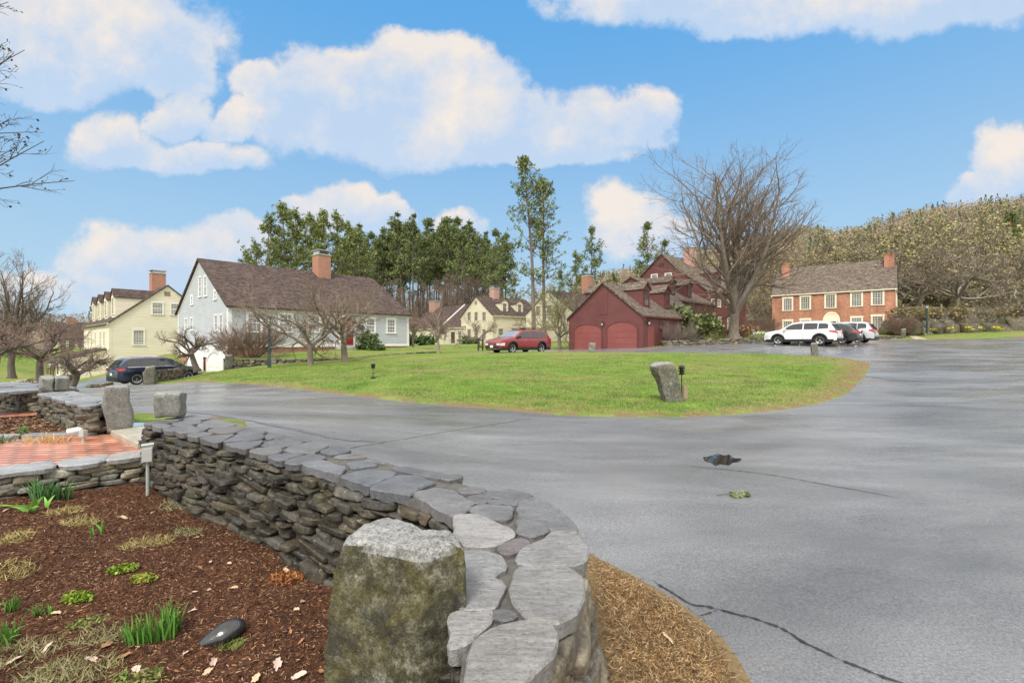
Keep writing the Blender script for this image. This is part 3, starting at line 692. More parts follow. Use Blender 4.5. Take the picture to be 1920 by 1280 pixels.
# ---------------- cream house on the left
u_ = Vector((.752,-.659)); nr = Vector((X_(205,44),44)); Lc = 18.2; Oc = nr-u_*Lc; AN = math.degrees(math.atan2(u_.y,u_.x))
C1 = House('cream_house', 'pale yellow clapboard house with four dormers and a brick chimney, behind the dark blue car', (Oc.x,Oc.y), AN, Lc, 9.2, -4.4, 1.8, 5.75, M['cream'], M['roof_brown'], M['cream'])
C1.boards(.15, .03); C1.trims(.18, 0, .25, .17); C1.roofing(.25, .15)
for k in range(4): C1.dormer(Lc-1.0-1.9-4.5*k, Lc-1.0-4.5*k, .55, 2.5, 4.45, 5.25, nx=2, nz=4, wmat=M['cream'])
for px, a, b in ((295.5,568,589),(330,570,590),(260,619,646)): C1.pwin('gL', px, a, b, .82 if px < 280 else .85, nx=4, nz=6, mat=M['white'], cas=.1, head=.03)
A, d_ = C1.at('gL', 313.5); C1.panel('gable_vent', 'gL', A-.25, A+.25, Z_(555,d_), Z_(547,d_), .04, M['wood'])
A, d_ = C1.at('gL', 326); C1.panel('side_door', 'gL', A-.6, A+.6, Z_(664,d_), Z_(632,d_), .03, M['cream'])
for px in (166,172.5,179.5,189,196): C1.pwin('front', px, 624.5-(px-166)*.06, 650-(px-166)*.05, .8, nx=3, nz=4, mat=M['cream'], cas=.1)
for px in (192,200): C1.pwin('front', px, 684, 702, .5, nx=1, nz=2, mat=M['white'], cas=.1)
s_ = cross_line(295.5, C1.wd(0, 4.6), C1.u); dd = C1.wd(s_, 4.6).y
C1.chimney(s_, 4.6, 1.25, 1.25, 4.6, Z_(514, dd), M['brick'], .1, M['lead'], .22)
s1 = Lc-1.5; s0 = s1-7; mb = MB(); z0 = C1.zb                        # the low shed wing against the yard
mb.prism([(s1,-3.1,-4.4-z0),(s1,-.02,-4.4-z0),(s1,-.02,-.8-z0),(s1,-3.1,-1.6-z0)], (s0-s1,0,0))
z = -4.3
while z < -1.6:
    mb.poly([(s1+.02,-3.1,z-z0),(s1+.02,-.1,z-z0),(s1+.002,-.1,z+.12-z0),(s1+.002,-3.1,z+.12-z0)]); mb.poly([(s1,-3.1,z-z0),(s1,-.1,z-z0),(s1+.02,-.1,z-z0),(s1+.02,-3.1,z-z0)]); z += .12
wg = mb.build('shed_wing', M['cream'], C1.e, fix=False)
mb = MB(); mb.prism([(s1+.2,-3.4,-1.66-z0),(s1+.2,0,-.78-z0),(s1+.2,0,-.68-z0),(s1+.2,-3.4,-1.56-z0)], (s0-s1-.4,0,0)); mb.build('wing_roof', M['roof_brown'], wg)
# ---------------- brown roofed house far left
Of = Vector((X_(103,84),84))
C2 = House('far_brown_house', 'distant tan house with a long brown roof, left of the cream house', (Of.x,Of.y), 48.8, 15, 9, -3.2, .65, 3.6, M['cream2'], M['roof_brown'], M['cream2'])
C2.solid(); C2.roofing(.3,.2); s_ = cross_line(133, C2.wd(0, 4.5), C2.u); C2.chimney(s_, 4.5, 1.4, 1.4, 2.5, Z_(596, C2.wd(s_,4.5).y), M['brick'], .15)
for px in (118,135,152): C2.pwin('front', px, 639, 652, .9, nx=3, nz=4)
# ---------------- cream houses in the middle distance
A1 = House('cream_gabled_house', 'cream one and a half storey house with two dormers seen left of the tall pines', (-2.74,65), 41.3, 10, 7.8, -.4, 3.73, 6.62, M['cream2'], M['roof_brown'], M['cream2'])
A1.boards(.16, .02); A1.trims(.16, 0, .22, .2); A1.roofing(.2,.15)
for px0, px1 in ((940,948.5),(968.5,977)):
    s0 = cross_line(px0, A1.wd(0,.9), A1.u); s1 = cross_line(px1, A1.wd(0,.9), A1.u); A1.dormer(s0-.1, s0+1.35, .9, 4.25, 5.75, 6.35, wmat=M['cream'], nx=3, nz=4)
for px in (880,893,908): A1.pwin('g0', px, 585, 601, .8, nx=3, nz=6); A1.pwin('g0', px, 617, 636, .85, nx=3, nz=6)
for px in (938.5, 985): A1.pwin('front', px, 616, 629, .85, nx=3, nz=4)
A, d_ = A1.at('g0', 892.5); A1.panel('gable_vent', 'g0', A-.3, A+.3, Z_(571,d_), Z_(564,d_), .05, M['wood'])
s_ = cross_line(927, A1.wd(0,3.9), A1.u); A1.chimney(s_, 3.9, 1.1, 1.1, 5.8, Z_(542, A1.wd(s_,3.9).y), M['brick_pale'], .15, M['lead'], .2)
A2 = House('long_cream_house', 'long low cream house with a brown roof behind the reddish bare tree', (-19.2,83.65), math.degrees(math.atan2(-.75,.66)), 18.2, 10, -.7, 2.2, 6.2, M['cream2'], M['roof_brown'], M['cream2'])
A2.boards(.16,.02); A2.trims(.16,0,.22,.2); A2.roofing(.2,.1)
for px, a, b in ((835,622,635),(862,621,634),(807.5,624,639),(791,625,638),(776,626,638)): A2.pwin('front', px, a, b, .85, nx=3, nz=4, mat=M['cream'])
A, d_ = A2.at('front', 849.5); A2.panel('door', 'front', A-.5, A+.5, Z_(643,d_), Z_(622,d_), .05, M['dkwood'])
s_ = cross_line(815, A2.wd(0,4.6), A2.u); A2.chimney(s_, 4.6, 1.5, 1.5, 5.2, Z_(566, A2.wd(s_,4.6).y), M['brick_pale'], .15)
s_ = cross_line(825, A2.wd(0,0), A2.u); k = 4.0/5; mb = MB()
mb.prism([(s_,-.2,2.2-.16+.7+.13),(s_,4.9,2.2+4.9*k+.7+.14),(s_,4.9,2.2+4.9*k+.7+.30),(s_,-.2,2.2-.16+.7+.29)], (.22,0,0)); mb.build('roof_flashing', M['white'], A2.e)
A3 = House('far_cream_house', 'pale cream gable end between the pines and the red garage', (X_(1075,60),60), 41.3, 10, 9, -.4, 3.9, 7.0, M['cream2'], M['roof_brown'], M['cream2'])
A3.boards(.16,.02); A3.trims(.16,0,.22,.2); A3.roofing(.2,.15)
for t_ in (5.2, 7.4): A3.window('g0', t_, .8, 2.2, .85, nx=3, nz=4); A3.window('g0', t_-.8, 3.9, 5.0, .8, nx=3, nz=4)
s_ = cross_line(1101, A3.wd(0,4.5), A3.u); A3.chimney(s_, 4.5, 1.2, 1.2, 6.2, Z_(519, A3.wd(s_,4.5).y), M['brick'], .15)
# ================================================================ stone
def stonemat(name, mul=(1,1,1), lichen=.5, rough=.6, wet=0):
    m, t, b = nmat(name)
    a = t.nodes.new('ShaderNodeAttribute'); a.attribute_name = 'Col'
    n1 = ntex(t, 9, 6, .7); n2 = ntex(t, 45, 4, .75); n3 = ntex(t, 20, 7, .82, dist=.4); n4 = ntex(t, 3.5, 4, .6)
    c = mixm(t, 1.0, a.outputs['Color'], ramp(t, n1, [(.25, .4), (.75, 1.7)]), 'MULTIPLY')
    c = mixm(t, 1.0, c, ramp(t, n2, [(.3, .5), (.7, 1.5)]), 'MULTIPLY')
    c = mixm(t, 1.0, c, mul, 'MULTIPLY')
    c = mixm(t, ramp(t, n4, [(.52, 0.0), (.7, .55*lichen)]), c, (.085,.085,.022))
    c = mixm(t, ramp(t, n3, [(.585, 0.0), (.63, 1.1*lichen)]), c, (.34,.33,.24))
    sock(t, b, 'Base Color', c); sock(t, b, 'Roughness', ramp(t, n1, [(.3, rough-.2), (.7, rough+.2)])); sock(t, b, 'Specular IOR Level', .5)
    p = bump(t, b, n1, .5, .03); bump(t, b, n2, .5, .008, p)
    return m
M['fieldstone'] = stonemat('mossy_fieldstone'); M['stone_far'] = stonemat('far_fieldstone', (.85,.80,.72), .3, .8)
def slabmat():
    m, t, b = nmat('wet_bluestone')
    a = t.nodes.new('ShaderNodeAttribute'); a.attribute_name = 'Col'
    n1 = ntex(t, 5, 6, .7); n2 = ntex(t, 60, 4, .8); n3 = ntex(t, 16, 6, .75, stretch=(1,2.5,1), dist=.8)
    c = mixm(t, 1.0, a.outputs['Color'], ramp(t, n1, [(.3, .72), (.7, 1.25)]), 'MULTIPLY')
    c = mixm(t, 1.0, c, ramp(t, n2, [(.30, .40), (.43, 1.0), (.8, 1.25)]), 'MULTIPLY')
    c = mixm(t, ramp(t, n3, [(.36, .55), (.44, 0.0)]), c, (.10,.10,.105))
    sock(t, b, 'Base Color', c); sock(t, b, 'Roughness', ramp(t, n1, [(.3, .25), (.7, .5)])); sock(t, b, 'Specular IOR Level', .5)
    p = bump(t, b, n3, .9, .018); bump(t, b, n2, .7, .006, p)
    return m
M['slab'] = slabmat()
def granitemat(name, moss):
    m, t, b = nmat(name)
    sp = ntex(t, 110, 3, .8); n1 = ntex(t, 7, 6, .75); n2 = ntex(t, 2.6, 5, .7, dist=.5); n3 = ntex(t, 16, 8, .84)
    sp2 = ntex(t, 38, 5, .85)
    g = ramp(t, sp, [(.30, (.05,.05,.05)), (.42, (.22,.22,.21)), (.6, (.34,.34,.33)), (.75, (.48,.48,.46))]); g = mixm(t, 1.0, g, ramp(t, sp2, [(.36, .45), (.5, 1.0), (.7, 1.2)]), 'MULTIPLY')
    g = mixm(t, 1.0, g, ramp(t, n1, [(.3, .8), (.7, 1.15)]), 'MULTIPLY')
    s = ramp(t, n3, [(.34, (.016,.015,.010)), (.47, (.062,.058,.036)), (.56, (.17,.165,.125)), (.66, (.40,.40,.34))])
    s = mixm(t, ramp(t, n2, [(.46, 0.0), (.60, .65)]), s, mixm(t, n3, (.05,.047,.010), (.17,.145,.045)))
    n5 = ntex(t, 4.2, 6, .75, dist=.7); s = mixm(t, ramp(t, n5, [(.50, 0.0), (.60, .8)]), s, mixm(t, n3, (.012,.011,.009), (.07,.068,.055)))
    s = mixm(t, 1.0, s, ramp(t, sp, [(.3, .55), (.7, 1.45)]), 'MULTIPLY')
    ge = t.nodes.new('ShaderNodeNewGeometry'); se = t.nodes.new('ShaderNodeSeparateXYZ'); t.links.new(ge.outputs['True Normal'], se.inputs[0])
    ad = t.nodes.new('ShaderNodeMath'); ad.operation = 'MULTIPLY_ADD'; t.links.new(n1, ad.inputs[0]); ad.inputs[1].default_value = .5; t.links.new(se.outputs[2], ad.inputs[2])
    f = ramp(t, ad.outputs[0], [(.62, moss), (.86, 0.0)])
    sock(t, b, 'Base Color', mixm(t, f, g, s)); sock(t, b, 'Roughness', .8); sock(t, b, 'Specular IOR Level', .3)
    p = bump(t, b, n1, .5, .03); p = bump(t, b, n3, .7, .012, p); bump(t, b, sp, .3, .003, p)
    return m
M['granite_moss'] = granitemat('mossy_granite', 1.0); M['granite'] = granitemat('granite', .45); M['granite_mid'] = granitemat('lichened_granite', .8)
def cube_template(n):
    V = []; idx = {}; Q = []
    def vid(p):
        k = tuple(np.round(p, 5))
        if k not in idx: idx[k] = len(V); V.append(k)
        return idx[k]
    lin = np.linspace(-1, 1, n+1)
    for ax in range(3):
        for sg in (-1, 1):
            for i in range(n):
                for j in range(n):
                    q = []
                    for a, b in ((i,j),(i+1,j),(i+1,j+1),(i,j+1)):
                        p = [0,0,0]; p[ax] = sg; p[(ax+1)%3] = lin[a]; p[(ax+2)%3] = lin[b]; q.append(vid(p))
                    Q.append(q if sg > 0 else q[::-1])
    return np.array(V, float), np.array(Q)
TPL = {n: cube_template(n) for n in (2,3,4,6,14)}
def stone_verts(hx, hy, hz, n=4, pw=5, amp=.12, rng=RNG):
    V = TPL[n][0]; l = (np.abs(V)**pw).sum(1)**(1/pw); q = V/l[:,None]*(1.0+.0*l[:,None])
    q = V/l[:,None]
    h = np.array((hx,hy,hz)); o = q*h; m = min(hx,hy,hz)
    for k in (4.5,):
        K = rng.normal(size=(3,3))*k/ (m*3+.03)*.35; ph = rng.uniform(0, 6.28, 3)
        o = o + np.sin(o@K.T+ph)*amp*m*(2.2/k)
    # split faces: shave the block with random planes
    for _ in range(9):
        nn = rng.normal(size=3)*np.array((.7,1.5,.55)); nn /= np.linalg.norm(nn); sup = (np.abs(nn)*h).sum(); dd = sup*rng.uniform(.62,.9)
        ex = o@nn-dd; o = o-np.clip(ex,0,None)[:,None]*nn
    o = o/np.abs(o).max(0)*h
    o[:,2] += o[:,0]*rng.normal()*.03; o[:,0] += o[:,2]*rng.normal()*.15
    return o
def face_stones(path, zb, zt, out_side=1, ch=(.05,.12), ln=(.12,.34), depth=.16, n=4, base=(.040,.035,.027), gapf=1.0, jit=.02, batter=.0, rng=RNG, zfun=None):
    """stones laid in rough courses along a path; out_side=+1: face looks to the right of the direction of travel"""
    P_ = np.array(path, float); seg = np.linalg.norm(np.diff(P_, axis=0), axis=1); cum = np.concatenate([[0], np.cumsum(seg)]); tot = cum[-1]
    def at(s):
        i = min(max(int(np.searchsorted(cum, s)-1), 0), len(seg)-1); f = (s-cum[i])/seg[i]; d = (P_[i+1]-P_[i])/seg[i]
        return P_[i]+(P_[i+1]-P_[i])*f, d
    Vs, Cs, Fs, k = [], [], [], 0; T = TPL[n]
    z = zt
    while z > zb:
        hgt = rng.uniform(*ch); s = rng.uniform(-.1, .1); 
        if z-hgt*.4 < zb: hgt = max(z-zb, ch[0])
        while s < tot:
            l = rng.uniform(*ln)*(.6+hgt*6*.4/ (ch[1]*6)); e = min(s+l, tot+.05); m_ = (s+e)/2
            p, d = at(min(max(m_, 0), tot-1e-3)); nrm = np.array((d[1], -d[0]))*out_side
            hh = hgt*(rng.uniform(.85,1.15) if rng.random() > .14 or z > zt-.02 else rng.uniform(1.4,2.4)); zc = z-hh/2 + (rng.normal()*.008 if z < zt-.01 else 0)
            if z > zt-.01: zc = z-hh/2
            sv = stone_verts((e-s)/2*gapf, depth/2, hh/2*gapf*1.08, n, rng.uniform(9, 22), .10, rng)
            tilt = rng.normal()*.035; c_, s_ = math.cos(tilt), math.sin(tilt)
            x = sv[:,0]*c_-sv[:,2]*s_; zz = sv[:,0]*s_+sv[:,2]*c_
            off = rng.normal()*jit - depth/2 + batter*(zt-zc)
            Y = sv[:,1]+off
            W = np.stack([p[0]+d[0]*x+nrm[0]*Y, p[1]+d[1]*x+nrm[1]*Y, zc+zz], 1)
            if zfun is not None: W[:,2] += zfun(p[0], p[1])
            Vs.append(W); Fs.append(T[1]+k); k += len(W)
            g = rng.uniform(.4, 1.9); w_ = rng.uniform(-.18, .22); c = np.array(base)*g*np.array((1+w_*.5, 1, 1-w_*.7))
            Cs.append(np.tile(c, (len(W),1))); s = e
        z -= hgt*.97
    return np.vstack(Vs), np.vstack(Fs), np.vstack(Cs)
def join(parts):
    V, Fc, C, k = [], [], [], 0
    for v, f, c in parts: V.append(v); Fc.append(f+k); C.append(c); k += len(v)
    return np.vstack(V), np.vstack(Fc), np.vstack(C)
def slab(poly, z, th, parent, name='capstone', col=(.30,.31,.33), res=.045, mat=None, edge=.012, rng=RNG, zjit=0.0, rag=.010):
    pts = []
    for i in range(len(poly)):
        a, b = np.array(poly[i]), np.array(poly[(i+1) % len(poly)]); n = max(1, int(np.linalg.norm(b-a)/res))
        for q in range(n): pts.append(a+(b-a)*q/n)
    pts = np.array(pts); nP = len(pts)
    if ((np.roll(pts[:,0],-1)-pts[:,0])*(np.roll(pts[:,1],-1)+pts[:,1])).sum() > 0: pts = pts[::-1]
    sm = (np.roll(pts,1,0)+2*pts+np.roll(pts,-1,0))/4
    ce = sm.mean(0); jit = np.array([noise.noise(Vector((p[0]*14, p[1]*14, z*9+1.7))) for p in sm])*rag*2
    rd = sm-ce; rl = np.linalg.norm(rd, axis=1)[:,None]+1e-6; O = sm+rd/rl*jit[:,None]; I = O-rd/rl*edge
    gx = np.arange(O[:,0].min(), O[:,0].max(), res); gy = np.arange(O[:,1].min(), O[:,1].max(), res)
    X, Y = np.meshgrid(gx, gy); X, Y = X.ravel(), Y.ravel(); ok = inpoly(X, Y, I) & (pdist(X, Y, I) > res*.45)
    allp = [Vector(p) for p in I]+[Vector((x, y)) for x, y in zip(X[ok], Y[ok])]
    V2, _, F2, _, _, _ = geometry.delaunay_2d_cdt(allp, [(i, (i+1) % nP) for i in range(nP)], [], 1, 1e-5)
    F2 = [f for f in F2 if len(f) == 3]; V2 = np.array([tuple(v) for v in V2])
    if len(V2) < nP: return None
    dz = np.array([noise.noise(Vector((p[0]*5, p[1]*5, z+3.1)))*.008+noise.noise(Vector((p[0]*19, p[1]*19, z+8.1)))*.003 for p in V2]); zt = z+rng.uniform(-1,1)*zjit
    fs = []
    for f in F2:
        a, b, c = (V2[i] for i in f); fs.append(f if (b[0]-a[0])*(c[1]-a[1])-(b[1]-a[1])*(c[0]-a[0]) > 0 else f[::-1])
    V = [(p[0], p[1], zt+h) for p, h in zip(V2, dz)]; k = len(V)
    V += [(p[0], p[1], zt-edge) for p in O]; V += [(p[0], p[1], zt-th+.006*math.sin(i*1.3)) for i, p in enumerate(O-rd/rl*.008)]
    fs += [(i, k+i, k+(i+1) % nP, (i+1) % nP) for i in range(nP)]
    fs += [(k+i, k+nP+i, k+nP+(i+1) % nP, k+(i+1) % nP) for i in range(nP)]
    g = rng.uniform(.8, 1.2); c = np.array(col)*g*(1+np.array((.025,0,-.03))*rng.normal())
    o = mesh_np(name, np.array(V), [tuple(f) for f in fs], mat or M['slab'], parent, False, col=np.tile(c, (len(V),1)))
    return o
def clip_half(poly, p, n):
    out = []
    for i in range(len(poly)):
        a, b = poly[i], poly[(i+1) % len(poly)]; da = (a-p)@n; db = (b-p)@n
        if da <= 0: out.append(a)
        if (da < 0 < db) or (db < 0 < da): out.append(a+(b-a)*da/(da-db))
    return out
def voronoi(region, spacing, gap, rng=RNG, k=14):
    rg = np.array(region); S = []
    for _ in range(4000):
        p = rng.uniform(rg.min(0), rg.max(0))
        if inpoly(np.array([p[0]]), np.array([p[1]]), region)[0] and all(np.hypot(*(p-q)) > spacing*rng.uniform(.7,1.15) for q in S): S.append(p)
    cells = []
    for i, p in enumerate(S):
        poly = [p+np.array(v)*spacing*2.2 for v in ((-1,-1),(1,-1),(1,1),(-1,1))]
        for j, q in enumerate(S):
            if i != j and np.hypot(*(p-q)) < spacing*4:
                n = (q-p)/np.hypot(*(q-p)); poly = clip_half(poly, (p+q)/2-n*gap/2, n)
                if len(poly) < 3: break
        for a in range(len(rg)):
            u_, v_ = rg[a], rg[(a+1) % len(rg)]
            d = v_-u_; n = np.array((d[1], -d[0]))/np.hypot(*d); c = rg.mean(0)
            if (c-u_)@n > 0: n = -n
            if np.dot(p-u_, n) < 0 and pdist(np.array([p[0]]), np.array([p[1]]), [tuple(u_), tuple(v_)], False)[0] < spacing*1.6: poly = clip_half(poly, u_, n)
            if len(poly) < 3: break
        if len(poly) >= 3: cells.append([tuple(q) for q in poly])
    return cells
def cappoly(pts, x0=560, y0=860, sc_=1/3, z=CAPZ): return [CPt(x0+a*sc_, y0+b*sc_, z) for a, b in pts]

# ---------------- the near dry-stone wall with a mortared flagstone top
wall = empty('dry_stone_wall', (0,0,0), 0, 'long dark dry stone wall topped with big grey flagstones, curving beside the mossy granite post', 'stone wall')
inner = WIN; outer = WOUT
V, Fc, C = join([face_stones(smoothline(inner, 4)[::-1], -1.75, CAPZ-.075, 1, (.022,.070), (.09,.36), .2, 6, jit=.024, batter=.10),
                 face_stones(smoothline(outer[:6], 4), -1.7, CAPZ-.075, 1, (.06,.14), (.14,.36), .2, 6, base=(.13,.115,.09), jit=.016, batter=.16),
                 face_stones(smoothline(outer[5:], 3), -1.62, CAPZ-.075, 1, (.06,.12), (.15,.4), .18, 3),
                 face_stones([inner[-1], outer[-1]], -1.6, CAPZ-.07, -1, (.05,.1), (.15,.3), .16, 3)])
mesh_np('stonework', V, Fc, M['fieldstone'], wall, False, col=C)
M['mortar'] = pm('grey_mortar', (.07,.067,.06), (.13,.122,.11), 30, .9, .6, .01)
M['core'] = pm('dark_joint', (.012,.010,.008), None, 1, 1)
ins = [np.array(p) for p in smoothline(inner, 3)]; ous = [np.array(p) for p in smoothline(outer, 3)]
def shrink_core(a, b, d):
    out = []
    for i, p in enumerate(a):
        q = min(b, key=lambda r: np.hypot(*(r-p))); v = (q-p)/max(np.hypot(*(q-p)), 1e-6); out.append(tuple(p+v*d))
    return out
cp = shrink_core(ins, ous, .07)+shrink_core(ous, ins, .07)[::-1]
mb = MB(); mb.prism([(x, y, -1.75) for x, y in cp], (0,0,1.75+CAPZ-.10)); mb.build('core', M['core'], wall)
cp = shrink_core(ins, ous, .06)+shrink_core(ous, ins, .05)[::-1]
mb = MB(); mb.prism([(x, y, CAPZ-.085) for x, y in cp], (0,0,.06)); mb.build('mortar_bed', M['mortar'], wall)
TR = [[(875,318),(985,312),(1180,380),(1205,430),(1100,488),(935,495),(878,400)],
 [(1108,500),(1170,458),(1250,440),(1305,460),(1190,532),(1120,515)],
 [(1215,540),(1330,465),(1440,408),(1560,405),(1605,500),(1603,575),(1500,592),(1240,578)],
 [(800,530),(930,515),(1080,515),(1160,560),(1165,615),(1060,670),(880,660)],
 [(1195,660),(1260,592),(1470,595),(1590,655),(1590,760),(1530,880),(1450,903),(1290,880),(1205,810),(1210,700)],
 [(850,675),(1140,680),(1150,720),(1120,808),(1100,825),(900,830)],
 [(850,845),(1090,835),(1060,920),(980,990),(955,1025),(840,1060)],
 [(985,1020),(1080,950),(1270,902),(1360,908),(1458,970),(1440,1060),(1340,1180),(1250,1300),(960,1300)],
 [(645,195),(780,158),(870,172),(985,240),(925,298),(872,318),(760,255)],
 [(965,290),(1010,252),(1200,262),(1203,320),(1170,343),(1060,330)],
 [(1212,345),(1240,337),(1400,377),(1390,400),(1330,438),(1245,410)],
 [(1240,240),(1335,205),(1480,290),(1570,392),(1440,395),(1235,325)],
 [(908,158),(1000,150),(1050,170),(1000,188),(915,188)],[(945,202),(1040,192),(1088,215),(1050,240),(992,235)],
 [(1072,227),(1230,237),(1228,260),(1065,247)],[(1035,187),(1180,167),(1320,195),(1240,230),(1100,212)],
 [(405,158),(560,92),(640,92),(770,130),(680,160),(630,200),(500,180)],[(232,92),(400,52),(555,72),(520,95),(395,148)],
 [(0,18),(130,2),(268,50),(235,85),(100,55)],[(275,15),(380,8),(440,30),(295,50)],[(520,42),(620,38),(865,90),(780,106),(565,62)],[(790,105),(880,82),(925,95),(850,122)],
 [(1100,840),(1190,830),(1240,870),(1160,895),(1095,880)]]
for i, pl in enumerate(TR):
    pl_ = np.array(cappoly(pl)); c_ = pl_.mean(0); dv = pl_-c_; pl_ = c_+dv*(1+.012/np.linalg.norm(dv,axis=1))[:,None]
    w_ = slab([tuple(q) for q in pl_], CAPZ, .065, wall, edge=.007, col=((.27,.265,.26) if i in (0,2,3,4,5,6,7) else (.15,.152,.16)) if i != 1 else (.20,.165,.155), res=.03, zjit=.004)
reg = [CPt(556,872),CPt(450,840),CPt(350,815),CPt(266,792),CPt(364,777),CPt(410,786),CPt(480,803),CPt(650,838),CPt(726,868),CPt(640,858),CPt(603,860)]
for pl in voronoi(reg, .30, .022): slab(pl, CAPZ, .055, wall, edge=.007, col=(.145,.147,.155), res=.06, zjit=.006)
reg = [(-.22,.50),(-.22,1.15),CPt(1000,1290),(-.03,.5)]
for pl in voronoi(reg, .3, .02): slab(pl, CAPZ, .065, wall, col=(.25,.24,.23), res=.06)

# ---------------- granite blocks and posts
def block(name, label, x, y, zb, w_, dp, h, rot=0, mat='granite', group=None, pw=9, amp=.10, n=14, lean=0, cat='granite post', seed=1, taper=0):
    rng = np.random.default_rng(seed); T = TPL[n]; V = T[0]; l = (np.abs(V)**pw).sum(1)**(1/pw); o = V/l[:,None]*np.array((w_/2, dp/2, h/2))
    m = min(w_, dp, h)
    for k in (1.2, 3, 7): 
        K = rng.normal(size=(3,3))*k/m; o = o+np.sin(o@K.T+rng.uniform(0,6.28,3))*amp*m/k
    f = 1-taper*(o[:,2]/h+.5); o[:,0] *= f; o[:,1] *= f; o[:,2] += h/2-.03; o[:,0] += lean*o[:,2]
    ob = mesh_np(name, o, T[1], M[mat], None, False); ob.location = (x, y, zb); ob.rotation_euler = (0,0,rot)
    ob.data.polygons.foreach_set('use_smooth', [True]*len(ob.data.polygons))
    return tag(ob, label, cat, group)
def pblock(name, label, x0, x1, yt, yb, d, dp, **k):
    az = math.atan2(X_((x0+x1)/2, d), d); k['rot'] = k.get('rot', 0)-az          # each stone faces the lane
    block(name, label, X_((x0+x1)/2, d)+math.sin(az)*dp/2, d+dp/2*math.cos(az), Z_(yb, d), (x1-x0)/F*d*math.cos(az), dp, (yb-yt)/F*d+.03, **k)
pblock('granite_post', 'tall pale granite post with tooled grooves beside the stone step', 197, 247, 726, 803, 6.15, .34, seed=4, taper=.03)
pblock('granite_block', 'short squared granite block standing on the far end of the near wall', 288, 350, 739, 783, 5.25, .30, seed=5, rot=-.30)
pblock('granite_block', 'low pale granite block, left one of the touching pair by the gnarled tree', 75, 101, 706, 733, 7.9, .3, seed=6)
pblock('granite_block', 'low cracked granite block, right one of the touching pair by the gnarled tree', 94, 125, 708, 732, 8.0, .36, seed=7, rot=.3)
pblock('granite_post', 'slim granite post at the road edge right of the dark blue car', 271, 291, 687, 724, 24, .4, seed=8, mat='granite_mid')
pblock('granite_post', 'granite gatepost at the left end of the wall below the grey house', 421, 437, 665, 695, 27.5, .5, seed=9, mat='granite_mid')
pblock('granite_post', 'small leaning granite stub on the grass in front of the red garage doors', 1102, 1116, 643.5, 661, 28.5, .35, seed=10, lean=.15)
pblock('granite_post', 'short mossy granite post on the far lawn edge in front of the white car', 1521, 1534, 642, 668, 24, .3, seed=11, mat='granite_mid')
pblock('granite_post', 'dark squared stone post by the path right of the brick house', 1690, 1699, 616, 634, 50, .5, seed=12, mat='granite_mid')
pblock('granite_post', 'slim pale stone post on the raised lawn right of the bare maple', 1410, 1415, 617, 631, 42, .25, seed=13)
def outline_rock(name, label, pts, d, th, zb, mat, seed, cat):
    """upright rock with a traced outline (px) standing at distance d, real thickness th"""
    rng = np.random.default_rng(seed); import bmesh
    q = [(X_(a, d), Z_(b, d)) for a, b in pts]; cx = sum(p[0] for p in q)/len(q)
    bm = bmesh.new(); n = len(q); rings = []
    for y, s in ((-th/2, .93), (-th*.3, 1.0), (th*.3, 1.0), (th/2, .90)):
        mz = sum(p[1] for p in q)/n
        rings.append([bm.verts.new(((p[0]-cx)*s+rng.normal()*.008, y, (mz-zb)+(p[1]-mz)*s)) for p in q])
    for a, b in zip(rings, rings[1:]):
        for i in range(n): bm.faces.new((a[i], a[(i+1) % n], b[(i+1) % n], b[i]))
    bm.faces.new(rings[0][::-1]); bm.faces.new(rings[-1]); bmesh.ops.triangulate(bm, faces=[f for f in bm.faces if len(f.verts) > 4])
    for _ in range(3): bmesh.ops.subdivide_edges(bm, edges=bm.edges[:], cuts=1, use_grid_fill=True)
    bmesh.ops.smooth_vert(bm, verts=bm.verts, factor=.4, use_axis_x=True, use_axis_y=True, use_axis_z=True)
    bmesh.ops.recalc_face_normals(bm, faces=bm.faces)
    for v_ in bm.verts:
        nz_ = noise.noise(v_.co*3.1+Vector((seed,0,0)))*.07+noise.noise(v_.co*9+Vector((seed,3,0)))*.025; v_.co += v_.normal*nz_*min(1, th*2)
    me = bpy.data.meshes.new(name); bm.to_mesh(me); bm.free(); me.materials.append(mat)
    me.polygons.foreach_set('use_smooth', [True]*len(me.polygons))
    o = bpy.data.objects.new(name, me); link(o); o.location = (cx, d+th/2, zb); return tag(o, label, cat)
outline_rock('standing_stone', 'large rough grey stone leaning left on the lawn beside a path light', [(1160+a*.396, 620+b*.396) for a, b in
   ((180,172),(196,156),(225,148),(248,144),(264,160),(276,190),(284,215),(298,262),(310,310),(320,345),(308,362),(275,360),(240,358),(222,330),(214,300),(203,262),(194,230),(186,200))], 10.4, .42, Z_(762,10.4), M['granite_mid'], 3, 'standing stone')
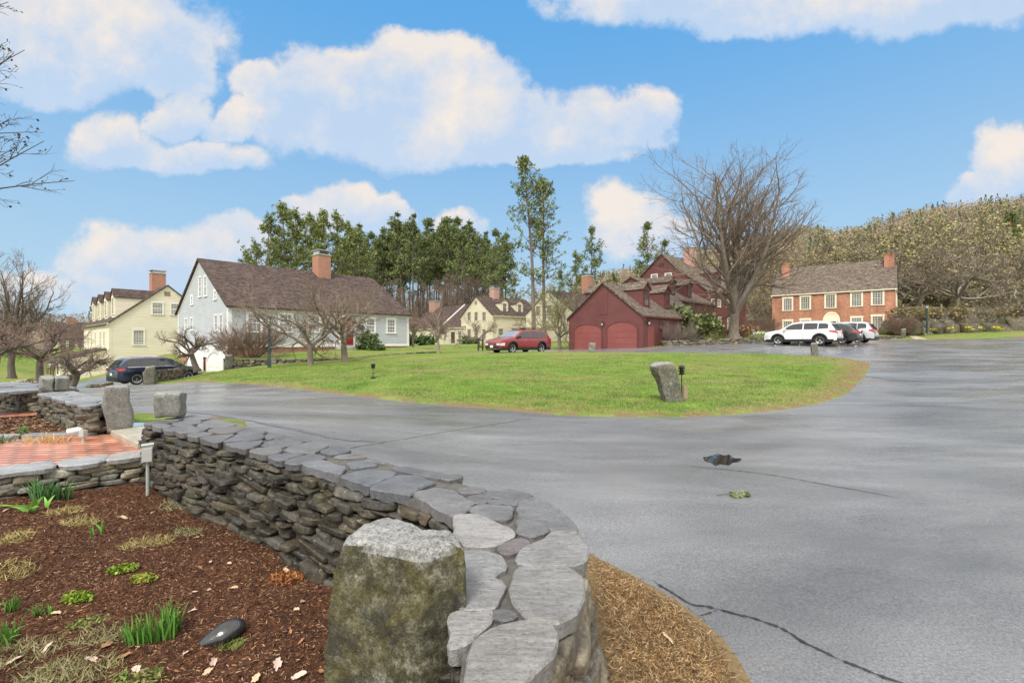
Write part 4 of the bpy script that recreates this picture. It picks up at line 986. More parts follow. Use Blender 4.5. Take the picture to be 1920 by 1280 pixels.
# the big mossy post right in front
def big_post():
    top = [(236,486),(258,432),(335,378),(440,334),(500,322),(560,345),(640,362),(698,393),(730,408),(800,402),(880,418),(916,448),(936,500),(900,498),(870,508),(820,522),(780,532),(738,545),(690,552),(630,545),(560,530),(490,518),(420,505),(350,494),(290,490)]
    zt = -.70; q = np.array(cappoly(top, z=zt)); c = q.mean(0)
    n = 132; seg = np.linalg.norm(np.roll(q,-1,0)-q, axis=1); cum = np.concatenate([[0], np.cumsum(seg)]); qq = np.vstack([q, q[:1]])
    s = np.linspace(0, cum[-1], n, endpoint=False); ring = np.stack([np.interp(s, cum, qq[:,i]) for i in (0,1)], 1)
    foot = np.array([(-1.08,1.34),(-1.05,1.90),(-.62,1.98),(-.20,1.86),(-.135,1.60),(-.165,1.40),(-.42,1.335),(-.80,1.30)])*.0
    V = []; lev = list(np.linspace(0, 1, 64)); H_ = 1.05
    for t in lev:
        z = zt-H_*t; r = ring.copy(); g = min(1, t/.25)
        left = np.clip((c[0]-r[:,0])/.2, 0, 1); r[:,0] -= left*(.02*g+.05*min(1, t*1.6)+.0*t)
        r[:,1] -= np.clip((c[1]-r[:,1])/.15, 0, 1)*.035*t; r[:,1] += np.clip((r[:,1]-c[1])/.15, 0, 1)*.05*t
        d = (r-c); l = np.linalg.norm(d, axis=1)[:,None]; d = d/l
        for i in range(n):
            p = Vector((r[i,0]*5, r[i,1]*5, z*5)); o = noise.noise(p)*.018+noise.noise(p*2.7)*.010+noise.noise(p*7)*.004+noise.noise(p*15)*.002
            k = min(1, t/.03); rr = r[i]+d[i]*(o*(.25+.75*k)+(-.012 if t == 0 else 0)); V.append((rr[0], rr[1], z-(0 if t else -.0)))
    V = np.array(V); nl = len(lev); i = np.arange(nl-1)[:,None]*n; j = np.arange(n)[None,:]; j2 = (j+1) % n
    Q = np.stack([i+j2, i+j, i+n+j, i+n+j2], -1).reshape(-1,4)
    fs = [tuple(f) for f in Q]
    # chipped top: ring inwards to the centre, slightly rough
    k0 = 0; Vt = list(map(tuple, V)); prev = list(range(n)); K = 14
    for a in range(1, K+1):
        cur = []
        for i_ in range(n):
            f = 1-a/K*.985; x = c[0]+(V[i_,0]-c[0])*f; y = c[1]+(V[i_,1]-c[1])*f; p = Vector((x*9, y*9, 2.2)); z = zt+.006*min(a,2)+noise.noise(p)*.012+noise.noise(p*3)*.006
            cur.append(len(Vt)); Vt.append((x, y, z))
        for i_ in range(n): fs.append((prev[i_], prev[(i_+1) % n], cur[(i_+1) % n], cur[i_]))
        prev = cur
    fs.append(tuple(prev))
    V = np.array(Vt); V -= np.array((c[0], c[1], zt-H_))
    o = mesh_np('granite_post', V, fs, M['granite_moss'], None, True)
    import bmesh
    bm = bmesh.new(); bm.from_mesh(o.data); bmesh.ops.recalc_face_normals(bm, faces=bm.faces); bm.to_mesh(o.data); bm.free()
    o.location = (c[0], c[1], zt-H_); tag(o, 'huge rough granite post, moss green sides and pale broken top, nearest of all', 'granite post')
big_post()

# ---------------- bed, brick path, low walls at the left
def mulchz(x, y):
    x = np.asarray(x, float); y = np.asarray(y, float)
    nx_, ny_ = -.63, .78; d = (x+4.04)*nx_+(y-4.96)*ny_          # beyond the low wall
    lo = -1.60+.11*np.clip((-x-3)/2, 0, 1)
    f = np.clip((d-.1)/.2, 0, 1); return lo*(1-f)+(-1.30)*f
def sheet(name, poly, zf, mat, res=.2, kind='structure', rough=0, parent=None, dense=None, up=0):
    pts, edges = [], []
    for i in range(len(poly)):
        a, b = Vector(poly[i]), Vector(poly[(i+1) % len(poly)]); n = max(1, int((b-a).length/res))
        pts += [tuple(a.lerp(b, q/n)) for q in range(n)]
    nP = len(pts); edges = [(i, (i+1) % nP) for i in range(nP)]
    pa = np.array(poly); X, Y = np.meshgrid(np.arange(pa[:,0].min(), pa[:,0].max(), res), np.arange(pa[:,1].min(), pa[:,1].max(), res))
    X, Y = X.ravel()+RNG.uniform(-.2,.2,X.size)*res, Y.ravel()+RNG.uniform(-.2,.2,Y.size)*res; ok = inpoly(X, Y, poly) & (pdist(X, Y, poly) > res*.4)
    pts += list(zip(X[ok], Y[ok]))
    if dense is not None:
        X, Y = dense; ok = inpoly(X, Y, poly) & (pdist(X, Y, poly) > .03); pts += list(zip(X[ok], Y[ok]))
    V, _, Fc, _, _, _ = geometry.delaunay_2d_cdt([Vector(p) for p in pts], edges, [], 1, 1e-5)
    V = np.array([tuple(v) for v in V]); z = zf(V[:,0], V[:,1])+up
    if rough: z = z+np.array([noise.noise(Vector((p[0]*3, p[1]*3, 0)))*rough+noise.noise(Vector((p[0]*14, p[1]*14, 5)))*rough*.35 for p in V])
    Fc = [f if (V[f[1]][0]-V[f[0]][0])*(V[f[2]][1]-V[f[0]][1])-(V[f[1]][1]-V[f[0]][1])*(V[f[2]][0]-V[f[0]][0]) > 0 else f[::-1] for f in Fc if len(f) == 3]
    o = mesh_np(name, np.column_stack([V, z]), Fc, mat, parent, True); box_uv(o.data)
    return tag(o, kind=kind) if parent is None else o
def mulchmat():
    m, t, b = nmat('bark_mulch')
    n1 = ntex(t, 1.6, 5, .65); n2 = ntex(t, 40, 5, .8); n3 = ntex(t, 90, 3, .8, stretch=(1,2.6,1))
    c = ramp(t, n2, [(.28, (.018,.008,.005)), (.48, (.085,.036,.018)), (.62, (.17,.075,.036)), (.8, (.34,.19,.11))])
    c = mixm(t, 1.0, c, ramp(t, n1, [(.3, .65), (.7, 1.3)]), 'MULTIPLY')
    sock(t, b, 'Base Color', c); sock(t, b, 'Roughness', .85); sock(t, b, 'Specular IOR Level', .25)
    p = bump(t, b, n2, .9, .02); bump(t, b, n3, .6, .01, p); return m
M['mulch'] = mulchmat()
dx, dy = np.meshgrid(np.arange(-5, .2, .07), np.arange(1.2, 5.2, .07)); dx = dx.ravel()+RNG.uniform(-.02,.02,dx.size); dy = dy.ravel()+RNG.uniform(-.02,.02,dy.size)
sheet('mulch_bed', GARDEN, mulchz, M['mulch'], .25, rough=.035, dense=(dx, dy))
M['paver'] = brickmat('brick_pavers', (.44,.13,.065), (.56,.27,.17), (.16,.10,.075), .21, .105, .014, .38, (.6,1.4), .6, 3.0, spec=.55)
PATH = [(-4.30,5.00),(-3.98,5.05),(-4.32,5.42),(-5.42,6.22),(-5.72,6.12),(-6.05,6.12),(-6.45,5.8),(-12,4.2),(-12,1.2),(-4.95,4.38)]
sheet('brick_path', PATH, lambda x, y: np.full(np.shape(x), -1.262), M['paver'], .4)
sheet('brick_path', [(-13,6.7),(-9.2,7.15),(-8.2,7.75),(-8.0,8.3),(-8.45,8.5),(-8.75,8.05),(-9.9,8.6),(-13,8.9)], lambda x, y: np.full(np.shape(x), -1.262), M['paver'], .4)
def lowwall(name, label, face, thick, zt, zb, out_side, n=4, ch=(.05,.1), ln=(.15,.45), cap=None, capw=.3, base=(.075,.066,.048), mat='fieldstone', capcol=(.30,.31,.33), group=None, back=False, zfun=None):
    e = empty(name, (0,0,0), 0, label, 'stone wall', group)
    capth = .05 if cap else 0; parts = [face_stones(face, zb, zt-capth, out_side, ch, ln, .16, n, base=base, jit=.012, zfun=zfun)]
    P_ = [np.array(p) for p in face]; nn = []
    for i in range(len(P_)):
        d = P_[min(i+1,len(P_)-1)]-P_[max(i-1,0)]; d = d/np.hypot(*d); nn.append(np.array((d[1],-d[0]))*out_side)
    bk = [p-n_*thick for p, n_ in zip(P_, nn)]
    if back: parts.append(face_stones([tuple(p) for p in bk], zb, zt-capth, -out_side, ch, ln, .16, n, base=base, jit=.012, zfun=zfun))
    for a, b, sg in ((P_[0], bk[0], -1), (P_[-1], bk[-1], 1)): parts.append(face_stones([tuple(a), tuple(b)], zb, zt-capth, out_side*sg, ch, ln, .14, n, base=base, jit=.01, zfun=zfun))
    V, Fc, C = join(parts); mesh_np('stonework', V, Fc, M[mat], e, False, col=C)
    fz = (lambda p: 0) if zfun is None else (lambda p: zfun(p[0], p[1]))
    V = []; Q = []
    for i, (p, n_, b) in enumerate(zip(P_, nn, bk)):
        dd = P_[min(i+1,len(P_)-1)]-P_[max(i-1,0)]; dd = dd/np.hypot(*dd)*(.09 if i == 0 else -.09 if i == len(P_)-1 else 0)
        f = p-n_*.07+dd; g = b+n_*.07+dd; z = fz(p)
        V += [(f[0],f[1],zb+z),(f[0],f[1],zt-capth-.03+z),(g[0],g[1],zt-capth-.03+z),(g[0],g[1],zb+z)]
        if i: k = 4*i; Q += [(k-4,k,k+1,k-3),(k-3,k+1,k+2,k-2),(k-2,k+2,k+3,k-1)]
    Q += [(0,1,2,3), (4*len(P_)-1,4*len(P_)-2,4*len(P_)-3,4*len(P_)-4)]
    mesh_np('core', np.array(V), Q, M['core'], e)
    if cap:
        fr = [tuple(p+n_*.03) for p, n_ in zip(P_, nn)]; rg = fr+[tuple(b-n_*.02) for b, n_ in zip(bk[::-1], nn[::-1])]
        for pl in voronoi(rg, cap, .015): slab(pl, zt, .05, e, col=capcol, res=max(.06, cap/5), zjit=.006)
    return e
lowwall('low_garden_wall', 'knee low stacked slate wall with pale coping edging the brick path', [(-3.98,5.02),(-4.40,4.66),(-4.88,4.28),(-7.0,2.6),(-12,-1.3)], .34, -1.245, -1.72, -1, cap=.42, capcol=(.30,.305,.31), ch=(.035,.085), ln=(.15,.42), base=(.13,.12,.09))
# stone edging on the far side of the path
e = empty('path_edging', (0,0,0), 0, 'row of flat pale edging stones on the far side of the brick path', 'edging stones')
for k in range(9):
    a = np.array((-5.72-.9*k*.9, 6.14-.18*k)); slab([(a[0],a[1]),(a[0]-.76,a[1]-.16),(a[0]-.78,a[1]+.02),(a[0]-.04,a[1]+.17)], -1.235, .06, e, 'edging_stone', (.28,.285,.29), .08)
w2 = lowwall('garden_wall', 'stacked stone wall with wet flagstone top, beside the tall grooved granite post', [(-5.66,6.05),(-6.8,6.85),(-7.95,7.64)], .40, -.86, -1.5, -1, cap=.34, capcol=(.23,.235,.245), ch=(.045,.1), ln=(.14,.36), back=True)
w3 = lowwall('garden_wall', 'stacked stone wall with wet flagstone top at the left edge beyond the second path', [(-8.5,8.05),(-9.95,8.84),(-12.5,9.3),(-16,9.6)], .6, -.86, -1.5, -1, cap=.4, capcol=(.25,.255,.265), ch=(.045,.1), ln=(.14,.36), back=True)
st = slab([(-5.47,6.18),(-4.95,5.77),(-4.42,5.36),(-4.0,5.8),(-4.5,6.3),(-4.98,6.78)], -1.19, .09, None, 'stone_step', (.42,.40,.33), .05, mat=M['slab'])
tag(st, 'broad pale stone step between the tall post and the near wall', 'stone step')
# ---------------- walls farther off
def gwall(name, label, pxs, h, thick, side, **k):
    pts = [(X_(a, d), d) for a, d in pxs]; return lowwall(name, label, pts, thick, h, -.25, side, zfun=lambda x, y: gz(x, y), mat='stone_far', **k)
gw = smoothline([(437,27.2),(520,27.4),(590,28.2),(650,29.2),(700,30.2),(750,31.4),(806,33.2)], 3)
HW = [.62-.42*i/(len(gw)-1) for i in range(len(gw))]
def terr_wall():
    pts = [(X_(a, d), d) for a, d in gw]; top = [Z_(b, d) for b, d in zip(np.interp([g[0] for g in gw], [437,500,590,650,700,750,806],[674,673,672.5,671,667,662.5,659]), [g[1] for g in gw])]
    gr = [gz(*p) for p in pts]; hh = float(np.mean(np.array(top)-np.array(gr)))
    xs = [p[0] for p in pts]
    zt = lambda x, y: float(np.interp(x, xs, top))
    e = empty('retaining_wall', (0,0,0), 0, 'low dark stone retaining wall on the lawn below the grey house', 'stone wall')
    V, Fc, C = face_stones(pts, -.95, 0, 1, (.06,.13), (.2,.5), .2, 3, base=(.13,.12,.10), jit=.02, zfun=zt)
    mesh_np('stonework', V, Fc, M['stone_far'], e, True, col=C)
    c = MB()
    for i in range(len(pts)-1):
        (x0,y0),(x1,y1) = pts[i], pts[i+1]; z0, z1 = top[i]-.03, top[i+1]-.03; dx_, dy_ = -(y1-y0), x1-x0; l = math.hypot(dx_, dy_); dx_, dy_ = dx_/l, dy_/l; a, b = .06, .5
        c.poly([(x0+dx_*a,y0+dy_*a,z0),(x1+dx_*a,y1+dy_*a,z1),(x1+dx_*b,y1+dy_*b,z1),(x0+dx_*b,y0+dy_*b,z0)]); c.poly([(x0+dx_*a,y0+dy_*a,z0-1.1),(x1+dx_*a,y1+dy_*a,z1-1.1),(x1+dx_*a,y1+dy_*a,z1),(x0+dx_*a,y0+dy_*a,z0)])
    c.build('core', M['core'], e)
    # the yard it holds up
    hw = [H.wd(s, -.02) for s in (H.L+.5, H.L*.6, H.L*.3, 0)]; back = [(p.x, p.y) for p in hw]
    base_z = [-.50, -.56, -.78, -1.02]
    poly = [(x+.15*0, y+.25) for x, y in pts]+[(X_(806,33.2)+.8, 34.5)]+back
    def zf(x, y):
        out = np.empty(len(x))
        bx = np.array([b[0] for b in back][::-1]); bz = np.array(base_z[::-1])
        for i, (a, b) in enumerate(zip(x, y)):
            dw = pdist(np.array([a]), np.array([b]), pts, False)[0]; dh = pdist(np.array([a]), np.array([b]), back, False)[0]
            f = dw/(dw+dh+1e-6); out[i] = (zt(a, b)-.05)*(1-f)+float(np.interp(a, bx, bz))*f
        return out
    sheet('yard', poly, zf, M['lawn'], .8)
terr_wall()
gwall('retaining_wall', 'low stone wall edging the raised lawn under the bare maple', smoothline([(1242,36.8),(1300,36.3),(1360,36.2),(1440,36.9),(1500,38.5)], 3), .42, .4, 1, n=3, ch=(.07,.13), ln=(.25,.6), base=(.12,.11,.09))
gwall('retaining_wall', 'short low wall of flat stones in front of the brick house', [(1640,48),(1665,48),(1692,49)], .35, .4, 1, n=2, ch=(.08,.14), ln=(.3,.6), base=(.16,.15,.13))
gwall('field_wall', 'long rough fieldstone wall beyond the road at the far left', [(-30,34),(30,33),(80,32),(124,31.5)], .75, .5, 1, n=3, ch=(.09,.2), ln=(.25,.6), base=(.2,.19,.17))
gwall('low_stone_wall', 'low wall of flat stones left of the dark blue car', [(160,27),(180,27),(200,27)], .45, .5, 1, n=3, ch=(.07,.13), ln=(.25,.6), base=(.13,.12,.10))
gwall('low_stone_wall', 'low dark wall beside the driveway behind the slim granite post', [(290,25),(315,27.5),(345,30)], .75, .5, 1, n=3, ch=(.07,.13), ln=(.25,.6), base=(.13,.12,.10))
# ================================================================ trees
def nrm(a): return a/(np.linalg.norm(a, axis=-1, keepdims=True)+1e-9)
def tubes(Pt, Rd, k):
    """Pt (N,n,3) polylines, Rd (N,n)"""
    N_, n, _ = Pt.shape; T = np.empty_like(Pt); T[:,1:-1] = Pt[:,2:]-Pt[:,:-2]; T[:,0] = Pt[:,1]-Pt[:,0]; T[:,-1] = Pt[:,-1]-Pt[:,-2]; T = nrm(T)
    m = nrm(T.mean(1)); ref = np.where(np.abs(m[:,2:3]) < .8, np.array([[0,0,1.]]), np.array([[1.,0,0]]))
    A = nrm(np.cross(T, ref[:,None,:])); B = np.cross(T, A); an = np.arange(k)*2*math.pi/k
    V = Pt[:,:,None,:]+(A[:,:,None,:]*np.cos(an)[None,None,:,None]+B[:,:,None,:]*np.sin(an)[None,None,:,None])*Rd[:,:,None,None]
    b = (np.arange(N_)*n*k)[:,None,None]; i = (np.arange(n-1)*k)[None,:,None]; j = np.arange(k)[None,None,:]; j2 = (j+1) % k
    Q = np.stack([b+i+j, b+i+j2, b+i+k+j2, b+i+k+j], -1).reshape(-1,4)
    return V.reshape(-1,3), Q
def grow(st, dr, ln, rd, n, wig, trop, rng, tip=.25, sag=0):
    N_ = len(st); Pt = np.empty((N_, n, 3)); Pt[:,0] = st; d = nrm(dr.copy())
    for i in range(1, n):
        d = nrm(d+rng.normal(size=(N_,3))*wig+np.array((0,0,1.))*(trop-sag*i/n)); Pt[:,i] = Pt[:,i-1]+d*(ln/(n-1))[:,None]
    Rd = rd[:,None]*np.linspace(1, tip, n)[None,:]
    return Pt, Rd
def spawn(Pt, Rd, ln, kids, t0, ang, lf, rf, rng, tmax=.97, minr=.004, uniform=False):
    N_, n, _ = Pt.shape; t = rng.uniform(t0, tmax, (N_, kids))
    if uniform: t = np.linspace(t0, tmax, kids)[None,:]+rng.uniform(-.5,.5,(N_,kids))*(tmax-t0)/kids
    t = np.clip(t, 0, .985); f = t*(n-1); i = np.minimum(f.astype(int), n-2); fr = (f-i)[...,None]; r_ = np.arange(N_)[:,None]
    p = Pt[r_, i]*(1-fr)+Pt[r_, i+1]*fr; d = nrm(Pt[r_, i+1]-Pt[r_, i]); pr = Rd[r_, i]
    q = rng.normal(size=d.shape); q = nrm(q-(q*d).sum(-1, keepdims=True)*d); a = R(1)*(ang[0]+(ang[1]-ang[0])*rng.random((N_,kids)))[...,None]
    nd_ = np.cos(a)*d+np.sin(a)*q; L_ = ln[:,None]*(lf[0]+(lf[1]-lf[0])*rng.random((N_,kids)))*(1.15-.6*t)
    r2 = np.maximum(np.minimum(pr*rf, pr), minr)
    return p.reshape(-1,3), nd_.reshape(-1,3), L_.ravel(), r2.ravel()
def tree_mesh(starts, levels, rng, cut=2):
    """starts = (pos, dir, len, rad) arrays; returns woody trunk+limbs, twigs and the twig tips"""
    st, dr, ln, rd = (np.array(a, float) for a in starts); big, small = [], []; tips = None
    for li, lv in enumerate(levels):
        Pt, Rd = grow(st, dr, ln, rd, lv['n'], lv['wig'], lv['trop'], rng, lv.get('tip', .3), lv.get('sag', 0))
        V, Q = tubes(Pt, Rd, lv['k']); (big if li < cut else small).append((V, Q, np.zeros((len(V),3)))); tips = Pt
        if 'kids' in lv: st, dr, ln, rd = spawn(Pt, Rd, ln, lv['kids'], lv['t0'], lv['ang'], lv['lf'], lv['rf'], rng, lv.get('tmax', .97), lv.get('minr', .004), lv.get('uni', False))
    return join(big), (join(small) if small else None), tips
def leaves(cent, cnt, spread, size, cols, rng, up=.0, thin=1.0, tri=False):
    """cnt leaf faces scattered round each centre"""
    c = np.repeat(cent, cnt, 0)+rng.normal(size=(len(cent)*cnt,3))*spread; n_ = len(c)
    a = nrm(rng.normal(size=(n_,3))+np.array((0,0,up))); q = rng.normal(size=(n_,3)); b = nrm(np.cross(a, q)); s = size*rng.uniform(.6,1.4,(n_,1))
    ci = rng.integers(0, len(cols), n_); g = rng.uniform(.7,1.3,(n_,1)); cc = np.array(cols)[ci]*g
    if tri:
        V = np.stack([c-b*s*.5*thin, c+b*s*.5*thin, c+a*s], 1); return V.reshape(-1,3), np.arange(n_*3).reshape(-1,3), np.repeat(cc, 3, 0)
    V = np.stack([c-b*s*.5*thin-a*s*.5, c+b*s*.5*thin-a*s*.5, c+b*s*.35*thin+a*s*.5, c-b*s*.35*thin+a*s*.5], 1)
    return V.reshape(-1,3), np.arange(n_*4).reshape(-1,4), np.repeat(cc, 4, 0)
def bark(name, c1, c2, sc_=8): return pm(name, c1, c2, sc_, .9, .6, .03, stretch=(1,1,.25))
M['bark'] = bark('grey_brown_bark', (.125,.10,.08), (.24,.20,.165)); M['bark_dark'] = bark('dark_bark', (.075,.06,.05), (.15,.125,.105)); M['bark_red'] = bark('reddish_bark', (.13,.065,.06), (.22,.13,.115))
M['bark_pale'] = bark('pale_bark', (.20,.165,.13), (.33,.285,.235)); M['twig'] = pm('tan_twigs', (.17,.125,.09), (.27,.205,.15), 2, .9); M['twig_red'] = pm('reddish_twigs', (.20,.125,.11), (.29,.20,.17), 2, .9)
M['twig_grey'] = pm('grey_twigs', (.15,.125,.10), (.24,.20,.165), 2, .9); M['twig_yel'] = pm('yellow_green_twigs', (.17,.16,.07), (.28,.27,.13), 2, .9)
M['leaf'] = colmat('leaves', .75, nscale=3, namt=.2); M['pinebark'] = bark('pine_bark', (.11,.085,.07), (.20,.16,.135))
TW = {'': 'twig', 'red': 'twig_red', 'grey': 'twig_grey', 'yel': 'twig_yel'}
PROTO = {}
def bare_proto(key, H_, spread, seed, style='round', kids=(7,6,6,5), twig='', barkm='bark', trunk_r=.16, th=.28, leaf=None, lean=0, limbs=None, fine=.006):
    """unit prototype placed at the origin, H_ metres tall"""
    rng = np.random.default_rng(seed); rr = trunk_r; hT = H_*th
    base = (np.array([[0,0,-.15]]), np.array([[lean,0,1.]]), np.array([hT+.15]), np.array([rr]))
    Pt, Rd = grow(*base, 7, .05, .0, rng, .72); Rd[:,0] *= 1.35; V, Q = tubes(Pt, Rd, 12); tr = [(V, Q, np.zeros((len(V),3)))]
    top = Pt[0,-1]; nl = limbs or kids[0]; az = np.linspace(0, 2*math.pi, nl, endpoint=False)+rng.uniform(-.35,.35,nl)
    el = {'vase': R(66), 'round': R(42), 'flat': R(24), 'oak': R(38)}[style]+rng.uniform(-.22,.22,nl)
    hs = rng.uniform(.72,1,nl); st = Pt[0,0]+(Pt[0,-1]-Pt[0,0])*hs[:,None]
    dr = np.stack([np.cos(az)*np.cos(el), np.sin(az)*np.cos(el), np.sin(el)], 1)
    reach = np.sqrt((np.cos(el)*spread/2)**2+(np.sin(el)*(H_-hT))**2)*rng.uniform(.8,1.05,nl)
    if style == 'vase': dr[0] = (0.05,0,1); reach[0] = H_-hT; dr[1] = (-.15,.1,1); reach[1] = (H_-hT)*.95
    ln = reach*.95; rd = rr*rng.uniform(.42,.62,nl); cr = []
    tp = {'vase': .10, 'round': .05, 'flat': .06, 'oak': .03}[style]; wg = {'vase': .09, 'round': .2, 'flat': .28, 'oak': .24}[style]
    LV = [dict(n=9, wig=wg, trop=tp, k=8, tip=.22, kids=kids[1], t0=.2, ang=(25,60), lf=(.38,.62), rf=.62, uni=True),
          dict(n=7, wig=wg*1.1, trop=tp, k=5, tip=.3, kids=kids[2], t0=.15, ang=(25,60), lf=(.38,.65), rf=.6, uni=True, minr=fine*1.4),
          dict(n=5, wig=.16, trop=tp, k=3, tip=.4, kids=kids[3], t0=.1, ang=(25,60), lf=(.4,.75), rf=.6, minr=fine),
          dict(n=4, wig=.15, trop=tp*1.5, k=3, tip=.6)]
    (bv, bf, bc), sm, tips = tree_mesh((st, dr, ln, rd), LV, rng, 2)
    b = join(tr+[(bv, bf, bc)]); e = empty('proto', (0,0,0))
    nm = mesh_np('trunk', b[0], b[1], M[barkm], e, True); nm2 = mesh_np('crown', sm[0], sm[1], M[TW[twig]], e)
    if leaf:
        cols, per, size = leaf; c = tips[:, -1][rng.random(len(tips)) < per]; c2 = tips[:, 2]*.5+tips[:, 1]*.5; c2 = c2[rng.random(len(tips)) < per]
        V, Fc, C = leaves(np.vstack([c, c2]), 2, size*.8, size, cols, rng); lo = mesh_np('foliage', V, Fc, M['leaf'], e, col=C)
    PROTO[key] = [e, max(sm[0][:,2].max(), b[0][:,2].max()), False]; return e
def place(key, name, label, px, d, yb=None, yt=None, rot=0, group=None, cat='tree', h=None, zb=None, sx=1.0):
    e, H_, used = PROTO[key]
    if used: e = copy_tree(e)
    PROTO[key][2] = True
    x = X_(px, d); z = zb if zb is not None else (gz(x, d) if yb is None else Z_(yb, d))
    hh = h if h else Z_(yt, d)-z; s = hh/H_
    e.location = (x, d, z-.05); e.rotation_euler = (0,0,rot); e.scale = (s*sx, s*sx, s)
    e.name = name
    if name in KIDS: pass
    for k in ('label','category','group'):
        if k in e: del e[k]
    return tag(e, label, cat, group)
_ct = copy_tree
def copy_tree(o, parent=None, kids=None):
    c = o.copy(); link(c, parent)
    for ch in list(o.children): copy_tree(ch, c)
    return c
# note: children are looked up on the object itself, names may change
# ---- the big bare maple
bare_proto('maple', 19.4, 14.5, 11, 'vase', kids=(11,8,7,5), twig='', barkm='bark', trunk_r=.43, th=.15, fine=.010)
place('maple', 'maple_tree', 'great bare maple with a thick grey trunk in front of the red house', 1376, 42, yb=631, yt=250, rot=2.6, sx=1.26)
# ---- orchard-like trees on the lawn
bare_proto('apple_a', 5.2, 7.2, 21, 'oak', kids=(5,7,7,6), twig='', trunk_r=.15, th=.2, fine=.0042)
place('apple_a', 'apple_tree', 'bare spreading apple tree by the lamp post, in front of the grey house', 584, 25.3, yb=685, yt=505, rot=2.2)
bare_proto('apple_b', 5.2, 6.4, 22, 'oak', kids=(5,7,7,6), twig='', trunk_r=.15, th=.24, fine=.0042)
place('apple_b', 'apple_tree', 'bare apple tree standing before the dark red door of the grey house', 648, 26.8, yb=680, yt=508, rot=.3)
bare_proto('gnarl_a', 3.2, 5.6, 23, 'flat', kids=(4,7,7,5), twig='', barkm='bark_dark', trunk_r=.19, th=.42, lean=-.28, limbs=5)
place('gnarl_a', 'gnarled_tree', 'dark gnarled bare tree leaning before the white arched garage doors', 370, 25.2, yb=691, yt=606, rot=.15)
bare_proto('gnarl_b', 3.0, 4.6, 29, 'flat', kids=(5,7,7,5), twig='', barkm='bark_dark', trunk_r=.16, th=.34, lean=.5, limbs=6)
place('gnarl_b', 'gnarled_tree', 'dark gnarled bare tree leaning right in front of the cream shed wing', 131, 18.5, yb=727, yt=640, rot=.1)
bare_proto('vase_b', 10, 9, 25, 'vase', kids=(8,7,6,5), twig='', barkm='bark_dark', trunk_r=.26, th=.22, fine=.009)
place('vase_b', 'bare_tree', 'tall fan shaped bare tree at the left edge of the view', 22, 34, yb=705, yt=466, rot=1.0)
bare_proto('round_c', 5, 7, 26, 'oak', kids=(6,7,7,6), twig='red', barkm='bark_dark', trunk_r=.2, th=.25, fine=.007)
place('round_c', 'bare_tree', 'low spreading bare tree with reddish twigs beyond the paired granite blocks', 76, 28, yb=706, yt=585, rot=.5)
place('round_c', 'bare_tree', 'low bare tree half outside the left edge, under the fan shaped one', -25, 24, yb=712, yt=580, rot=2.5)
bare_proto('magenta', 4.4, 5.8, 27, 'oak', kids=(6,7,7,6), twig='red', barkm='bark_pale', trunk_r=.15, th=.36, fine=.007)
place('magenta', 'crab_apple_tree', 'bare tree with reddish twigs and pale trunk right of the grey house', 822, 32.5, yb=663, yt=560, rot=.5)
place('magenta', 'bare_shrub_tree', 'many stemmed bare reddish tree just behind the right end of the grey house', 775, 42, yb=654, yt=572, rot=2.5)
place('apple_a', 'bare_tree', 'bare brown tree in front of the cream gabled house', 898, 46, yb=650, yt=580, rot=4.0)
bare_proto('olive', 7.5, 8, 28, 'oak', kids=(7,7,7,6), twig='yel', barkm='bark', trunk_r=.2, th=.16, leaf=([(.15,.17,.05),(.2,.2,.07)], .22, .07), fine=.01)
place('olive', 'budding_tree', 'yellow green budding tree between the red car and the red garage', 1050, 42, yb=648, yt=520, rot=0)
place('apple_b', 'bare_tree', 'small reddish bare tree against the corner of the red house', 1322, 47, yb=632, yt=545, rot=1.0)
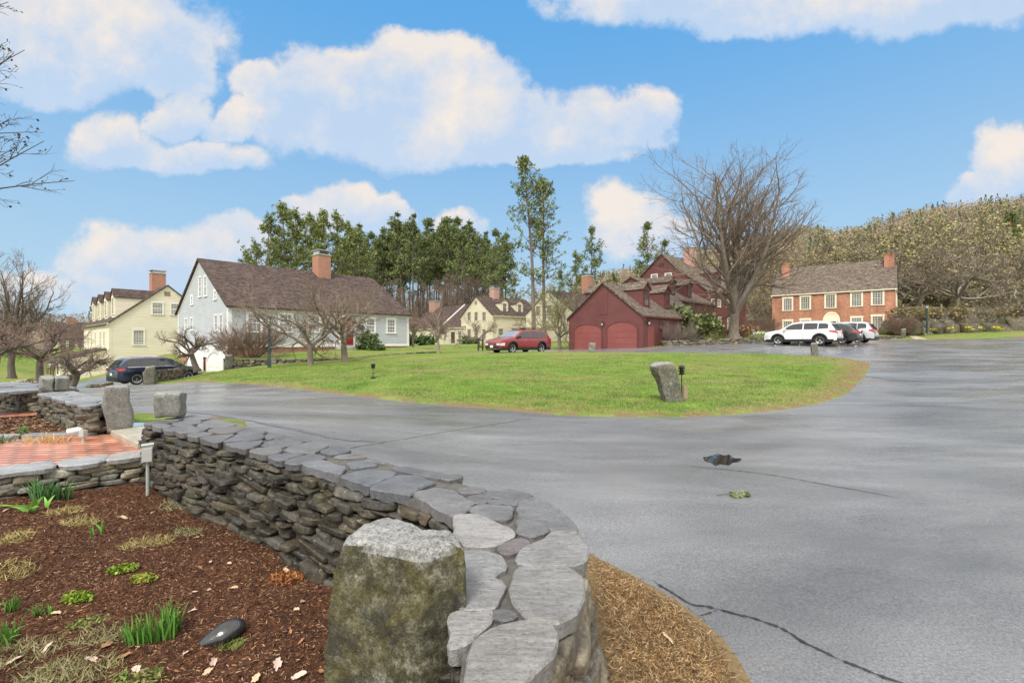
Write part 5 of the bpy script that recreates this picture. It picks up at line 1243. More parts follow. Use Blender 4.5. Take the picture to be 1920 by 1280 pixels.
# ---- pines
def pine_proto(key, H_, seed, crown0=.35, rad=4.5, nb=70, tufts=9, per=9, sz=.42, tr=.32, cols=None, dead=10, k=10, droop=0):
    rng = np.random.default_rng(seed); cols = cols or [(.045,.075,.022),(.07,.11,.03),(.10,.14,.045),(.03,.05,.02)]
    Pt, Rd = grow(np.array([[0,0,-.3]]), np.array([[0,0,1.]]), np.array([H_]), np.array([tr]), 12, .02, .03, rng, .12); V, Q = tubes(Pt, Rd, k); tr_ = [(V, Q, np.zeros((len(V),3)))]
    t = np.sort(crown0+(1-crown0)*rng.random(nb)**.85*.985); f = t*11; i = np.minimum(f.astype(int), 10); fr = (f-i)[:,None]; p = Pt[0,i]*(1-fr)+Pt[0,i+1]*fr
    u_ = (t-crown0)/(1-crown0); prof = np.sin(np.clip(u_*.86+.16, 0, 1)*math.pi)**.7*(1-.35*u_); ln = rad*prof*rng.uniform(.35,1.1,nb)+.3
    az = rng.uniform(0, 2*math.pi, nb); el = R(8)+u_*R(38)+rng.normal(size=nb)*.12-droop; dr = np.stack([np.cos(az)*np.cos(el), np.sin(az)*np.cos(el), np.sin(el)], 1)
    B, BR = grow(p, dr, ln, np.maximum(.012*ln+.008, .018), 6, .08, .05, rng, .3); V, Q = tubes(B, BR, 4); tr_.append((V, Q, np.zeros((len(V),3))))
    s2 = spawn(B, BR, ln, 4, .3, (25,65), (.3,.5), .6, rng, minr=.012); B2, BR2 = grow(*s2, 4, .1, .08, rng); V, Q = tubes(B2, BR2, 3); tr_.append((V, Q, np.zeros((len(V),3))))
    if dead:
        tt = rng.uniform(.12, crown0, dead); az = rng.uniform(0, 6.28, dead); D_, DR_ = grow(np.stack([0*tt,0*tt,tt*H_],1), np.stack([np.cos(az),np.sin(az),0*az+.05],1), rng.uniform(.5,2.0,dead)*rad/4, np.full(dead,.025), 5, .1, -.06, rng); V, Q = tubes(D_, DR_, 3); tr_.append((V, Q, np.zeros((len(V),3))))
    c = []
    for w_ in np.linspace(.42, 1, tufts): j = w_*5; a = min(int(j), 4); c.append(B[:,a]*(1-(j-a))+B[:,a+1]*(j-a))
    for w_ in (.5,1.0): j = w_*3; a = min(int(j), 2); c.append(B2[:,a]*(1-(j-a))+B2[:,a+1]*(j-a))
    c = np.vstack(c); c = c[rng.random(len(c)) < .85]; c = c+rng.normal(size=c.shape)*.2
    V, Fc, C = leaves(c, per, sz*.32, sz, cols, rng, up=.55, thin=.42, tri=True)
    hsh = np.repeat(rng.uniform(.65,1.35,len(c)), per*3)[:,None]; C = C*hsh
    e = empty('proto', (0,0,0)); b = join(tr_); mesh_np('trunk', b[0], b[1], M['pinebark'], e, True); mesh_np('crown', V, Fc, M['leaf'], e, col=C); PROTO[key] = [e, H_, False]
PC = [(.125,.16,.055),(.18,.225,.08),(.24,.27,.10),(.09,.12,.05)]
pine_proto('pine_tall', 24, 31, .30, 5.0, 66, 6, 8, .28, .30, dead=20, cols=PC)
pine_proto('pine_tall2', 23, 32, .24, 5.0, 62, 6, 8, .28, .28, dead=18, cols=PC)
place('pine_tall', 'pine_tree', 'tallest pine, straight trunk rising left of its twin behind the red car', 1001, 52, yb=640, yt=281)
place('pine_tall2', 'pine_tree', 'tall pine with a slightly thinner trunk, right one of the twin pines', 1021, 54, yb=642, yt=322, rot=1.7)
pine_proto('pine_a', 24, 33, .52, 3.3, 48, 6, 9, .32, .26, dead=12, k=7, cols=PC)
pine_proto('pine_b', 24, 34, .45, 3.6, 48, 6, 9, .32, .24, dead=12, k=7, cols=PC)
pine_proto('pine_c', 20, 35, .18, 4.8, 60, 7, 9, .30, .26, dead=4, k=7, cols=[(.14,.18,.05),(.19,.23,.07),(.25,.27,.09),(.10,.13,.04)])
r0 = random.Random(3); GP = 'tall pines in the dense stand behind the houses'
n_ = 0
for i in range(64):
    px = 650+300*((i*0.618) % 1.0); d = r0.uniform(84, 128); yt = 428-22*math.sin((px-650)/300*3.1)+r0.uniform(-12,30)+(d-84)*.35+(12 if px > 900 else 0)
    if px < 690: d = r0.uniform(95,128)
    place(('pine_a','pine_b')[i % 2], 'pine_tree', 'tall straight pine in the stand '+('behind the right end of the grey roof' if px < 735 else 'above the long low cream house' if px < 845 else 'above the cream gabled house' if px < 905 else 'at the thin right end of the stand')+(', farther back' if d > 108 else ''), px, d, yb=642, yt=yt, rot=r0.uniform(0,6.28), group=GP)
for px, yt, d in ((505,402,66),(530,378,70),(556,392,74),(583,400,68),(606,392,76),(632,396,72),(655,418,78),(480,455,72),(672,425,84),(545,410,84),(600,415,88)):
    place('pine_c', 'pine_tree', 'broad pale green pine behind the grey roof, '+('left of the brick chimney' if px < 585 else 'right of the brick chimney' if px > 615 else 'right behind the brick chimney')+(' and farther back' if d > 73 else ''), px, d, yb=650, yt=yt, rot=r0.uniform(0,6.28), group='broad pines behind the grey house')
place('pine_c', 'pine_tree', 'pale feathery pine behind the left end of the grey roof', 462, 80, yb=655, yt=468, rot=1)
for px, yt, d, l in ((1108,424,74,'slim pine right of the twin pines with open sky round its top'),(1213,417,84,'open crowned pine rising behind the red wing'),(1080,470,78,'mid height pine low between the twin pines and the slim one'),(965,520,82,'low dark pine left of the twin pine trunks'),
    (1050,505,80,'short bushy pine right behind the twin pines'),(1245,450,95,'pine partly hidden by the bare maple, behind the red house'),(1150,510,92,'short pine behind the roof of the red garage')):
    place('pine_b' if yt < 460 else 'pine_c', 'pine_tree', l, px, d, yb=640, yt=yt, rot=px)
place('pine_c', 'pine_tree', 'deep green pine at the right edge above the rock ledge', 1895, 92, yb=600, yt=395, rot=.3, sx=1.25)
place('pine_c', 'pine_tree', 'smaller green pine behind the brick chimney, on the slope', 1600, 120, yb=600, yt=455, rot=.9)
# ---- budding and bare trees on the right
YG = [(.26,.26,.10),(.32,.30,.13),(.21,.21,.085),(.33,.26,.15)]
bare_proto('bud_a', 15, 13, 41, 'oak', kids=(8,8,7,5), twig='grey', barkm='bark', trunk_r=.25, th=.2, leaf=(YG, .55, .16), fine=.02)
bare_proto('bud_b', 14, 10, 42, 'round', kids=(8,8,7,5), twig='', barkm='bark', trunk_r=.2, th=.2, leaf=(YG, .4, .15), fine=.02)
bare_proto('bare_c', 14, 13, 43, 'oak', kids=(8,8,7,6), twig='grey', barkm='bark_pale', trunk_r=.24, th=.18, leaf=([(.30,.25,.13),(.24,.18,.11)], .35, .12), fine=.018)
place('bare_c', 'bare_tree', 'wide bare oak with pale limbs above the rock ledge', 1795, 58, yb=592, yt=430, rot=.6, sx=1.15)
place('bud_a', 'budding_tree', 'big yellow green budding tree right of the brick house', 1722, 68, yb=600, yt=392, rot=2)
place('bud_a', 'budding_tree', 'yellow green tree standing above the middle of the rock ledge', 1840, 78, yb=595, yt=405, rot=4)
k = 0
for px, d, yt, kd in ((1700,90,425,'bud_b'),(1760,95,400,'bud_b'),(1780,84,420,'bud_a'),(1860,88,420,'bud_b'),(1915,70,450,'bare_c'),(1930,100,400,'bud_a'),(1650,105,430,'bud_a'),(1560,100,448,'bare_c'),(1510,95,455,'bud_b'),(1470,98,470,'bud_a'),(1440,90,480,'bare_c'),(1620,92,440,'bare_c'),(1530,112,440,'bud_a'),
    (1590,108,450,'bud_b'),(1420,110,490,'bud_b'),(1395,80,520,'bud_b'),(1460,78,530,'bare_c'),(1160,105,525,'bud_b'),(1185,110,520,'bud_a'),(1135,100,530,'bud_a'),(1680,120,415,'bud_a'),(1740,120,405,'bare_c'),(1820,120,400,'bud_a'),(1300,100,500,'bud_b'),(1270,104,500,'bud_a'),(1880,115,395,'bud_b')):
    k += 1; place(kd, 'budding_tree' if kd != 'bare_c' else 'bare_tree', {'bud_a':'yellow green budding tree in the wood on the slope behind the houses','bud_b':'slender budding tree in the wood on the slope behind the houses','bare_c':'grey bare tree in the wood on the slope behind the houses'}[kd].replace('in the wood on the slope behind the houses', 'on the slope '+('behind the red garage' if px < 1240 else 'behind the red house' if px < 1430 else 'left of the brick house' if px < 1500 else 'behind the left half of the brick roof' if px < 1600 else 'behind the right half of the brick roof' if px < 1690 else 'just right of the brick house' if px < 1755 else 'above the rock ledge' if px < 1850 else 'at the right edge')), px, d, yt=yt, rot=k*1.3, group='spring trees on the slope behind the houses', zb=gz(X_(px,d),d)-.3)
# low thin trees between the pine trunks and by the far houses
bare_proto('thin', 9, 5, 44, 'vase', kids=(6,6,6,5), twig='', barkm='bark', trunk_r=.09, th=.2, fine=.014)
for i in range(16):
    px = 690+i*16+r0.uniform(-6,6); place('thin', 'bare_sapling', 'thin bare brown sapling under the pines behind the cream houses', px, r0.uniform(86,100), yb=642, yt=r0.uniform(505,560), rot=i, group='bare saplings under the pine stand')
for px, d, yt in ((20,62,560),(50,75,570),(85,70,585),(150,78,600),(-40,60,540),(105,95,600)):
    place('thin', 'bare_sapling', 'bare brown tree in the far field at the left', px, d, yt=yt, rot=px, group='bare trees in the far left field', zb=gz(X_(px,d),d), sx=1.6)
# ---- shrubs
def shrub(name, label, px, d, w_, h, stems, cols=None, leafn=0, leafs=.06, tw='twig', seed=1, yb=None, per=1, dome=False, dz=0, flat=1.0):
    rng = np.random.default_rng(seed); x = X_(px, d); z = (gz(x, d) if yb is None else Z_(yb, d))+dz; e = empty(name, (x, d, z), 0, label, 'shrub')
    az = rng.uniform(0, 6.28, stems); el = np.arccos(rng.uniform(.0,.9,stems)**.8*.8); rr = rng.uniform(0, w_*.14, stems)
    st = np.stack([np.cos(az)*rr, np.sin(az)*rr, np.full(stems,-.05)], 1); dr = np.stack([np.cos(az)*np.sin(el*.62)*w_/h*.9, np.sin(az)*np.sin(el*.62)*w_/h*.9, np.cos(el*.62)], 1)
    LV = [dict(n=6, wig=.12, trop=.03, k=4, tip=.4, kids=7, t0=.25, ang=(15,45), lf=(.3,.55), rf=.6, minr=.005), dict(n=4, wig=.15, trop=.08, k=3, tip=.5, kids=5, t0=.1, ang=(20,50), lf=(.4,.7), rf=.7, minr=.004), dict(n=3, wig=.15, trop=.08, k=3, tip=.7)]
    b, s, tips = tree_mesh((st, dr, rng.uniform(.75,1.05,stems)*h*1.0, np.full(stems,.014*h**.5)), LV, rng, 1)
    mesh_np('stems', b[0], b[1], M[tw], e); mesh_np('twigs', s[0], s[1], M[tw], e)
    if leafn:
        c = tips[:, -1]; c = c[rng.random(len(c)) < leafn]; V, Fc, C = leaves(c, per, leafs*.8, leafs, cols, rng); mesh_np('foliage', V, Fc, M['leaf'], e, col=C)
    return e
M['twig_bush'] = pm('rusty_stems', (.13,.08,.055), (.22,.15,.11), 2, .9)
shrub('bare_bush', 'wide bare twiggy bush in front of the left corner of the grey house', 470, 28.6, 3.4, 2.5, 60, tw='twig_bush', seed=51, yb=668)
shrub('bare_bush', 'bare brown bush at the end of the wall left of the wide twiggy bush', 432, 29.5, 2.0, 1.9, 26, tw='twig_bush', seed=52, yb=668)
GR = [(.05,.09,.032),(.08,.13,.042),(.11,.16,.055)]
shrub('rhododendron', 'small dark evergreen shrub against the grey wall, right of the red door', 689, 36.3, .8, 1.15, 18, GR, .9, .16, seed=53, yb=654, per=2)
for px in (680,698,712): shrub('flower_bed_plant', 'low green ground plants at the foot of the grey wall', px, 36.0, .8, .35, 10, GR+[(.14,.17,.05)], .9, .12, seed=px, yb=654, per=2)['group'] = 'low plants under the grey wall'
shrub('bare_bush', 'dense grey brown bush at the side of the red garage', 1266, 38.2, 3.0, 2.5, 70, tw='twig_grey', seed=55, yb=655)
shrub('rhododendron', 'tall leafy yellow green shrub between the red garage and the raised lawn', 1288, 42, 3.6, 3.1, 40, [(.07,.10,.03),(.13,.17,.05),(.20,.22,.09)], .95, .22, seed=56, yb=645, per=2)
shrub('hydrangea', 'tan dried hydrangea right of the maple trunk', 1396, 45, 1.9, 1.15, 26, [(.42,.25,.15),(.5,.33,.22),(.33,.18,.11)], .6, .16, seed=57, yb=630, per=2)
shrub('hydrangea', 'smaller dried hydrangea left of the maple trunk', 1357, 46, 1.3, .9, 16, [(.42,.25,.15),(.38,.24,.15)], .4, .14, seed=58, yb=630)
shrub('bare_bush', 'rounded brown bush at the right corner of the brick house', 1686, 51.5, 2.6, 2.3, 60, tw='twig_bush', seed=59, yb=626)
shrub('bare_bush', 'tall brown bush behind the board fence', 1425, 57, 4.0, 2.6, 50, tw='twig_bush', seed=60, yb=624)
for px, d, w_, h in ((770,68,1.6,1.2),(797,70,2.2,1.3),(752,66,1.4,1.4),(882,60,2.0,.8)): shrub('evergreen_shrub', 'small dark evergreen shrub at the foot of the cream houses', px, d, w_, h, 16, GR, .9, .28, seed=px, yb=646, per=2)['group'] = 'shrubs at the foot of the cream houses'
for i, (px, d) in enumerate(((1712,52.5),(1728,54),(1752,56),(1775,53),(1795,54),(1812,55),(1835,53),(1850,54),(1878,54),(1900,53))): shrub('ledge_shrub', 'brown scrub growing on the rock ledge', px, d, 3.4, 2.0, 40, [(.16,.15,.05),(.22,.17,.08)], .4, .16, tw='twig', seed=70+i, yb=602+i%3*5)['group'] = 'brown scrub on the rock ledge'
# ---- the overhanging tree whose trunk stands outside the left edge
def overhang():
    rng = np.random.default_rng(91); e = empty('overhanging_tree', (-10.6,6.6,gz(-10.6,6.6)), 0, 'bare branches with withered leaves reaching in from the upper left edge', 'tree')
    zb = e.location.z; tr, _ = grow(np.array([[0,0,-.2]]), np.array([[.03,0,1.]]), np.array([8.8]), np.array([.22]), 9, .03, 0, rng), 0
    V, Q = tubes(tr[0], tr[1], 12); parts = [(V, Q, np.zeros((len(V),3)))]
    tg = [(86,190,6.4),(52,118,6.6),(72,262,6.3),(42,335,6.4),(88,270,6.9),(20,12,7),(14,100,6.2),(62,320,6.8),(20,300,6.2),(55,235,6.9),(30,160,6.4)]
    st = []; dr = []; ln = []
    for px, py, d in tg:
        T = np.array(P(px, py, d))-np.array(e.location); s = np.array((.05,0,max(1.5, T[2]-1.3-rng.uniform(0,.5)))); st.append(s); v = T-s; ln.append(np.linalg.norm(v)*.98); dr.append(v/np.linalg.norm(v)+np.array((0,0,.10)))
    B, BR = grow(np.array(st), np.array(dr), np.array(ln), np.full(len(st),.03), 9, .045, -.022, rng, .13); V, Q = tubes(B, BR, 6); parts.append((V, Q, np.zeros((len(V),3))))
    b = join(parts); mesh_np('trunk', b[0], b[1], M['bark_dark'], e, True)
    s2 = spawn(B, BR, np.array(ln), 11, .45, (18,45), (.09,.2), .6, rng, minr=.003, tmax=.98); B2, R2 = grow(*s2, 5, .1, .02, rng); V, Q = tubes(B2, R2, 4)
    s3 = spawn(B2, R2, s2[2], 5, .2, (20,50), (.35,.7), .6, rng, minr=.003); B3, R3 = grow(*s3, 4, .12, .03, rng, .7); V3, Q3 = tubes(B3, R3, 3)
    t_ = join([(V,Q,np.zeros((len(V),3))),(V3,Q3,np.zeros((len(V3),3)))]); mesh_np('crown', t_[0], t_[1], M['bark_dark'], e)
    c = B3[:,-1]; c = c[rng.random(len(c)) < .35]; V, Fc, C = leaves(c, 2, .014, .028, [(.05,.035,.03),(.07,.05,.035),(.12,.13,.03)], rng); mesh_np('foliage', V, Fc, M['leaf'], e, col=C)
overhang()
# ---- hills with woods
def hills():
    px = np.linspace(-700, 2600, 150); rid = np.interp(px, [-700,0,300,700,1000,1130,1250,1380,1500,1560,1620,1700,1780,1850,1920,2100,2600],[622,618,600,585,560,528,508,470,446,452,440,418,408,398,388,370,365])
    ds = np.array([105,125,150,180,215,255,300,345,400]); V = []
    for j, d in enumerate(ds):
        f = min(1, (d-105)/(300-105)); f = f*f*(3-2*f) if d < 300 else 1
        for i, p in enumerate(px):
            zr = Z_(rid[i]+9, 300)*(1 if d <= 300 else .9-.2*(d-345)/55); z0 = float(gz(X_(p, 105), 105))-1.0
            V.append((X_(p, d), d, z0*(1-f)+zr*f+noise.noise(Vector((X_(p,d)*.02, d*.02, 0)))*3*f))
    n = len(px); F_ = np.array([(j*n+i, j*n+i+1, (j+1)*n+i+1, (j+1)*n+i) for j in range(len(ds)-1) for i in range(n-1)])
    V = np.array(V); o = mesh_np('hill', V, F_, M['hill'], None, True); tag(o, kind='structure')
    rng = np.random.default_rng(5); c = []; 
    for _ in range(4200):
        p = rng.uniform(-100, 2150) if rng.random() < .3 else rng.uniform(1080, 2050); d = 130+rng.random()**.8*190; j = np.searchsorted(ds, d)-1; fr = (d-ds[j])/(ds[j+1]-ds[j]); fi = (p+700)/3300*(n-1); i = int(fi)
        z = V[j*n+i,2]*(1-fr)+V[(j+1)*n+i,2]*fr; c.append((X_(p,d), d, z, rng.random()))
    c = np.array(c); out = []
    kinds = [(0,.52,[(.34,.26,.20),(.27,.20,.155),(.40,.31,.235)],70,.5,6.5),(.52,.80,[(.29,.27,.14),(.34,.30,.16),(.23,.22,.11)],66,.55,6.5),(.80,.9,[(.10,.15,.07),(.075,.12,.055),(.14,.19,.08)],90,.55,8),(.9,1.01,[(.42,.29,.19),(.38,.25,.18)],60,.5,6)]
    for a, b, cols, cnt, sz, hh in kinds:
        q = c[(c[:,3] >= a) & (c[:,3] < b)]; m = len(q); cc = np.repeat(q[:,:3], cnt, 0); u_ = rng.random((m*cnt,1)); h_ = hh*np.repeat(rng.uniform(.7,1.4,m), cnt)[:,None]
        if a == .80: r_ = (1-u_)*2.6
        else: r_ = 3.4*np.sqrt(np.clip(1-(2*u_-1)**2, .05, 1))
        th = rng.uniform(0, 6.28, (m*cnt,1)); rr = r_*np.sqrt(rng.random((m*cnt,1))); cc = cc+np.hstack([np.cos(th)*rr, np.sin(th)*rr, u_*h_+1.5])
        V_, F2, C_ = leaves(cc, 1, .1, sz*(1.0), cols, rng, up=.6, thin=.35 if a in (0,) else .7); out.append((V_, F2, (C_*.55+C_.mean(0)*.45)*np.repeat(np.repeat(rng.uniform(.72,1.2,m), cnt), 4)[:,None]))
    V_, F2, C_ = join(out); w_ = mesh_np('hillside_wood', V_, F2, M['leaf'], None, col=C_); tag(w_, 'spring woodland covering the hill behind the village', 'woodland', kind='stuff')
M['hill'] = pm('leaf_litter_slope', (.10,.08,.05), (.17,.14,.08), .05, .95)
hills()
# ================================================================ cars
def paint(name, c, rough=.22, metal=.0, coat=1.0):
    m, t, b = nmat(name); sock(t, b, 'Base Color', c); sock(t, b, 'Roughness', rough); sock(t, b, 'Metallic', metal); sock(t, b, 'Coat Weight', coat); sock(t, b, 'Coat Roughness', .04); return m
M['p_navy'] = paint('navy_paint', (.012,.022,.055), .3, .3); M['p_red'] = paint('red_paint', (.27,.014,.022), .3, .25); M['p_white'] = paint('white_car_paint', (.74,.75,.76), .3)
M['p_black'] = paint('black_paint', (.014,.016,.02), .25); M['p_silver'] = paint('silver_paint', (.55,.57,.60), .3, .35)
M['carglass'] = paint('tinted_glass', (.012,.014,.016), .05, 0, 0); M['carglass'].node_tree.nodes['Principled BSDF'].inputs['Specular IOR Level'].default_value = 1.0
M['screen'] = paint('windscreen_glass', (.22,.24,.25), .06, 0, 0); M['screen'].node_tree.nodes['Principled BSDF'].inputs['Specular IOR Level'].default_value = 1.0
M['clad'] = pm('black_plastic', (.018,.018,.019), None, 1, .55); M['tyre'] = pm('tyre_rubber', (.018,.018,.018), None, 1, .8)
M['alloy'] = paint('alloy', (.55,.56,.58), .25, .8, 0); M['chrome'] = paint('chrome', (.7,.7,.7), .1, 1, 0); M['tail'] = paint('red_lens', (.45,.01,.012), .12); M['head'] = paint('clear_lens', (.6,.62,.64), .08)
def wheel_mesh(e, x, y, R_, w_, out, spokes=5, rim=None):
    n = 40; prof = [(R_*.66,-.5),(R_*.70,-.56),(R_*.93,-.5),(R_,-.34),(R_,.34),(R_*.93,.5),(R_*.70,.56),(R_*.66,.5)]
    V, Q = [], []
    for i in range(n):
        a = 2*math.pi*i/n
        for r, q in prof: V.append((x+r*math.cos(a), y+q*w_*.5*2*.5, R_+r*math.sin(a)))
    k = len(prof)
    for i in range(n):
        j = (i+1) % n
        for m_ in range(k): Q.append((i*k+m_, i*k+(m_+1) % k, j*k+(m_+1) % k, j*k+m_))
    wl = mesh_np('wheel', np.array(V), Q, M['tyre'], e, True)
    mb = MB(); yo = y+out*w_*.22; c = [(x+R_*.665*math.cos(2*math.pi*i/28), yo-out*.05, R_+R_*.665*math.sin(2*math.pi*i/28)) for i in range(28)]
    mb.prism(c, (0,-out*.02,0)); d = mb.build('rim_disc', M['clad'], wl)
    mb = MB()
    for i in range(spokes):
        a = 2*math.pi*(i+.25)/spokes; ca, sa = math.cos(a), math.sin(a); r0, r1 = R_*.12, R_*.64; h0, h1 = R_*.10, R_*.13/ (spokes/5)**.5
        p = lambda r, h: (x+ca*r-sa*h, yo-out*.045, R_+sa*r+ca*h)
        mb.prism([p(r0,-h0*.9), p(r1,-h1), p(r1,h1), p(r0,h0*.9)], (0,out*.035,0))
    nn = 28; a_ = [2*math.pi*i/nn for i in range(nn)]
    for i in range(nn):
        u1, u2 = a_[i], a_[(i+1) % nn]
        mb.poly([(x+R_*.60*math.cos(u1), yo, R_+R_*.60*math.sin(u1)), (x+R_*.67*math.cos(u1), yo+out*.012, R_+R_*.67*math.sin(u1)), (x+R_*.67*math.cos(u2), yo+out*.012, R_+R_*.67*math.sin(u2)), (x+R_*.60*math.cos(u2), yo, R_+R_*.60*math.sin(u2))])
    hub = [(x+R_*.13*math.cos(2*math.pi*i/14), yo-out*.04, R_+R_*.13*math.sin(2*math.pi*i/14)) for i in range(14)]; mb.prism(hub, (0,out*.045,0))
    mb.build('rim', rim or M['alloy'], wl)
def car(name, label, cx, cy, heading, L_, W_, prof, belt, wheels, R_, mat, glass, spokes=5, rails=True, crossbars=False, tail=(.75,1.05,.28), gclad=.40, tailtall=False, zoff=0, pitch=0, plate=True):
    """x runs from the rear bumper (0) to the nose (L); prof = top outline"""
    z0 = gz(cx, cy)+zoff; e = empty(name, (cx, cy, z0), R(heading), label, 'car'); e.rotation_euler = (0, R(pitch), R(heading))
    px_, pz_ = np.array([p[0] for p in prof]), np.array([p[1] for p in prof]); roof = pz_.max(); half = W_/2
    def zt(x):
        x = np.asarray(x, float); return (np.interp(x-.05, px_, pz_)+2*np.interp(x, px_, pz_)+np.interp(x+.05, px_, pz_))/4
    def hw(x, z):
        x = np.asarray(x, float); z = np.asarray(z, float); q = np.clip(1-np.minimum(x, L_-x)/.75, 0, 1); pl = 1-.16*q**2.2
        s_ = np.where(z < belt, 1-.035*((z-.72)/.4)**2, 1-.24*np.clip((z-belt)/(roof-belt), 0, 1)**1.1-.035*((belt-.72)/.4)**2); return half*pl*s_
    def zb(x):
        b = np.full(np.shape(x), .24); x = np.asarray(x, float); b = b+.12*np.clip(1-np.minimum(x, L_-x)/.5, 0, 1)
        for wx in wheels:
            d = np.abs(x-wx); ra = R_+.07; b = np.where(d < ra, np.maximum(b, R_+np.sqrt(np.clip(ra*ra-d*d, 0, None))), b)
        return b
    off = -L_/2; xs = np.unique(np.concatenate([np.linspace(0, L_, 75), np.concatenate([[w_-R_-.07,w_-R_-.069,w_+R_+.069,w_+R_+.07] for w_ in wheels])]))
    K = 12; rr = [1,.96,.88,.7,.4,0]; rows = []
    for x in xs:
        a, t = float(zb(x)), float(zt(x))-.07; col = []
        for k_ in range(K): z = a+(t-a)*k_/(K-1); col.append((x+off, float(hw(x, z)), z))
        h_ = float(hw(x, t))
        for r_ in rr[1:]: col.append((x+off, h_*r_, float(zt(x))-.07*r_**7))
        rows.append(col)
    m_ = len(rows[0]); V = []; Fc = []
    for col in rows: V += col+[(p[0], -p[1], p[2]) for p in col[:-1][::-1]]
    T = 2*m_-1
    for i in range(len(rows)-1):
        for j in range(T-1): Fc.append((i*T+j, (i+1)*T+j, (i+1)*T+j+1, i*T+j+1))
    Fc.append(tuple(range(T))); Fc.append(tuple(range((len(rows)-1)*T+T-1, (len(rows)-1)*T-1, -1)))
    b = mesh_np('body', np.array(V), Fc, M[mat], e, True)
    import bmesh
    bm = bmesh.new(); bm.from_mesh(b.data); bmesh.ops.recalc_face_normals(bm, faces=bm.faces)
    for ed in bm.edges:
        if len(ed.link_faces) == 2 and ed.calc_face_angle(0) > .6: ed.smooth = False
    bm.to_mesh(b.data); bm.free()
    mb = MB(); mb.box(off+.1, -off-.1, -half*.86, half*.86, .22, .55)
    for wx in wheels: mb.box(wx+off-R_-.06, wx+off+R_+.06, -half*.9, half*.9, .3, 2*R_+.02)
    mb.build('underbody', M['clad'], e)
    def sidepatch(nm, x0, x1, f0, f1, m2, o=.006, nx=10, nz=4, sides=(1,-1), par=None):
        for sd_ in sides:
            V = []; 
            for i in range(nx+1):
                x = x0+(x1-x0)*i/nx; a, b_ = f0(x), f1(x)
                for j in range(nz+1): z = a+(b_-a)*j/nz; V.append((x+off, sd_*(float(hw(x, z))+o), z))
            Q = [(i*(nz+1)+j, (i+1)*(nz+1)+j, (i+1)*(nz+1)+j+1, i*(nz+1)+j+1) for i in range(nx) for j in range(nz)]
            if sd_ > 0: Q = [q[::-1] for q in Q]
            mesh_np(nm, np.array(V), Q, M[m2], par or e, True)
    for (x0, x1) in glass:
        sidepatch('side_window', x0, x1, lambda x: belt+.03+.05*max(0, 1-(x-glass[0][0])/.9), lambda x: max(belt+.04, min(float(zt(x))-.13, roof-.13)), 'carglass')
    def toppatch(nm, x0, x1, m2, wd, o=.008, nx=8):
        V = []; ys = np.linspace(-wd, wd, 13)
        for i in range(nx+1):
            x = x0+(x1-x0)*i/nx; h_ = float(hw(x, float(zt(x))-.07))
            for y in ys: V.append((x+off, y*h_, float(zt(x))-.07*abs(y)**7+o))
        Q = [(i*13+j, (i+1)*13+j, (i+1)*13+j+1, i*13+j+1) for i in range(nx) for j in range(12)]
        mesh_np(nm, np.array(V), Q, M[m2], e, True)
    return_ws = [i for i in range(len(prof)-1) if prof[i+1][1]-prof[i][1] < -.35 and prof[i][0] > L_*.4]
    i = return_ws[0]; a, c = prof[i][0], prof[i+1][0]; toppatch('windscreen', a+.10, c-.04, 'screen', .9)
    toppatch('rear_window', prof[1][0]+.03, prof[2][0]-.03, 'carglass', .86)
    # black lower cladding and arches
    xr = [(.15, wheels[0]-R_-.08), (wheels[0]+R_+.08, wheels[1]-R_-.08), (wheels[1]+R_+.08, L_-.12)]
    for x0, x1 in xr: sidepatch('sill', x0, x1, lambda x: float(zb(x))-.01, lambda x: gclad, 'clad', .012, 6, 2)
    for wx in wheels:
        for sd_ in (1,-1):
            V = []; n = 24
            for i in range(n+1):
                a = math.pi*(-.06+1.12*i/n)
                for r_ in (R_+.055, R_+.13): x, z = wx+r_*math.cos(a), R_+r_*math.sin(a); z = max(z, .26); V.append((x+off, sd_*(float(hw(min(max(x,0),L_), z))+.014), z))
            Q = [(2*i, 2*i+1, 2*i+3, 2*i+2) for i in range(n)]; mesh_np('wheel_arch', np.array(V), Q if sd_ < 0 else [q[::-1] for q in Q], M['clad'] if gclad > .35 else M[mat], e, True)
            wheel_mesh(e, wx+off, sd_*(half*.965-.11), R_, .22, sd_, spokes)
    # ends: bumpers, grille, lamps, plates
    for end, sgn in ((0,-1),(L_,1)):
        X0 = end+off; hwv = float(hw(end, .5))
        mb = MB(); mb.prism([(X0-sgn*.05, -hwv*.99, .26), (X0+sgn*.05, -hwv*.78, .26), (X0+sgn*.05, hwv*.78, .26), (X0-sgn*.05, hwv*.99, .26)], (0,0,.24)); mb.build('bumper', M['clad'], e)
    X0 = -off; hN = float(zt(L_-.02)); hv = float(hw(L_, .8))
    mb = MB(); mb.box(X0-.02, X0+.018, -hv*.55, hv*.55, .60, hN-.06); g = mb.build('grille', M['clad'], e)
    mb = MB(); mb.box(X0+.0185, X0+.028, -hv*.55, hv*.55, hN-.13, hN-.10); mb.build('grille_bar', M['chrome'], g)
    mb = MB(); mb.box(X0+.052, X0+.062, -hv*.7, hv*.7, .28, .32); mb.build('skid_trim', M['chrome'], e)
    sidepatch('headlight', L_-.34, L_-.01, lambda x: hN-.24, lambda x: hN-.09+.04*(L_-x)/.3, 'head', .01, 5, 2)
    for s_ in (-1,1):
        mb = MB(); mb.prism([(X0-.02, s_*hv*.57, hN-.22), (X0+.016, s_*hv*.57, hN-.22), (X0+.004, s_*hv*.97, hN-.22), (X0-.02, s_*hv*.97, hN-.22)], (0,0,.13)); mb.build('headlight', M['head'], e)
    ta, tb, tl = tail
    sidepatch('taillight', .005, tl, lambda x: ta+(tb-ta)*.5*x/tl, lambda x: tb, 'tail', .012, 5, 3)
    hr = float(hw(0, ta)); X0 = off
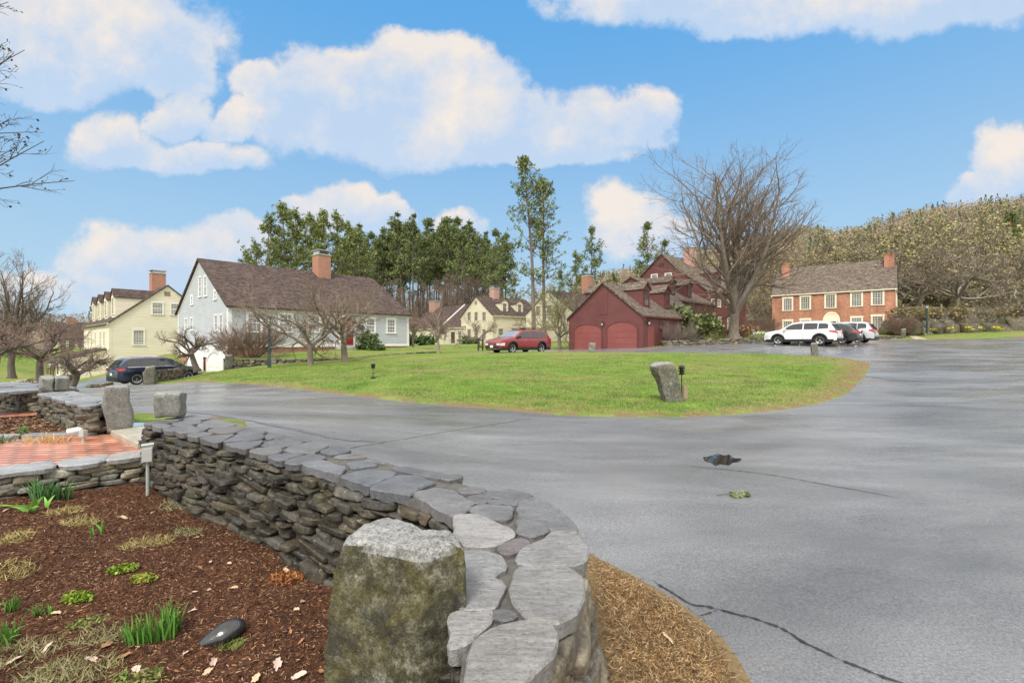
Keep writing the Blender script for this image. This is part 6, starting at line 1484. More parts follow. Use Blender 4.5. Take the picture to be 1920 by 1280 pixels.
    for s_ in (-1,1):
        mb = MB(); zt_ = min(tb, float(zt(0))-.04); mb.prism([(X0+.02, s_*hr*.62, ta), (X0-.014, s_*hr*.62, ta), (X0-.004, s_*hr*.985, ta), (X0+.02, s_*hr*.985, ta)], (0,0,max(.08, zt_-ta))); mb.build('taillight', M['tail'], e)
        if tailtall:
            V = []
            for i in range(7):
                x = prof[1][0]+.02+(prof[2][0]-prof[1][0]-.06)*i/6
                for r_ in (.80, 1.0): h_ = float(hw(x, float(zt(x))-.07)); V.append((x+off-.012, s_*h_*r_*1.01, float(zt(x))-.05*r_**7+.012))
            mesh_np('taillight', np.array(V), [(2*i,2*i+1,2*i+3,2*i+2) if s_ < 0 else (2*i+2,2*i+3,2*i+1,2*i) for i in range(6)], M['tail'], e)
    if plate:
        mb = MB(); mb.box(-off+.063, -off+.073, -.15, .15, .40, .55); mb.build('number_plate', M['white'], e)
        mb = MB(); mb.box(off-.03, off-.015, -.15, .15, .62, .77); mb.build('number_plate', M['white'], e)
    # mirrors, rails, handles
    wx = glass[-1][1]
    for s_ in (-1,1):
        mb = MB(); y = s_*(float(hw(wx, belt))+.02); mb.obox((wx+off-.16, y, belt-.0), (.17,0,0), (0,s_*.17,0), (0,0,.14)); mb.build('mirror', M['clad'] if mat in ('p_red',) else M[mat], e)
        for hx in glass[1:]: 
            mb = MB(); x = hx[0]+.06; y = s_*(float(hw(x, belt-.12))+.004); mb.obox((x+off, y, belt-.14), (.17,0,0), (0,s_*.02,0), (0,0,.03)); mb.build('door_handle', M[mat], e)
        if rails:
            i1 = int(np.argmax(pz_ > roof-.08)); xa = px_[pz_ > roof-.06].min()+.05; xb = px_[pz_ > roof-.06].max()-.05; n = 9; pts = [(x+off, s_*float(hw(x, roof-.07))*.86, float(zt(x))-.02+(.055 if 0 < k_ < n-1 else 0)) for k_, x in enumerate(np.linspace(xa, xb, n))]
            mb = MB(); mb.tube(pts, .018, 6); mb.build('roof_rail', M['alloy'] if mat != 'p_red' else M['clad'], e)
    if crossbars:
        for x in (L_*.34, L_*.52):
            mb = MB(); mb.box(x+off-.05, x+off+.05, -half*.70, half*.70, roof+.04, roof+.09); mb.build('roof_bar', M['clad'], e)
            mb = MB(); mb.box(x+off-.25, x+off+.22, -half*.66, -half*.50, roof+.091, roof+.12); mb.build('rack_strap', M['alloy'], e)
    # door seams
    for x in [g_[1]+.03 for g_ in glass[1:]]+[glass[1][0]-.02]:
        sidepatch('door_seam', x, x+.012, lambda q: gclad+.01, lambda q: belt+.01, 'clad', .003, 1, 8)
    sidepatch('window_trim', glass[0][0], glass[-1][1], lambda x: belt+.0, lambda x: belt+.022, 'chrome' if mat in ('p_navy','p_white','p_silver') else 'clad', .009, 14, 1)
    return e
suv = [(0,.62),(.03,1.02),(.42,1.58),(.62,1.68),(1.6,1.72),(2.6,1.70),(2.95,1.64),(3.75,1.14),(3.9,1.10),(4.55,1.0),(4.78,.86),(4.82,.70)]
car('parked_car', 'dark navy SUV with red tail lights parked below the cream house', -23.8, 30.5, 60, 4.82, 1.94, suv, 1.12, (.98, 3.90), .385, 'p_navy', [(.50,1.15),(1.20,2.05),(2.12,3.40)], 10, tail=(.88,1.06,.38), gclad=.32)
wag = [(0,.66),(.03,.98),(.50,1.50),(.75,1.60),(1.7,1.65),(2.6,1.62),(2.95,1.56),(3.72,1.10),(3.9,1.06),(4.6,.96),(4.83,.84),(4.87,.70)]
car('parked_car', 'red wagon with roof rack facing left beside the red garage', .5, 31.9, 180+42, 4.87, 1.86, wag, 1.02, (1.07, 3.82), .36, 'p_red', [(.58,1.25),(1.30,2.15),(2.22,3.42)], 6, crossbars=True, tail=(.82,1.0,.3), gclad=.42)
crv = [(0,.62),(.03,1.02),(.38,1.52),(.60,1.64),(1.5,1.69),(2.4,1.67),(2.75,1.60),(3.52,1.14),(3.7,1.10),(4.35,1.0),(4.56,.86),(4.6,.70)]
def hd(hx, hy): return math.degrees(math.atan2(hy, hx))
ah = hd(-.643,.766)
car('parked_car', 'white SUV parked nearest in the row before the brick house', 21.15, 33.16, ah, 4.6, 1.85, crv, 1.08, (.96, 3.62), .36, 'p_white', [(.46,1.05),(1.10,1.95),(2.02,3.2)], 5, tail=(.84,1.02,.42), gclad=.42)
wg2 = [(0,.62),(.03,.95),(.45,1.36),(.70,1.47),(1.6,1.51),(2.4,1.49),(2.75,1.43),(3.5,1.0),(3.7,.97),(4.3,.88),(4.52,.78),(4.56,.66)]
car('parked_car', 'small black wagon parked between the white and the silver car', 23.7, 34.65, ah, 4.56, 1.78, wg2, .98, (.90, 3.50), .33, 'p_black', [(.50,1.1),(1.15,1.95),(2.02,3.15)], 5, tail=(.78,.98,.3), gclad=.28)
car('parked_car', 'silver SUV with tall red tail lights, rightmost of the parked row', 26.15, 36.2, ah, 4.55, 1.82, [(a*.99,b*.99) for a, b in crv], 1.06, (.95, 3.55), .35, 'p_silver', [(.46,1.0),(1.05,1.9),(1.97,3.15)], 5, rails=False, tail=(.80,1.05,.3), tailtall=True, gclad=.38)
# ================================================================ lamps, fences, small things
def lamp_post(label, px, d, yb, yt, w_=.16):
    zb, zt = Z_(yb, d), Z_(yt, d); h = zt-zb; e = empty('lamp_post', (X_(px, d), d, zb), .3, label, 'lamp post'); hp = h-.62
    mb = MB(); mb.prism([(-w_/2,-w_/2,-.1),(w_/2,-w_/2,-.1),(w_/2,w_/2,-.1),(-w_/2,w_/2,-.1)], (0,0,hp*.42+.1)); mb.prism([(-w_*.38,-w_*.38,hp*.42),(w_*.38,-w_*.38,hp*.42),(w_*.38,w_*.38,hp*.42),(-w_*.38,w_*.38,hp*.42)], (0,0,hp*.58)); mb.tube([(0,0,hp*.40),(0,0,hp*.43)], w_*.72, 4); mb.tube([(0,0,hp),(0,0,hp+.06)], [.05,.09], 8)
    mb.build('pole', M['dkgreen'], e)
    mb = MB(); r0, r1, z0, z1 = .10, .19, hp+.06, hp+.40
    for i in range(6):
        a = math.pi*i/3; b = math.pi*(i+1)/3
        mb.tube([(r0*math.cos(a), r0*math.sin(a), z0), (r1*math.cos(a), r1*math.sin(a), z1)], .012, 4)
        mb.tube([(r1*math.cos(a), r1*math.sin(a), z1), (r1*math.cos(b), r1*math.sin(b), z1)], .012, 4)
    mb.tube([(0,0,z0-.01),(0,0,z0+.02)], .115, 6); mb.tube([(0,0,z1),(0,0,z1+.08),(0,0,z1+.10),(0,0,z1+.13),(0,0,z1+.2)], [.215,.10,.05,.055,.008], 6)
    l_ = mb.build('lantern', M['black'], e); mb = MB(); mb.tube([(0,0,z0+.02),(0,0,z1-.004)], [.092,.178], 6); mb.build('lantern_glass', M['bulb'], l_); return e
lamp_post('dark green lamp post with a six sided lantern in front of the grey house', 505, 25.2, 690, 590)
lamp_post('dark lamp post on the grass in front of the rock ledge', 1738, 50, 623, 569)
def path_light(label, px, d, yb, yt, kind='tier', stake=False):
    zb, zt = Z_(yb, d), Z_(yt, d); h = zt-zb; e = empty('path_light', (X_(px, d), d, zb), 0, label, 'path light')
    mb = MB(); mb.tube([(0,0,-.05),(0,0,h*.72)], .012, 6); mb.build('stem', M['black'], e)
    mb = MB(); w_ = .075
    for k in range(3): z = h*.70+k*h*.085; mb.tube([(0,0,z),(0,0,z+.03),(0,0,z+.035)], [w_*(.8+.1*k), w_*(.95+.05*k), w_*.7], 12)
    mb.tube([(0,0,h*.94),(0,0,h*.97),(0,0,h)], [w_*1.15,w_*.9,.01], 12); mb.tube([(0,0,h*.70),(0,0,h*.94)], .045, 10); mb.build('head', M['black'], e)
    if kind == 'tier': mb = MB(); mb.tube([(0,0,-.02),(0,0,.10)], [.085,.075], 12); mb.build('base', M['black'], e)
    if stake: mb = MB(); mb.box(.035,.13,-.03,.04,-.05,h*.36); mb.build('stake', M['wood'], e)
path_light('small black path light alone on the lawn before the apple trees', 699.5, 15.3, 712, 681)
path_light('black tiered path light with a wooden stake, right of the leaning stone', 1278, 10.75, 744, 684, kind='', stake=True)
# electrical box on a conduit at the end of the near wall
e = empty('outlet_box', (X_(277,4.62), 4.62, -1.62), .5, 'grey outlet box on a metal conduit at the left end of the near wall', 'outlet box')
mb = MB(); mb.tube([(0,0,-.05),(0,0,.42)], .016, 8); mb.build('conduit', M['lead'], e)
mb = MB(); mb.box(-.045,.045,-.035,.035,.40,.55); bx_ = mb.build('box', M['lead'], e); mb = MB(); mb.box(-.04,.04,-.045,-.036,.41,.54); mb.tube([(-.05,-.02,.57),(.05,.0,.575)], .018, 6); mb.build('cover', M['concrete'], bx_)
e = empty('garden_spotlight', (X_(147,5.75), 5.75, -1.28), 0, 'white spotlight on a grey stake beside the garden wall', 'spotlight')
mb = MB(); mb.tube([(.06,0,-.03),(.06,0,.13)], .014, 6); mb.box(.03,.09,-.03,.03,.08,.16); mb.build('stake', M['lead'], e); mb = MB(); mb.tube([(-.12,0,.145),(-.02,0,.165),(.04,0,.17)], [.035,.035,.02], 10); mb.build('head', M['white'], e)
# fences
def fence(name, label, pts, h, posts, rails, mat, pw=.1, boards=False, zs=None):
    """pts: px, depth, base y"""
    q = [Vector((X_(a, d), d, Z_(b, d))) for a, d, b in pts]; e = empty(name, q[0], 0, label, 'fence'); o = q[0]
    for i in range(posts):
        f = i/(posts-1)*(len(q)-1); k = min(int(f), len(q)-2); p = q[k].lerp(q[k+1], f-k)-o; mb = MB(); mb.box(p.x-pw/2, p.x+pw/2, p.y-pw/2, p.y+pw/2, p.z-.2, p.z+h); mb.build('post', M[mat], e)
    if boards:
        for k in range(len(q)-1):
            a, b = q[k]-o, q[k+1]-o; n = int((b-a).length/.15); mb = MB()
            for i in range(n): c = a.lerp(b, i/n); d_ = (b-a).normalized(); mb.obox((c.x,c.y-.03,c.z-.1), d_*.14, (0,.025,0), (0,0,h*(.96+.03*(i%2))))
            mb.build('boards', M[mat], e)
    for z in rails:
        for k in range(len(q)-1): a, b = q[k]-o, q[k+1]-o; mb = MB(); mb.obox((a.x,a.y+.03,a.z+z), b-a, (0,.04,0), (0,0,.09)); mb.build('rail', M[mat], e)
fence('board_fence', 'dark brown board fence between the red house and the brick house', [(1400,60,625),(1452,61,624)], 1.9, 4, (.3,1.5), 'dkwood', boards=True)
fence('rail_fence', 'weathered wooden rail gate beside the far lamp post', [(1693,53,606),(1765,53,606)], 2.2, 3, (1.0,1.8), 'wood', .12)
fence('rail_fence', 'small grey wooden fence in the yellow field at the left', [(80,40,697),(108,41,697)], 1.25, 4, (.3,.75,1.1), 'wood', .09)
fence('rail_fence', 'short dark wooden fence panel left of the red car', [(897,38,655),(905,38.5,655)], .95, 2, (.2,.75), 'dkwood', .14)
e = empty('bird_feeder_post', (X_(95,33), 33, Z_(706,33)), 0, 'slim black post with a small box in the yellow field', 'post'); mb = MB(); mb.tube([(0,0,-.1),(0,0,.75)], .03, 6); mb.build('pole', M['black'], e); mb = MB(); mb.prism([(-.13,-.1,.7),(.13,-.1,.7),(.13,.1,.7),(-.13,.1,.7)], (0,0,.25)); mb.build('box', M['lead'], e)  # a small lamp, modelled as a plain box on a pole
# power lines
for y0, y1, l in ((519,522,'upper thin dark cable crossing the trees at the right edge'),(531,534,'lower thin dark cable crossing the trees at the right edge')):
    a, b = P(1850,y0,60), P(2150,y1-6,52); n = 10; pts = [tuple(a.lerp(b, i/n)-Vector((0,0,math.sin(math.pi*i/n)*.5))) for i in range(n+1)]; mb = MB(); mb.tube(pts, .02, 5); tag(mb.build('power_cable', M['black'], None), l, 'cable')
# ---------------- rock ledge on the right
def ledge():
    rng = np.random.default_rng(77); e = empty('rock_ledge', (X_(1800,54), 54, 0), 0, 'long mossy grey rock ledge with scrub at the far right', 'rock ledge'); T = TPL[6]; parts = []
    spec = [(1672,55,600,628,20),(1700,53,590,627,26),(1715,55,585,627,30),(1752,55,592,626,32),(1775,54,580,626,46),(1800,54,574,626,60),(1830,54,576,626,60),(1862,55,574,626,56),(1885,53,590,626,44),(1905,56,572,626,60),(1940,54,580,626,70),(1985,55,578,628,90),(1790,52.6,603,627,26),(1822,52.4,605,627,30),(1850,52.2,600,627,28),(1880,52.2,606,627,30),(1910,52,603,627,34),(1760,53,606,627,24),(2040,55,580,630,110)]
    spec = spec+[(1700+rng.uniform(0,260), 52.0+rng.uniform(-.6,.6), rng.uniform(596,612), 627, rng.uniform(10,20)) for _ in range(34)]
    for px, d, yt, yb, w_ in spec:
        V = T[0]; l = (np.abs(V)**4).sum(1)**.25; hx = w_/2/F*d*1.35; hz = (Z_(yt,d)-Z_(yb,d))/2*1.1; h = np.array((hx, hx*.8+.6, hz)); o = V/l[:,None]*h
        for _ in range(8):
            nn = nrm(rng.normal(size=3)); sup = (np.abs(nn)*h).sum(); ex = o@nn-sup*rng.uniform(.5,.8); o = o-np.clip(ex,0,None)[:,None]*nn
        K = rng.normal(size=(3,3))*1.6; o = o+np.sin(o@K.T)*.12; o += np.array((X_(px,d)-X_(1800,54), d-54+.6, (Z_(yt,d)+Z_(yb,d))/2-.2)); g = rng.uniform(.7,1.3)
        parts.append((o, T[1], np.tile(np.array((.105,.095,.078))*g, (len(o),1))))
    V, Fc, C = join(parts); mesh_np('rock', V, Fc, M['ledge'], e, False, col=C)
M['ledge'] = stonemat('mossy_ledge_rock', (.9,.85,.75), 1.4, .85)
for n_ in M['ledge'].node_tree.nodes:
    if n_.type == 'TEX_NOISE': n_.inputs['Scale'].default_value *= .16
ledge()
# ---------------- marks on the road
from mathutils.bvhtree import BVHTree
def bvh(o): me = o.data; return BVHTree.FromPolygons([v.co.copy() for v in me.vertices], [tuple(p.vertices) for p in me.polygons])
road = bpy.data.objects['road']; ground = bpy.data.objects['ground']; bed = bpy.data.objects['mulch_bed']
BR_, BG_, BB_ = bvh(road), bvh(ground), bvh(bed)
def zon(b, x, y, dflt=None):
    h = b.ray_cast(Vector((x, y, 30)), Vector((0,0,-1))); return h[0].z if h[0] is not None else dflt
def hit(b, px, py):
    h = b.ray_cast(Vector((0,0,0)), Vector(((px-960)/F, 1, (640-py)/F)).normalized()); return h[0]
M['crack'] = pm('crack_shadow', (.012,.012,.013), (.04,.04,.042), 30, .9); M['seam'] = pm('newer_dark_asphalt', (.10,.10,.105), (.15,.15,.155), 3, .42, .3, .004, 70)  # cracks are narrow dark ribbons laid just above the asphalt
def ribbon(name, pxs, w_, mat, b=BR_, up=.005, jit=.4, step=.05, wander=.0, seed=1):
    rng = np.random.default_rng(seed); pts = [G(*p) for p in pxs]; pts = smoothline(pts, 10); P_ = np.array(pts); seg = np.linalg.norm(np.diff(P_,axis=0),axis=1); cum = np.concatenate([[0],np.cumsum(seg)]); s = np.arange(0, cum[-1], step)
    X = np.interp(s, cum, P_[:,0]); Y = np.interp(s, cum, P_[:,1]); T = np.gradient(np.stack([X,Y],1), axis=0); T /= np.linalg.norm(T,axis=1)[:,None]+1e-9
    Nn = np.stack([-T[:,1],T[:,0]],1); wv = np.array([noise.noise(Vector((q*2.3, seed, 0)))+.5*noise.noise(Vector((q*9, seed, 4))) for q in s])*wander; X += Nn[:,0]*wv; Y += Nn[:,1]*wv
    V = []; n = len(s)
    for i in range(n):
        f = min(1, i/4, (n-1-i)/4); hw_ = w_/2*(1+jit*rng.normal()*.6)*max(f,.05)
        for sg in (-1,0,1):
            x, y = X[i]+Nn[i,0]*hw_*sg, Y[i]+Nn[i,1]*hw_*sg; z = zon(b, x, y); V.append((x, y, (z if z is not None else gz(x,y))+up))
    Q = [(3*i+k, 3*i+3+k, 3*i+4+k, 3*i+1+k) for i in range(n-1) for k in (0,1)]
    V = np.array(V); o = mesh_np(name, V, [q[::-1] for q in Q], mat, None); o.parent = road; return o
ribbon('crack', [(1225,1088),(1290,1128),(1345,1142),(1450,1175),(1540,1220),(1620,1252),(1720,1290)], .013, M['crack'], jit=.8, wander=.035, step=.015, seed=2)
ribbon('crack', [(1305,1156),(1330,1150),(1350,1141)], .010, M['crack'], jit=.8, wander=.012, step=.02, seed=3)
ribbon('crack', [(1282,873),(1400,884),(1500,900),(1600,918),(1690,933)], .012, M['crack'], wander=.03, step=.04, seed=4)
ribbon('crack', [(640,845),(720,829),(860,806),(1000,783)], .012, M['crack'], wander=.05, step=.05, seed=5)
ribbon('tyre_mark', [(340,770),(450,786),(560,806),(640,822),(715,829)], .10, M['seam'], wander=.05, step=.1, seed=6)
ribbon('patch', [(1622,706),(1700,711),(1800,712.5),(1925,711)], .85, M['seam'], jit=.05, step=.2, seed=7)
def flat(name, pts, mat, b=BR_, up=.006, parent=road):
    V = [(0,0,0)]; c = np.mean([G(*p) for p in pts], axis=0); q = smoothline([G(*p) for p in pts]+[G(*pts[0])], 4)[:-1]
    rings = []; 
    for f in (.5, 1.0):
        for x, y in q: X, Y = c[0]+(x-c[0])*f, c[1]+(y-c[1])*f; V.append((X, Y, zon(b, X, Y, -1.5)+up))
    V[0] = (c[0], c[1], zon(b, c[0], c[1], -1.5)+up); n = len(q)
    Q = [(0, 1+i, 1+(i+1) % n) for i in range(n)]+[(1+i, 1+n+i, 1+n+(i+1) % n, 1+(i+1) % n) for i in range(n)]
    o = mesh_np(name, np.array(V), Q, mat, None, True)
    import bmesh
    bm = bmesh.new(); bm.from_mesh(o.data); bmesh.ops.recalc_face_normals(bm, faces=bm.faces)
    if sum(f.normal.z for f in bm.faces) < 0: bmesh.ops.reverse_faces(bm, faces=bm.faces)
    bm.to_mesh(o.data); bm.free(); o.parent = parent; return o
M['puddle'] = pm('standing_water', (.02,.02,.018), None, 1, .03, spec=.6)
flat('puddle', [(1318,857),(1332,855),(1345,851),(1357,854),(1368,853),(1376,859),(1390,860),(1384,866),(1374,867),(1366,872),(1350,870),(1342,873),(1333,867),(1322,864)], M['puddle'])
M['walk'] = pm('pale_gravel', (.35,.29,.22), (.45,.38,.30), 3, .9)
o = flat('walkway', [(1702,629),(1712,628),(1738,636),(1722,637)], M['walk'], BG_, .02, None); tag(o, kind='structure')
# ---------------- grass, straw, mulch chips
def scatter_tri(name, X, Y, Z, size, cols, up, thin, parent=None, seed=1, flatten=0, label=None, cat=None, quad=False, lift=.0, mul=None):
    rng = np.random.default_rng(seed); n = len(X); c = np.stack([X, Y, Z+lift], 1); a = rng.normal(size=(n,3)); a[:,2] = np.abs(a[:,2])*(1-flatten)+up; a = nrm(a); b = nrm(np.cross(a, rng.normal(size=(n,3)))); s = size*rng.uniform(.5,1.4,(n,1)); cc = np.array(cols)[rng.integers(0,len(cols),n)]*rng.uniform(.7,1.3,(n,1))*(1 if mul is None else mul[:,None])
    if quad: V = np.stack([c-a*s*.5-b*s*.5*thin, c-a*s*.5+b*s*.5*thin, c+a*s*.5+b*s*.35*thin, c+a*s*.5-b*s*.35*thin], 1); F_ = np.arange(4*n).reshape(-1,4); cc = np.repeat(cc,4,0)
    else: V = np.stack([c-b*s*.5*thin, c+b*s*.5*thin, c+a*s], 1); F_ = np.arange(3*n).reshape(-1,3); cc = np.repeat(cc,3,0)
    o = mesh_np(name, V.reshape(-1,3), F_, M['blade'], None, col=cc)
    return tag(o, label, cat, kind='stuff')
M['blade'] = colmat('blades', .8, nscale=2, namt=.15)
rng = np.random.default_rng(8)
# lawn
n = 330000; pxs = rng.uniform(280, 1650, n); d = 8.4+rng.random(n)**1.25*17; X = (pxs-960)/F*d; Y = d; ok = ~inpoly(X, Y, ROAD); 
dist = pdist(X, Y, isl, False); keep = ok & (rng.random(n) < np.clip(dist/.55, .12, 1)); X, Y, dist = X[keep], Y[keep], dist[keep]
nz_ = np.sin(X*1.3+np.sin(Y*.9)*2)*np.cos(Y*1.1+np.sin(X*.7)*2); Z = gzv(X, Y)+.07*(1-np.exp(-dist/.35))
nn_ = np.array([noise.noise(Vector((a*.35,b*.5,0)))+.6*noise.noise(Vector((a*1.3,b*1.7,3)))+.35*noise.noise(Vector((a*4,b*5,7))) for a, b in zip(X, Y)])
yb = (nn_+rng.normal(size=len(X))*.14-np.clip(dist/3,0,.35)+.25*np.exp(-((Y-21)/4)**2) > .14) | (dist < (.25+.3*rng.random(len(X))*(1+nn_*2))*np.where(X > 6, 1+.45*np.clip(X-6,0,6), 1))
scatter_tri('grass', X[~yb], Y[~yb], Z[~yb]-.012, .056, [(.075,.165,.022),(.12,.235,.03),(.175,.28,.042),(.09,.19,.025)], .9, .16, seed=9, label='short bright green grass of the lawn', cat='grass', mul=np.clip(1+1.1*np.array([noise.noise(Vector((a*.9,b*1.3,11)))+.5*noise.noise(Vector((a*3,b*4,5))) for a, b in zip(X[~yb], Y[~yb])]), .5, 1.6))
scatter_tri('dry_grass', X[yb], Y[yb], Z[yb]-.01, .05, [(.28,.25,.09),(.34,.27,.13),(.22,.20,.08),(.20,.125,.06),(.24,.24,.07)], .45, .18, seed=10, label='yellowed and worn grass among the green lawn', cat='grass')
# straw strip beside the near wall
n = 110000; X = rng.uniform(.2, 1.5, n); Y = rng.uniform(.9, 3.6, n); sp_ = strip+[(.2,.5),(.2,3.3)]; ok = ~inpoly(X, Y, ROAD) & ~inpoly(X, Y, GARDEN) & (Y < 3.5); X, Y = X[ok], Y[ok]; dr_ = pdist(X, Y, ROAD); k_ = rng.random(len(X)) < np.clip((dr_-.03)/.22, .03, 1); X, Y, dr_ = X[k_], Y[k_], dr_[k_]
Z = gzv(X, Y)+.07*(1-np.exp(-dr_/.35))
scatter_tri('dry_straw', X, Y, Z, .034, [(.30,.18,.08),(.36,.25,.12),(.23,.13,.055),(.15,.09,.04),(.42,.31,.18),(.10,.06,.03)], .25, .09, seed=11, flatten=.75, label='matted straw coloured dead grass between near wall and road', cat='dead grass', quad=True, lift=.012)
# bark chips
n = 170000; X = -5.2+rng.random(n)*5.3; Y = 1.2+rng.random(n)**1.35*4.0; ok = inpoly(X, Y, GARDEN) & ((X+4.04)*-.63+(Y-4.96)*.78 < -.02) & (pdist(X, Y, WIN, False) > .02) & (np.abs(X/Y) < 1.2); X, Y = X[ok], Y[ok]
Z = np.array([zon(BB_, a, b, -1.6) for a, b in zip(X, Y)])
scatter_tri('bark_chips', X, Y, Z, .019, [(.06,.024,.013),(.10,.042,.02),(.15,.064,.03),(.20,.09,.045),(.03,.014,.009),(.04,.018,.01),(.34,.21,.12)], .12, .22, seed=12, flatten=.8, label='reddish brown shredded bark covering the bed', cat='bark mulch', quad=True, lift=.004)
n = 14000; X = rng.uniform(-11,-5.6,n); Y = rng.uniform(5.6,8.4,n); ok = inpoly(X, Y, GARDEN) & ~inpoly(X, Y, PATH); X, Y = X[ok], Y[ok]
scatter_tri('bark_chips', X, Y, mulchz(X, Y)+.012, .04, [(.05,.02,.011),(.12,.055,.03),(.25,.14,.08),(.38,.26,.16)], .12, .25, seed=13, flatten=.8, label='leaf litter and bark in the bed behind the brick path', cat='bark mulch', quad=True, lift=.01)
# patches of dry moss and cut grass in the bed
PT = [(10,1070,.16,'y'),(20,1010,.13,'y'),(40,1225,.16,'m'),(150,1262,.15,'m'),(185,1195,.10,'m'),(95,1265,.12,'m'),(275,1018,.16,'y'),(150,980,.12,'y'),(120,958,.12,'y'),(350,1000,.1,'m'),(330,948,.14,'m'),(160,1170,.08,'g'),(260,1272,.09,'g'),(430,1210,.06,'g'),(540,1085,.1,'o')]
allp = []
for px, py, r_, kd in PT:
    h = hit(BB_, px, py)
    if h is None: continue
    m = int(3400*r_); a = rng.uniform(0,6.28,m); q = np.sqrt(rng.random(m))*r_; X, Y = h.x+np.cos(a)*q*1.2, h.y+np.sin(a)*q*.8; allp.append((X, Y, kd))
for kd, cols, l in (('y', [(.34,.27,.10),(.42,.34,.16),(.25,.22,.08)], 'tufts of dry yellow grass in the bark bed'),('m', [(.25,.23,.11),(.34,.30,.17),(.18,.18,.07)], 'mats of dull moss and dry stalks in the bark bed'),('g', [(.14,.20,.04),(.22,.26,.07),(.2,.16,.08)], 'small green seedlings in the bark bed'),('o', [(.28,.10,.03),(.35,.15,.05),(.2,.06,.02)], 'rust coloured leaves gathered against the near wall')):
    X = np.concatenate([a for a, b, c in allp if c == kd]); Y = np.concatenate([b for a, b, c in allp if c == kd]); Z = np.array([zon(BB_, a, b, -1.6) for a, b in zip(X, Y)])
    scatter_tri('ground_growth', X, Y, Z, .05 if kd in 'ym' else .028, cols, .35, .10 if kd in 'ym' else .5, seed=14, flatten=.5, label=l, cat='ground cover', lift=.0)
# ---------------- leaves, clumps, stones in the bed
def blade_clump(name, label, px, py, nb, h, rad, col, w_=.011, lean=.35, flow=None, seed=1, asp=1.0, b=BB_, cat='plant', rot=0, pos=None, group=None):
    p = pos or hit(b, px, py); rng = np.random.default_rng(seed); e = empty(name, p, rot, label, cat, group); V = []; Q = []; C = []
    for i in range(nb):
        a = rng.uniform(0,6.28); r_ = rad*math.sqrt(rng.random()); x, y = math.cos(a)*r_, math.sin(a)*r_*asp; hh = h*rng.uniform(.6,1.1); ln = rng.normal()*lean*.5+(x/rad)*lean*.5; l2 = rng.normal()*lean*.4; t_ = rng.uniform(0,3.14); wx, wy = math.cos(t_)*w_/2, math.sin(t_)*w_/2; k = len(V); g = rng.uniform(.75,1.25); n = 5
        for j in range(n+1):
            f = j/n; cx_, cy_, cz = x+ln*hh*f*f, y+l2*hh*f*f, hh*(f-.12*f*f*abs(ln)*2); tw = (1-f**3)*(.6+.4*min(1,f*4)); V += [(cx_-wx*tw, cy_-wy*tw, cz-.01), (cx_+wx*tw, cy_+wy*tw, cz-.01)]; C += [tuple(np.array(col)*g*(.75+.5*f))]*2
            if j: Q.append((k+2*j-2, k+2*j-1, k+2*j+1, k+2*j))
    mesh_np('leaves', np.array(V), Q, M['blade'], e, True, col=np.array(C))
    return e
GB = (.10,.24,.035)
e = blade_clump('daffodil_clump', 'large clump of upright green daffodil leaves left of the wet black rock', 283, 1202, 110, .155, .115, GB, .0095, .3, seed=1, asp=.35, rot=.35, cat='daffodils')
e2 = blade_clump('daffodil_clump', 'taller narrow end of green leaves beside the large daffodil clump', 322, 1185, 40, .2, .045, GB, .0095, .35, seed=21, asp=.6, cat='daffodils')
blade_clump('daffodil_clump', 'green leaf clump against the slate wall, left one of a pair', 80, 938, 60, .22, .09, (.07,.17,.05), .013, .5, seed=2, asp=.6, cat='daffodils')
blade_clump('daffodil_clump', 'green leaf clump against the slate wall, right one of a pair', 118, 935, 46, .20, .07, (.07,.17,.05), .013, .5, seed=3, asp=.6, cat='daffodils')
blade_clump('daffodil_clump', 'small upright green clump near the left edge of the bed', 22, 1144, 26, .11, .03, GB, .009, .5, seed=4, cat='daffodils')
blade_clump('daffodil_clump', 'ragged green clump at the lower left edge of the view', 12, 1205, 34, .13, .06, (.13,.26,.05), .012, .7, seed=5, cat='daffodils')
blade_clump('leaf_shoot', 'small green shoot left of the bright sedum patch', 72, 1152, 12, .09, .02, GB, .010, .5, seed=6, cat='shoot')
blade_clump('leaf_shoot', 'small green shoot beside the oak leaf near the sedum patch', 94, 1150, 9, .08, .02, (.14,.28,.05), .012, .6, seed=7, cat='shoot')
blade_clump('tulip_leaves', 'broad bright green tulip leaves low in front of the slate wall', 58, 958, 7, .17, .04, (.17,.34,.06), .05, 1.5, seed=8, cat='tulip')
blade_clump('tulip_leaves', 'single broad green leaf right of the tulip leaves', 88, 952, 2, .15, .01, (.15,.32,.06), .04, .6, seed=9, cat='tulip')
blade_clump('leaf_shoot', 'short green shoot in the middle of the bed, left one of two', 172, 1006, 3, .10, .006, (.13,.28,.05), .022, .3, seed=10, cat='shoot')
blade_clump('leaf_shoot', 'taller green shoot in the middle of the bed, right one of two', 190, 1001, 4, .14, .01, (.13,.28,.05), .022, .5, seed=11, cat='shoot')
gp = Vector((X_(88,5.72), 5.72, -1.30)); blade_clump('dry_grass_clump', 'tan dried ornamental grass clump behind the brick path', 0, 0, 130, .16, .26, (.52,.36,.17), .012, .9, seed=12, asp=.5, pos=gp, cat='dry grass')
gp = Vector((X_(43,6.4), 6.4, -1.30)); blade_clump('daffodil_clump', 'small green clump in the bed behind the brick path', 0, 0, 26, .14, .06, (.08,.2,.05), .014, .4, seed=13, pos=gp, cat='daffodils')
gp = Vector((X_(6,5.7), 5.7, -1.30)); blade_clump('daffodil_clump', 'grey green clump at the left edge behind the brick path', 0, 0, 40, .17, .1, (.13,.2,.10), .014, .6, seed=14, pos=gp, cat='daffodils')
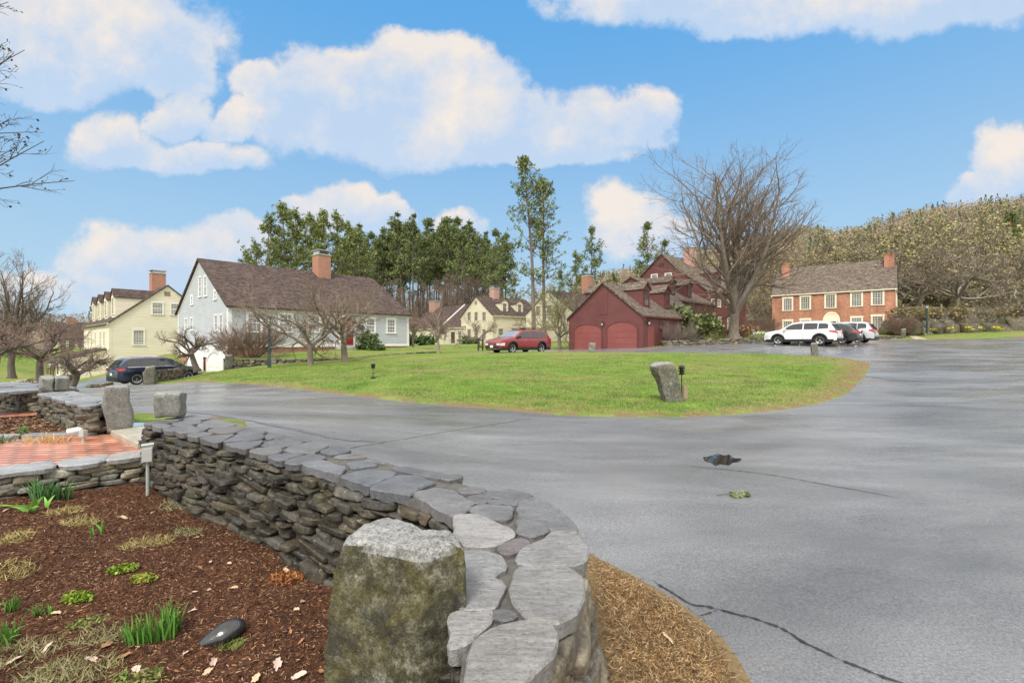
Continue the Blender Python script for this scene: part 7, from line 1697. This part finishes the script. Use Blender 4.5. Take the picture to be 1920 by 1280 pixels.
def cushion(label, px, py, r_, col, seed):
    p = hit(BB_, px, py); rng = np.random.default_rng(seed); m = 260; a = rng.uniform(0,6.28,m); q = np.sqrt(rng.random(m))*r_; c = np.stack([np.cos(a)*q*1.5, np.sin(a)*q*.8, .012+.02*(1-(q/r_)**2)], 1); V, Fc, C = leaves(c, 3, .006, .017, [col, tuple(x*.7 for x in col), tuple(x*1.3 for x in col)], rng, up=.8)
    e = empty('sedum_patch', p, rng.uniform(-.3,.5), label, 'sedum'); mesh_np('leaves', V, Fc, M['blade'], e, col=C)
cushion('bright yellow green sedum cushion left of the large daffodil clump', 145, 1124, .055, (.19,.27,.03), 1); cushion('bright sedum cushion in the middle of the bed', 230, 1070, .055, (.19,.26,.035), 2); cushion('dull olive sedum cushion just right of the middle one', 270, 1088, .05, (.22,.24,.04), 3)
# the wet black rock
p = hit(BB_, 415, 1196); rngb = np.random.default_rng(4); T = TPL[14]; V = T[0]; l = np.linalg.norm(V, axis=1); o = V/l[:,None]*np.array((.125,.07,.06)); o[:,2] *= 1-.45*(o[:,0] < 0)*(-o[:,0]/.125); o[:,1] *= 1-.3*(o[:,0] < 0)*(-o[:,0]/.125); o += np.sin(o@(rngb.normal(size=(3,3))*22).T)*.004
M['wetrock'] = pm('wet_black_rock', (.012,.013,.014), (.035,.037,.038), 25, .22, .2, .004, spec=.8)
rk = mesh_np('rock', o, T[1], M['wetrock'], None, True); rk.location = p+Vector((0,0,.018)); rk.rotation_euler = (0,-.25,.55); tag(rk, 'smooth wet black rock right of the large daffodil clump', 'rock')
# fallen leaves
def leaf_mesh(seed, lobed=True):
    rng = np.random.default_rng(seed); n = 26; V = [(0,0,.004)]; 
    for i in range(n):
        t = i/n*2*math.pi; r_ = .5*(1+(.17*math.sin(7*t+seed)+.12*math.sin(4*t+seed*2) if lobed else 0)); x = math.cos(t)*r_*1.0; y = math.sin(t)*r_*(.55 if lobed else .42); V.append((x, y, .10*abs(y)+.06*math.sin(x*5+seed)+.05*rng.random()))
    Q = [(0, 1+i, 1+(i+1) % n) for i in range(n)]; return np.array(V), Q
M['fleaf'] = [pm('tan_fallen_leaf', (.45,.30,.17), (.62,.46,.31), 20, .6), pm('brown_fallen_leaf', (.22,.10,.05), (.38,.2,.1), 20, .6), pm('pinkish_fallen_leaf', (.50,.34,.27), (.62,.48,.40), 20, .6)]
protos = []
LP_ = [(232,972,.075,0),(245,1012,.05,0),(368,1010,.06,0),(330,1000,.03,2),(375,1066,.05,1),(430,1058,.04,0),(440,1104,.05,0),(365,1112,.04,0),(392,1108,.04,0),(360,1148,.06,2),(556,1145,.045,0),(545,1187,.045,1),(565,1205,.05,1),(520,1248,.085,2),(400,1244,.07,2),(348,1227,.045,2),(235,1232,.07,1),(170,1240,.09,2),(105,1152,.06,0),(85,1222,.1,2),(200,1212,.07,1),(12,958,.06,0),(395,1055,.04,2),(300,1005,.05,1),(515,1090,.03,0),(568,1130,.06,2),(30,1240,.09,2),(560,1270,.09,2),(480,1275,.08,0),(255,1258,.07,2),(536,1072,.07,0),(540,1092,.06,1),(552,1078,.05,1),(455,1030,.06,1),(285,963,.04,0),(60,1000,.05,1),(330,1262,.05,1),(390,1262,.06,0),(600,1262,.06,1)]
rng = np.random.default_rng(5)
for i, (px, py, s, m_) in enumerate(LP_):
    p = hit(BB_, px, py)
    if p is None: continue
    key = (i % 4, m_)
    V, Q = leaf_mesh(key[0], key[0] != 3); o = mesh_np('fallen_leaf', V, Q, M['fleaf'][m_], None, True); o.location = p+Vector((0,0,.012)); s *= .8; o.scale = (s,s,s); o.rotation_euler = (rng.normal()*.25, rng.normal()*.25, rng.uniform(0,6.28))
    tag(o, ('pale tan fallen leaf lying on the bark bed','dark brown fallen leaf lying on the bark bed','pinkish beige fallen leaf lying on the bark bed')[m_], 'leaf', 'fallen leaves on the bark bed')
for px, py, s, m_, l in ((1252,1205,.11,0,'pale shredded husk on the straw beside the near wall'),(1190,1080,.03,0,'tiny pale leaf at the upper tip of the straw strip')):
    p = hit(BG_, px, py)
    if p: V, Q = leaf_mesh(3, False); V = V*np.array((1,.35,1)); o = mesh_np('fallen_leaf', V, Q, M['fleaf'][m_], None, True); o.location = p+Vector((0,0,.025)); o.scale = (s,s,s); o.rotation_euler = (0,0,1.7); tag(o, l, 'leaf')
p = hit(BR_, 1378, 930); e = empty('fallen_twig', p, .1, 'fallen green lichen twig lying on the wet road', 'twig'); mb = MB(); mb.tube([(-.17,.03,.01),(-.08,.02,.02),(.0,0,.015),(.12,-.02,.02)], .004, 5); mb.tube([(-.02,0,.015),(.04,.05,.03)], .003, 5); mb.build('stick', M['bark_dark'], e)
rr_ = np.random.default_rng(6); c = np.stack([rr_.uniform(-.03,.13,50), rr_.normal(size=50)*.025, np.full(50,.018)],1); V, Fc, C = leaves(c, 2, .008, .03, [(.16,.2,.09),(.24,.27,.15)], rr_); mesh_np('leaves', V, Fc, M['blade'], e, col=C)
# small green plant at the foot of the near wall on the road side
p = hit(BG_, 1116, 1232)
if p: blade_clump('seedling', 'small green weed at the foot of the near wall on the straw strip', 0, 0, 24, .05, .035, (.14,.24,.08), .016, .8, seed=31, pos=p, cat='weed')
# daffodils in bloom by the ledge and pale flowers by the raised lawn
def blooms(label, px, py, n, r_, col, d_, h=.28, group=None):
    p = Vector((X_(px,d_), d_, Z_(py,d_))); e = blade_clump('flowering_daffodils', label, 0, 0, 26, h*.8, r_, (.12,.22,.06), .03, .4, seed=px, pos=p, cat='flowers', group=group); rng = np.random.default_rng(px)
    c = np.stack([rng.normal(size=n)*r_*.6, rng.normal(size=n)*r_*.4, h*rng.uniform(.7,1.1,n)], 1); V, Fc, C = leaves(c, 6, .02, .085, [col], rng); mesh_np('blossoms', V, Fc, M['blade'], e, col=C)
for px, py, n in ((1750,621,5),(1780,619,5),(1817,617,6),(1821,621,4),(1841,618,5),(1866,618,18),(1872,621,10)): blooms('yellow flowering daffodils at the foot of the rock ledge', px, py, n, .3, (.75,.62,.03), 50.5, group='daffodils at the foot of the ledge')
for px, py in ((1424,629),(1432,629),(1440,630)): blooms('white daffodils on the raised lawn beyond the low wall', px, py, 12, .3, (.75,.75,.6), 41, group='white daffodils on the raised lawn')
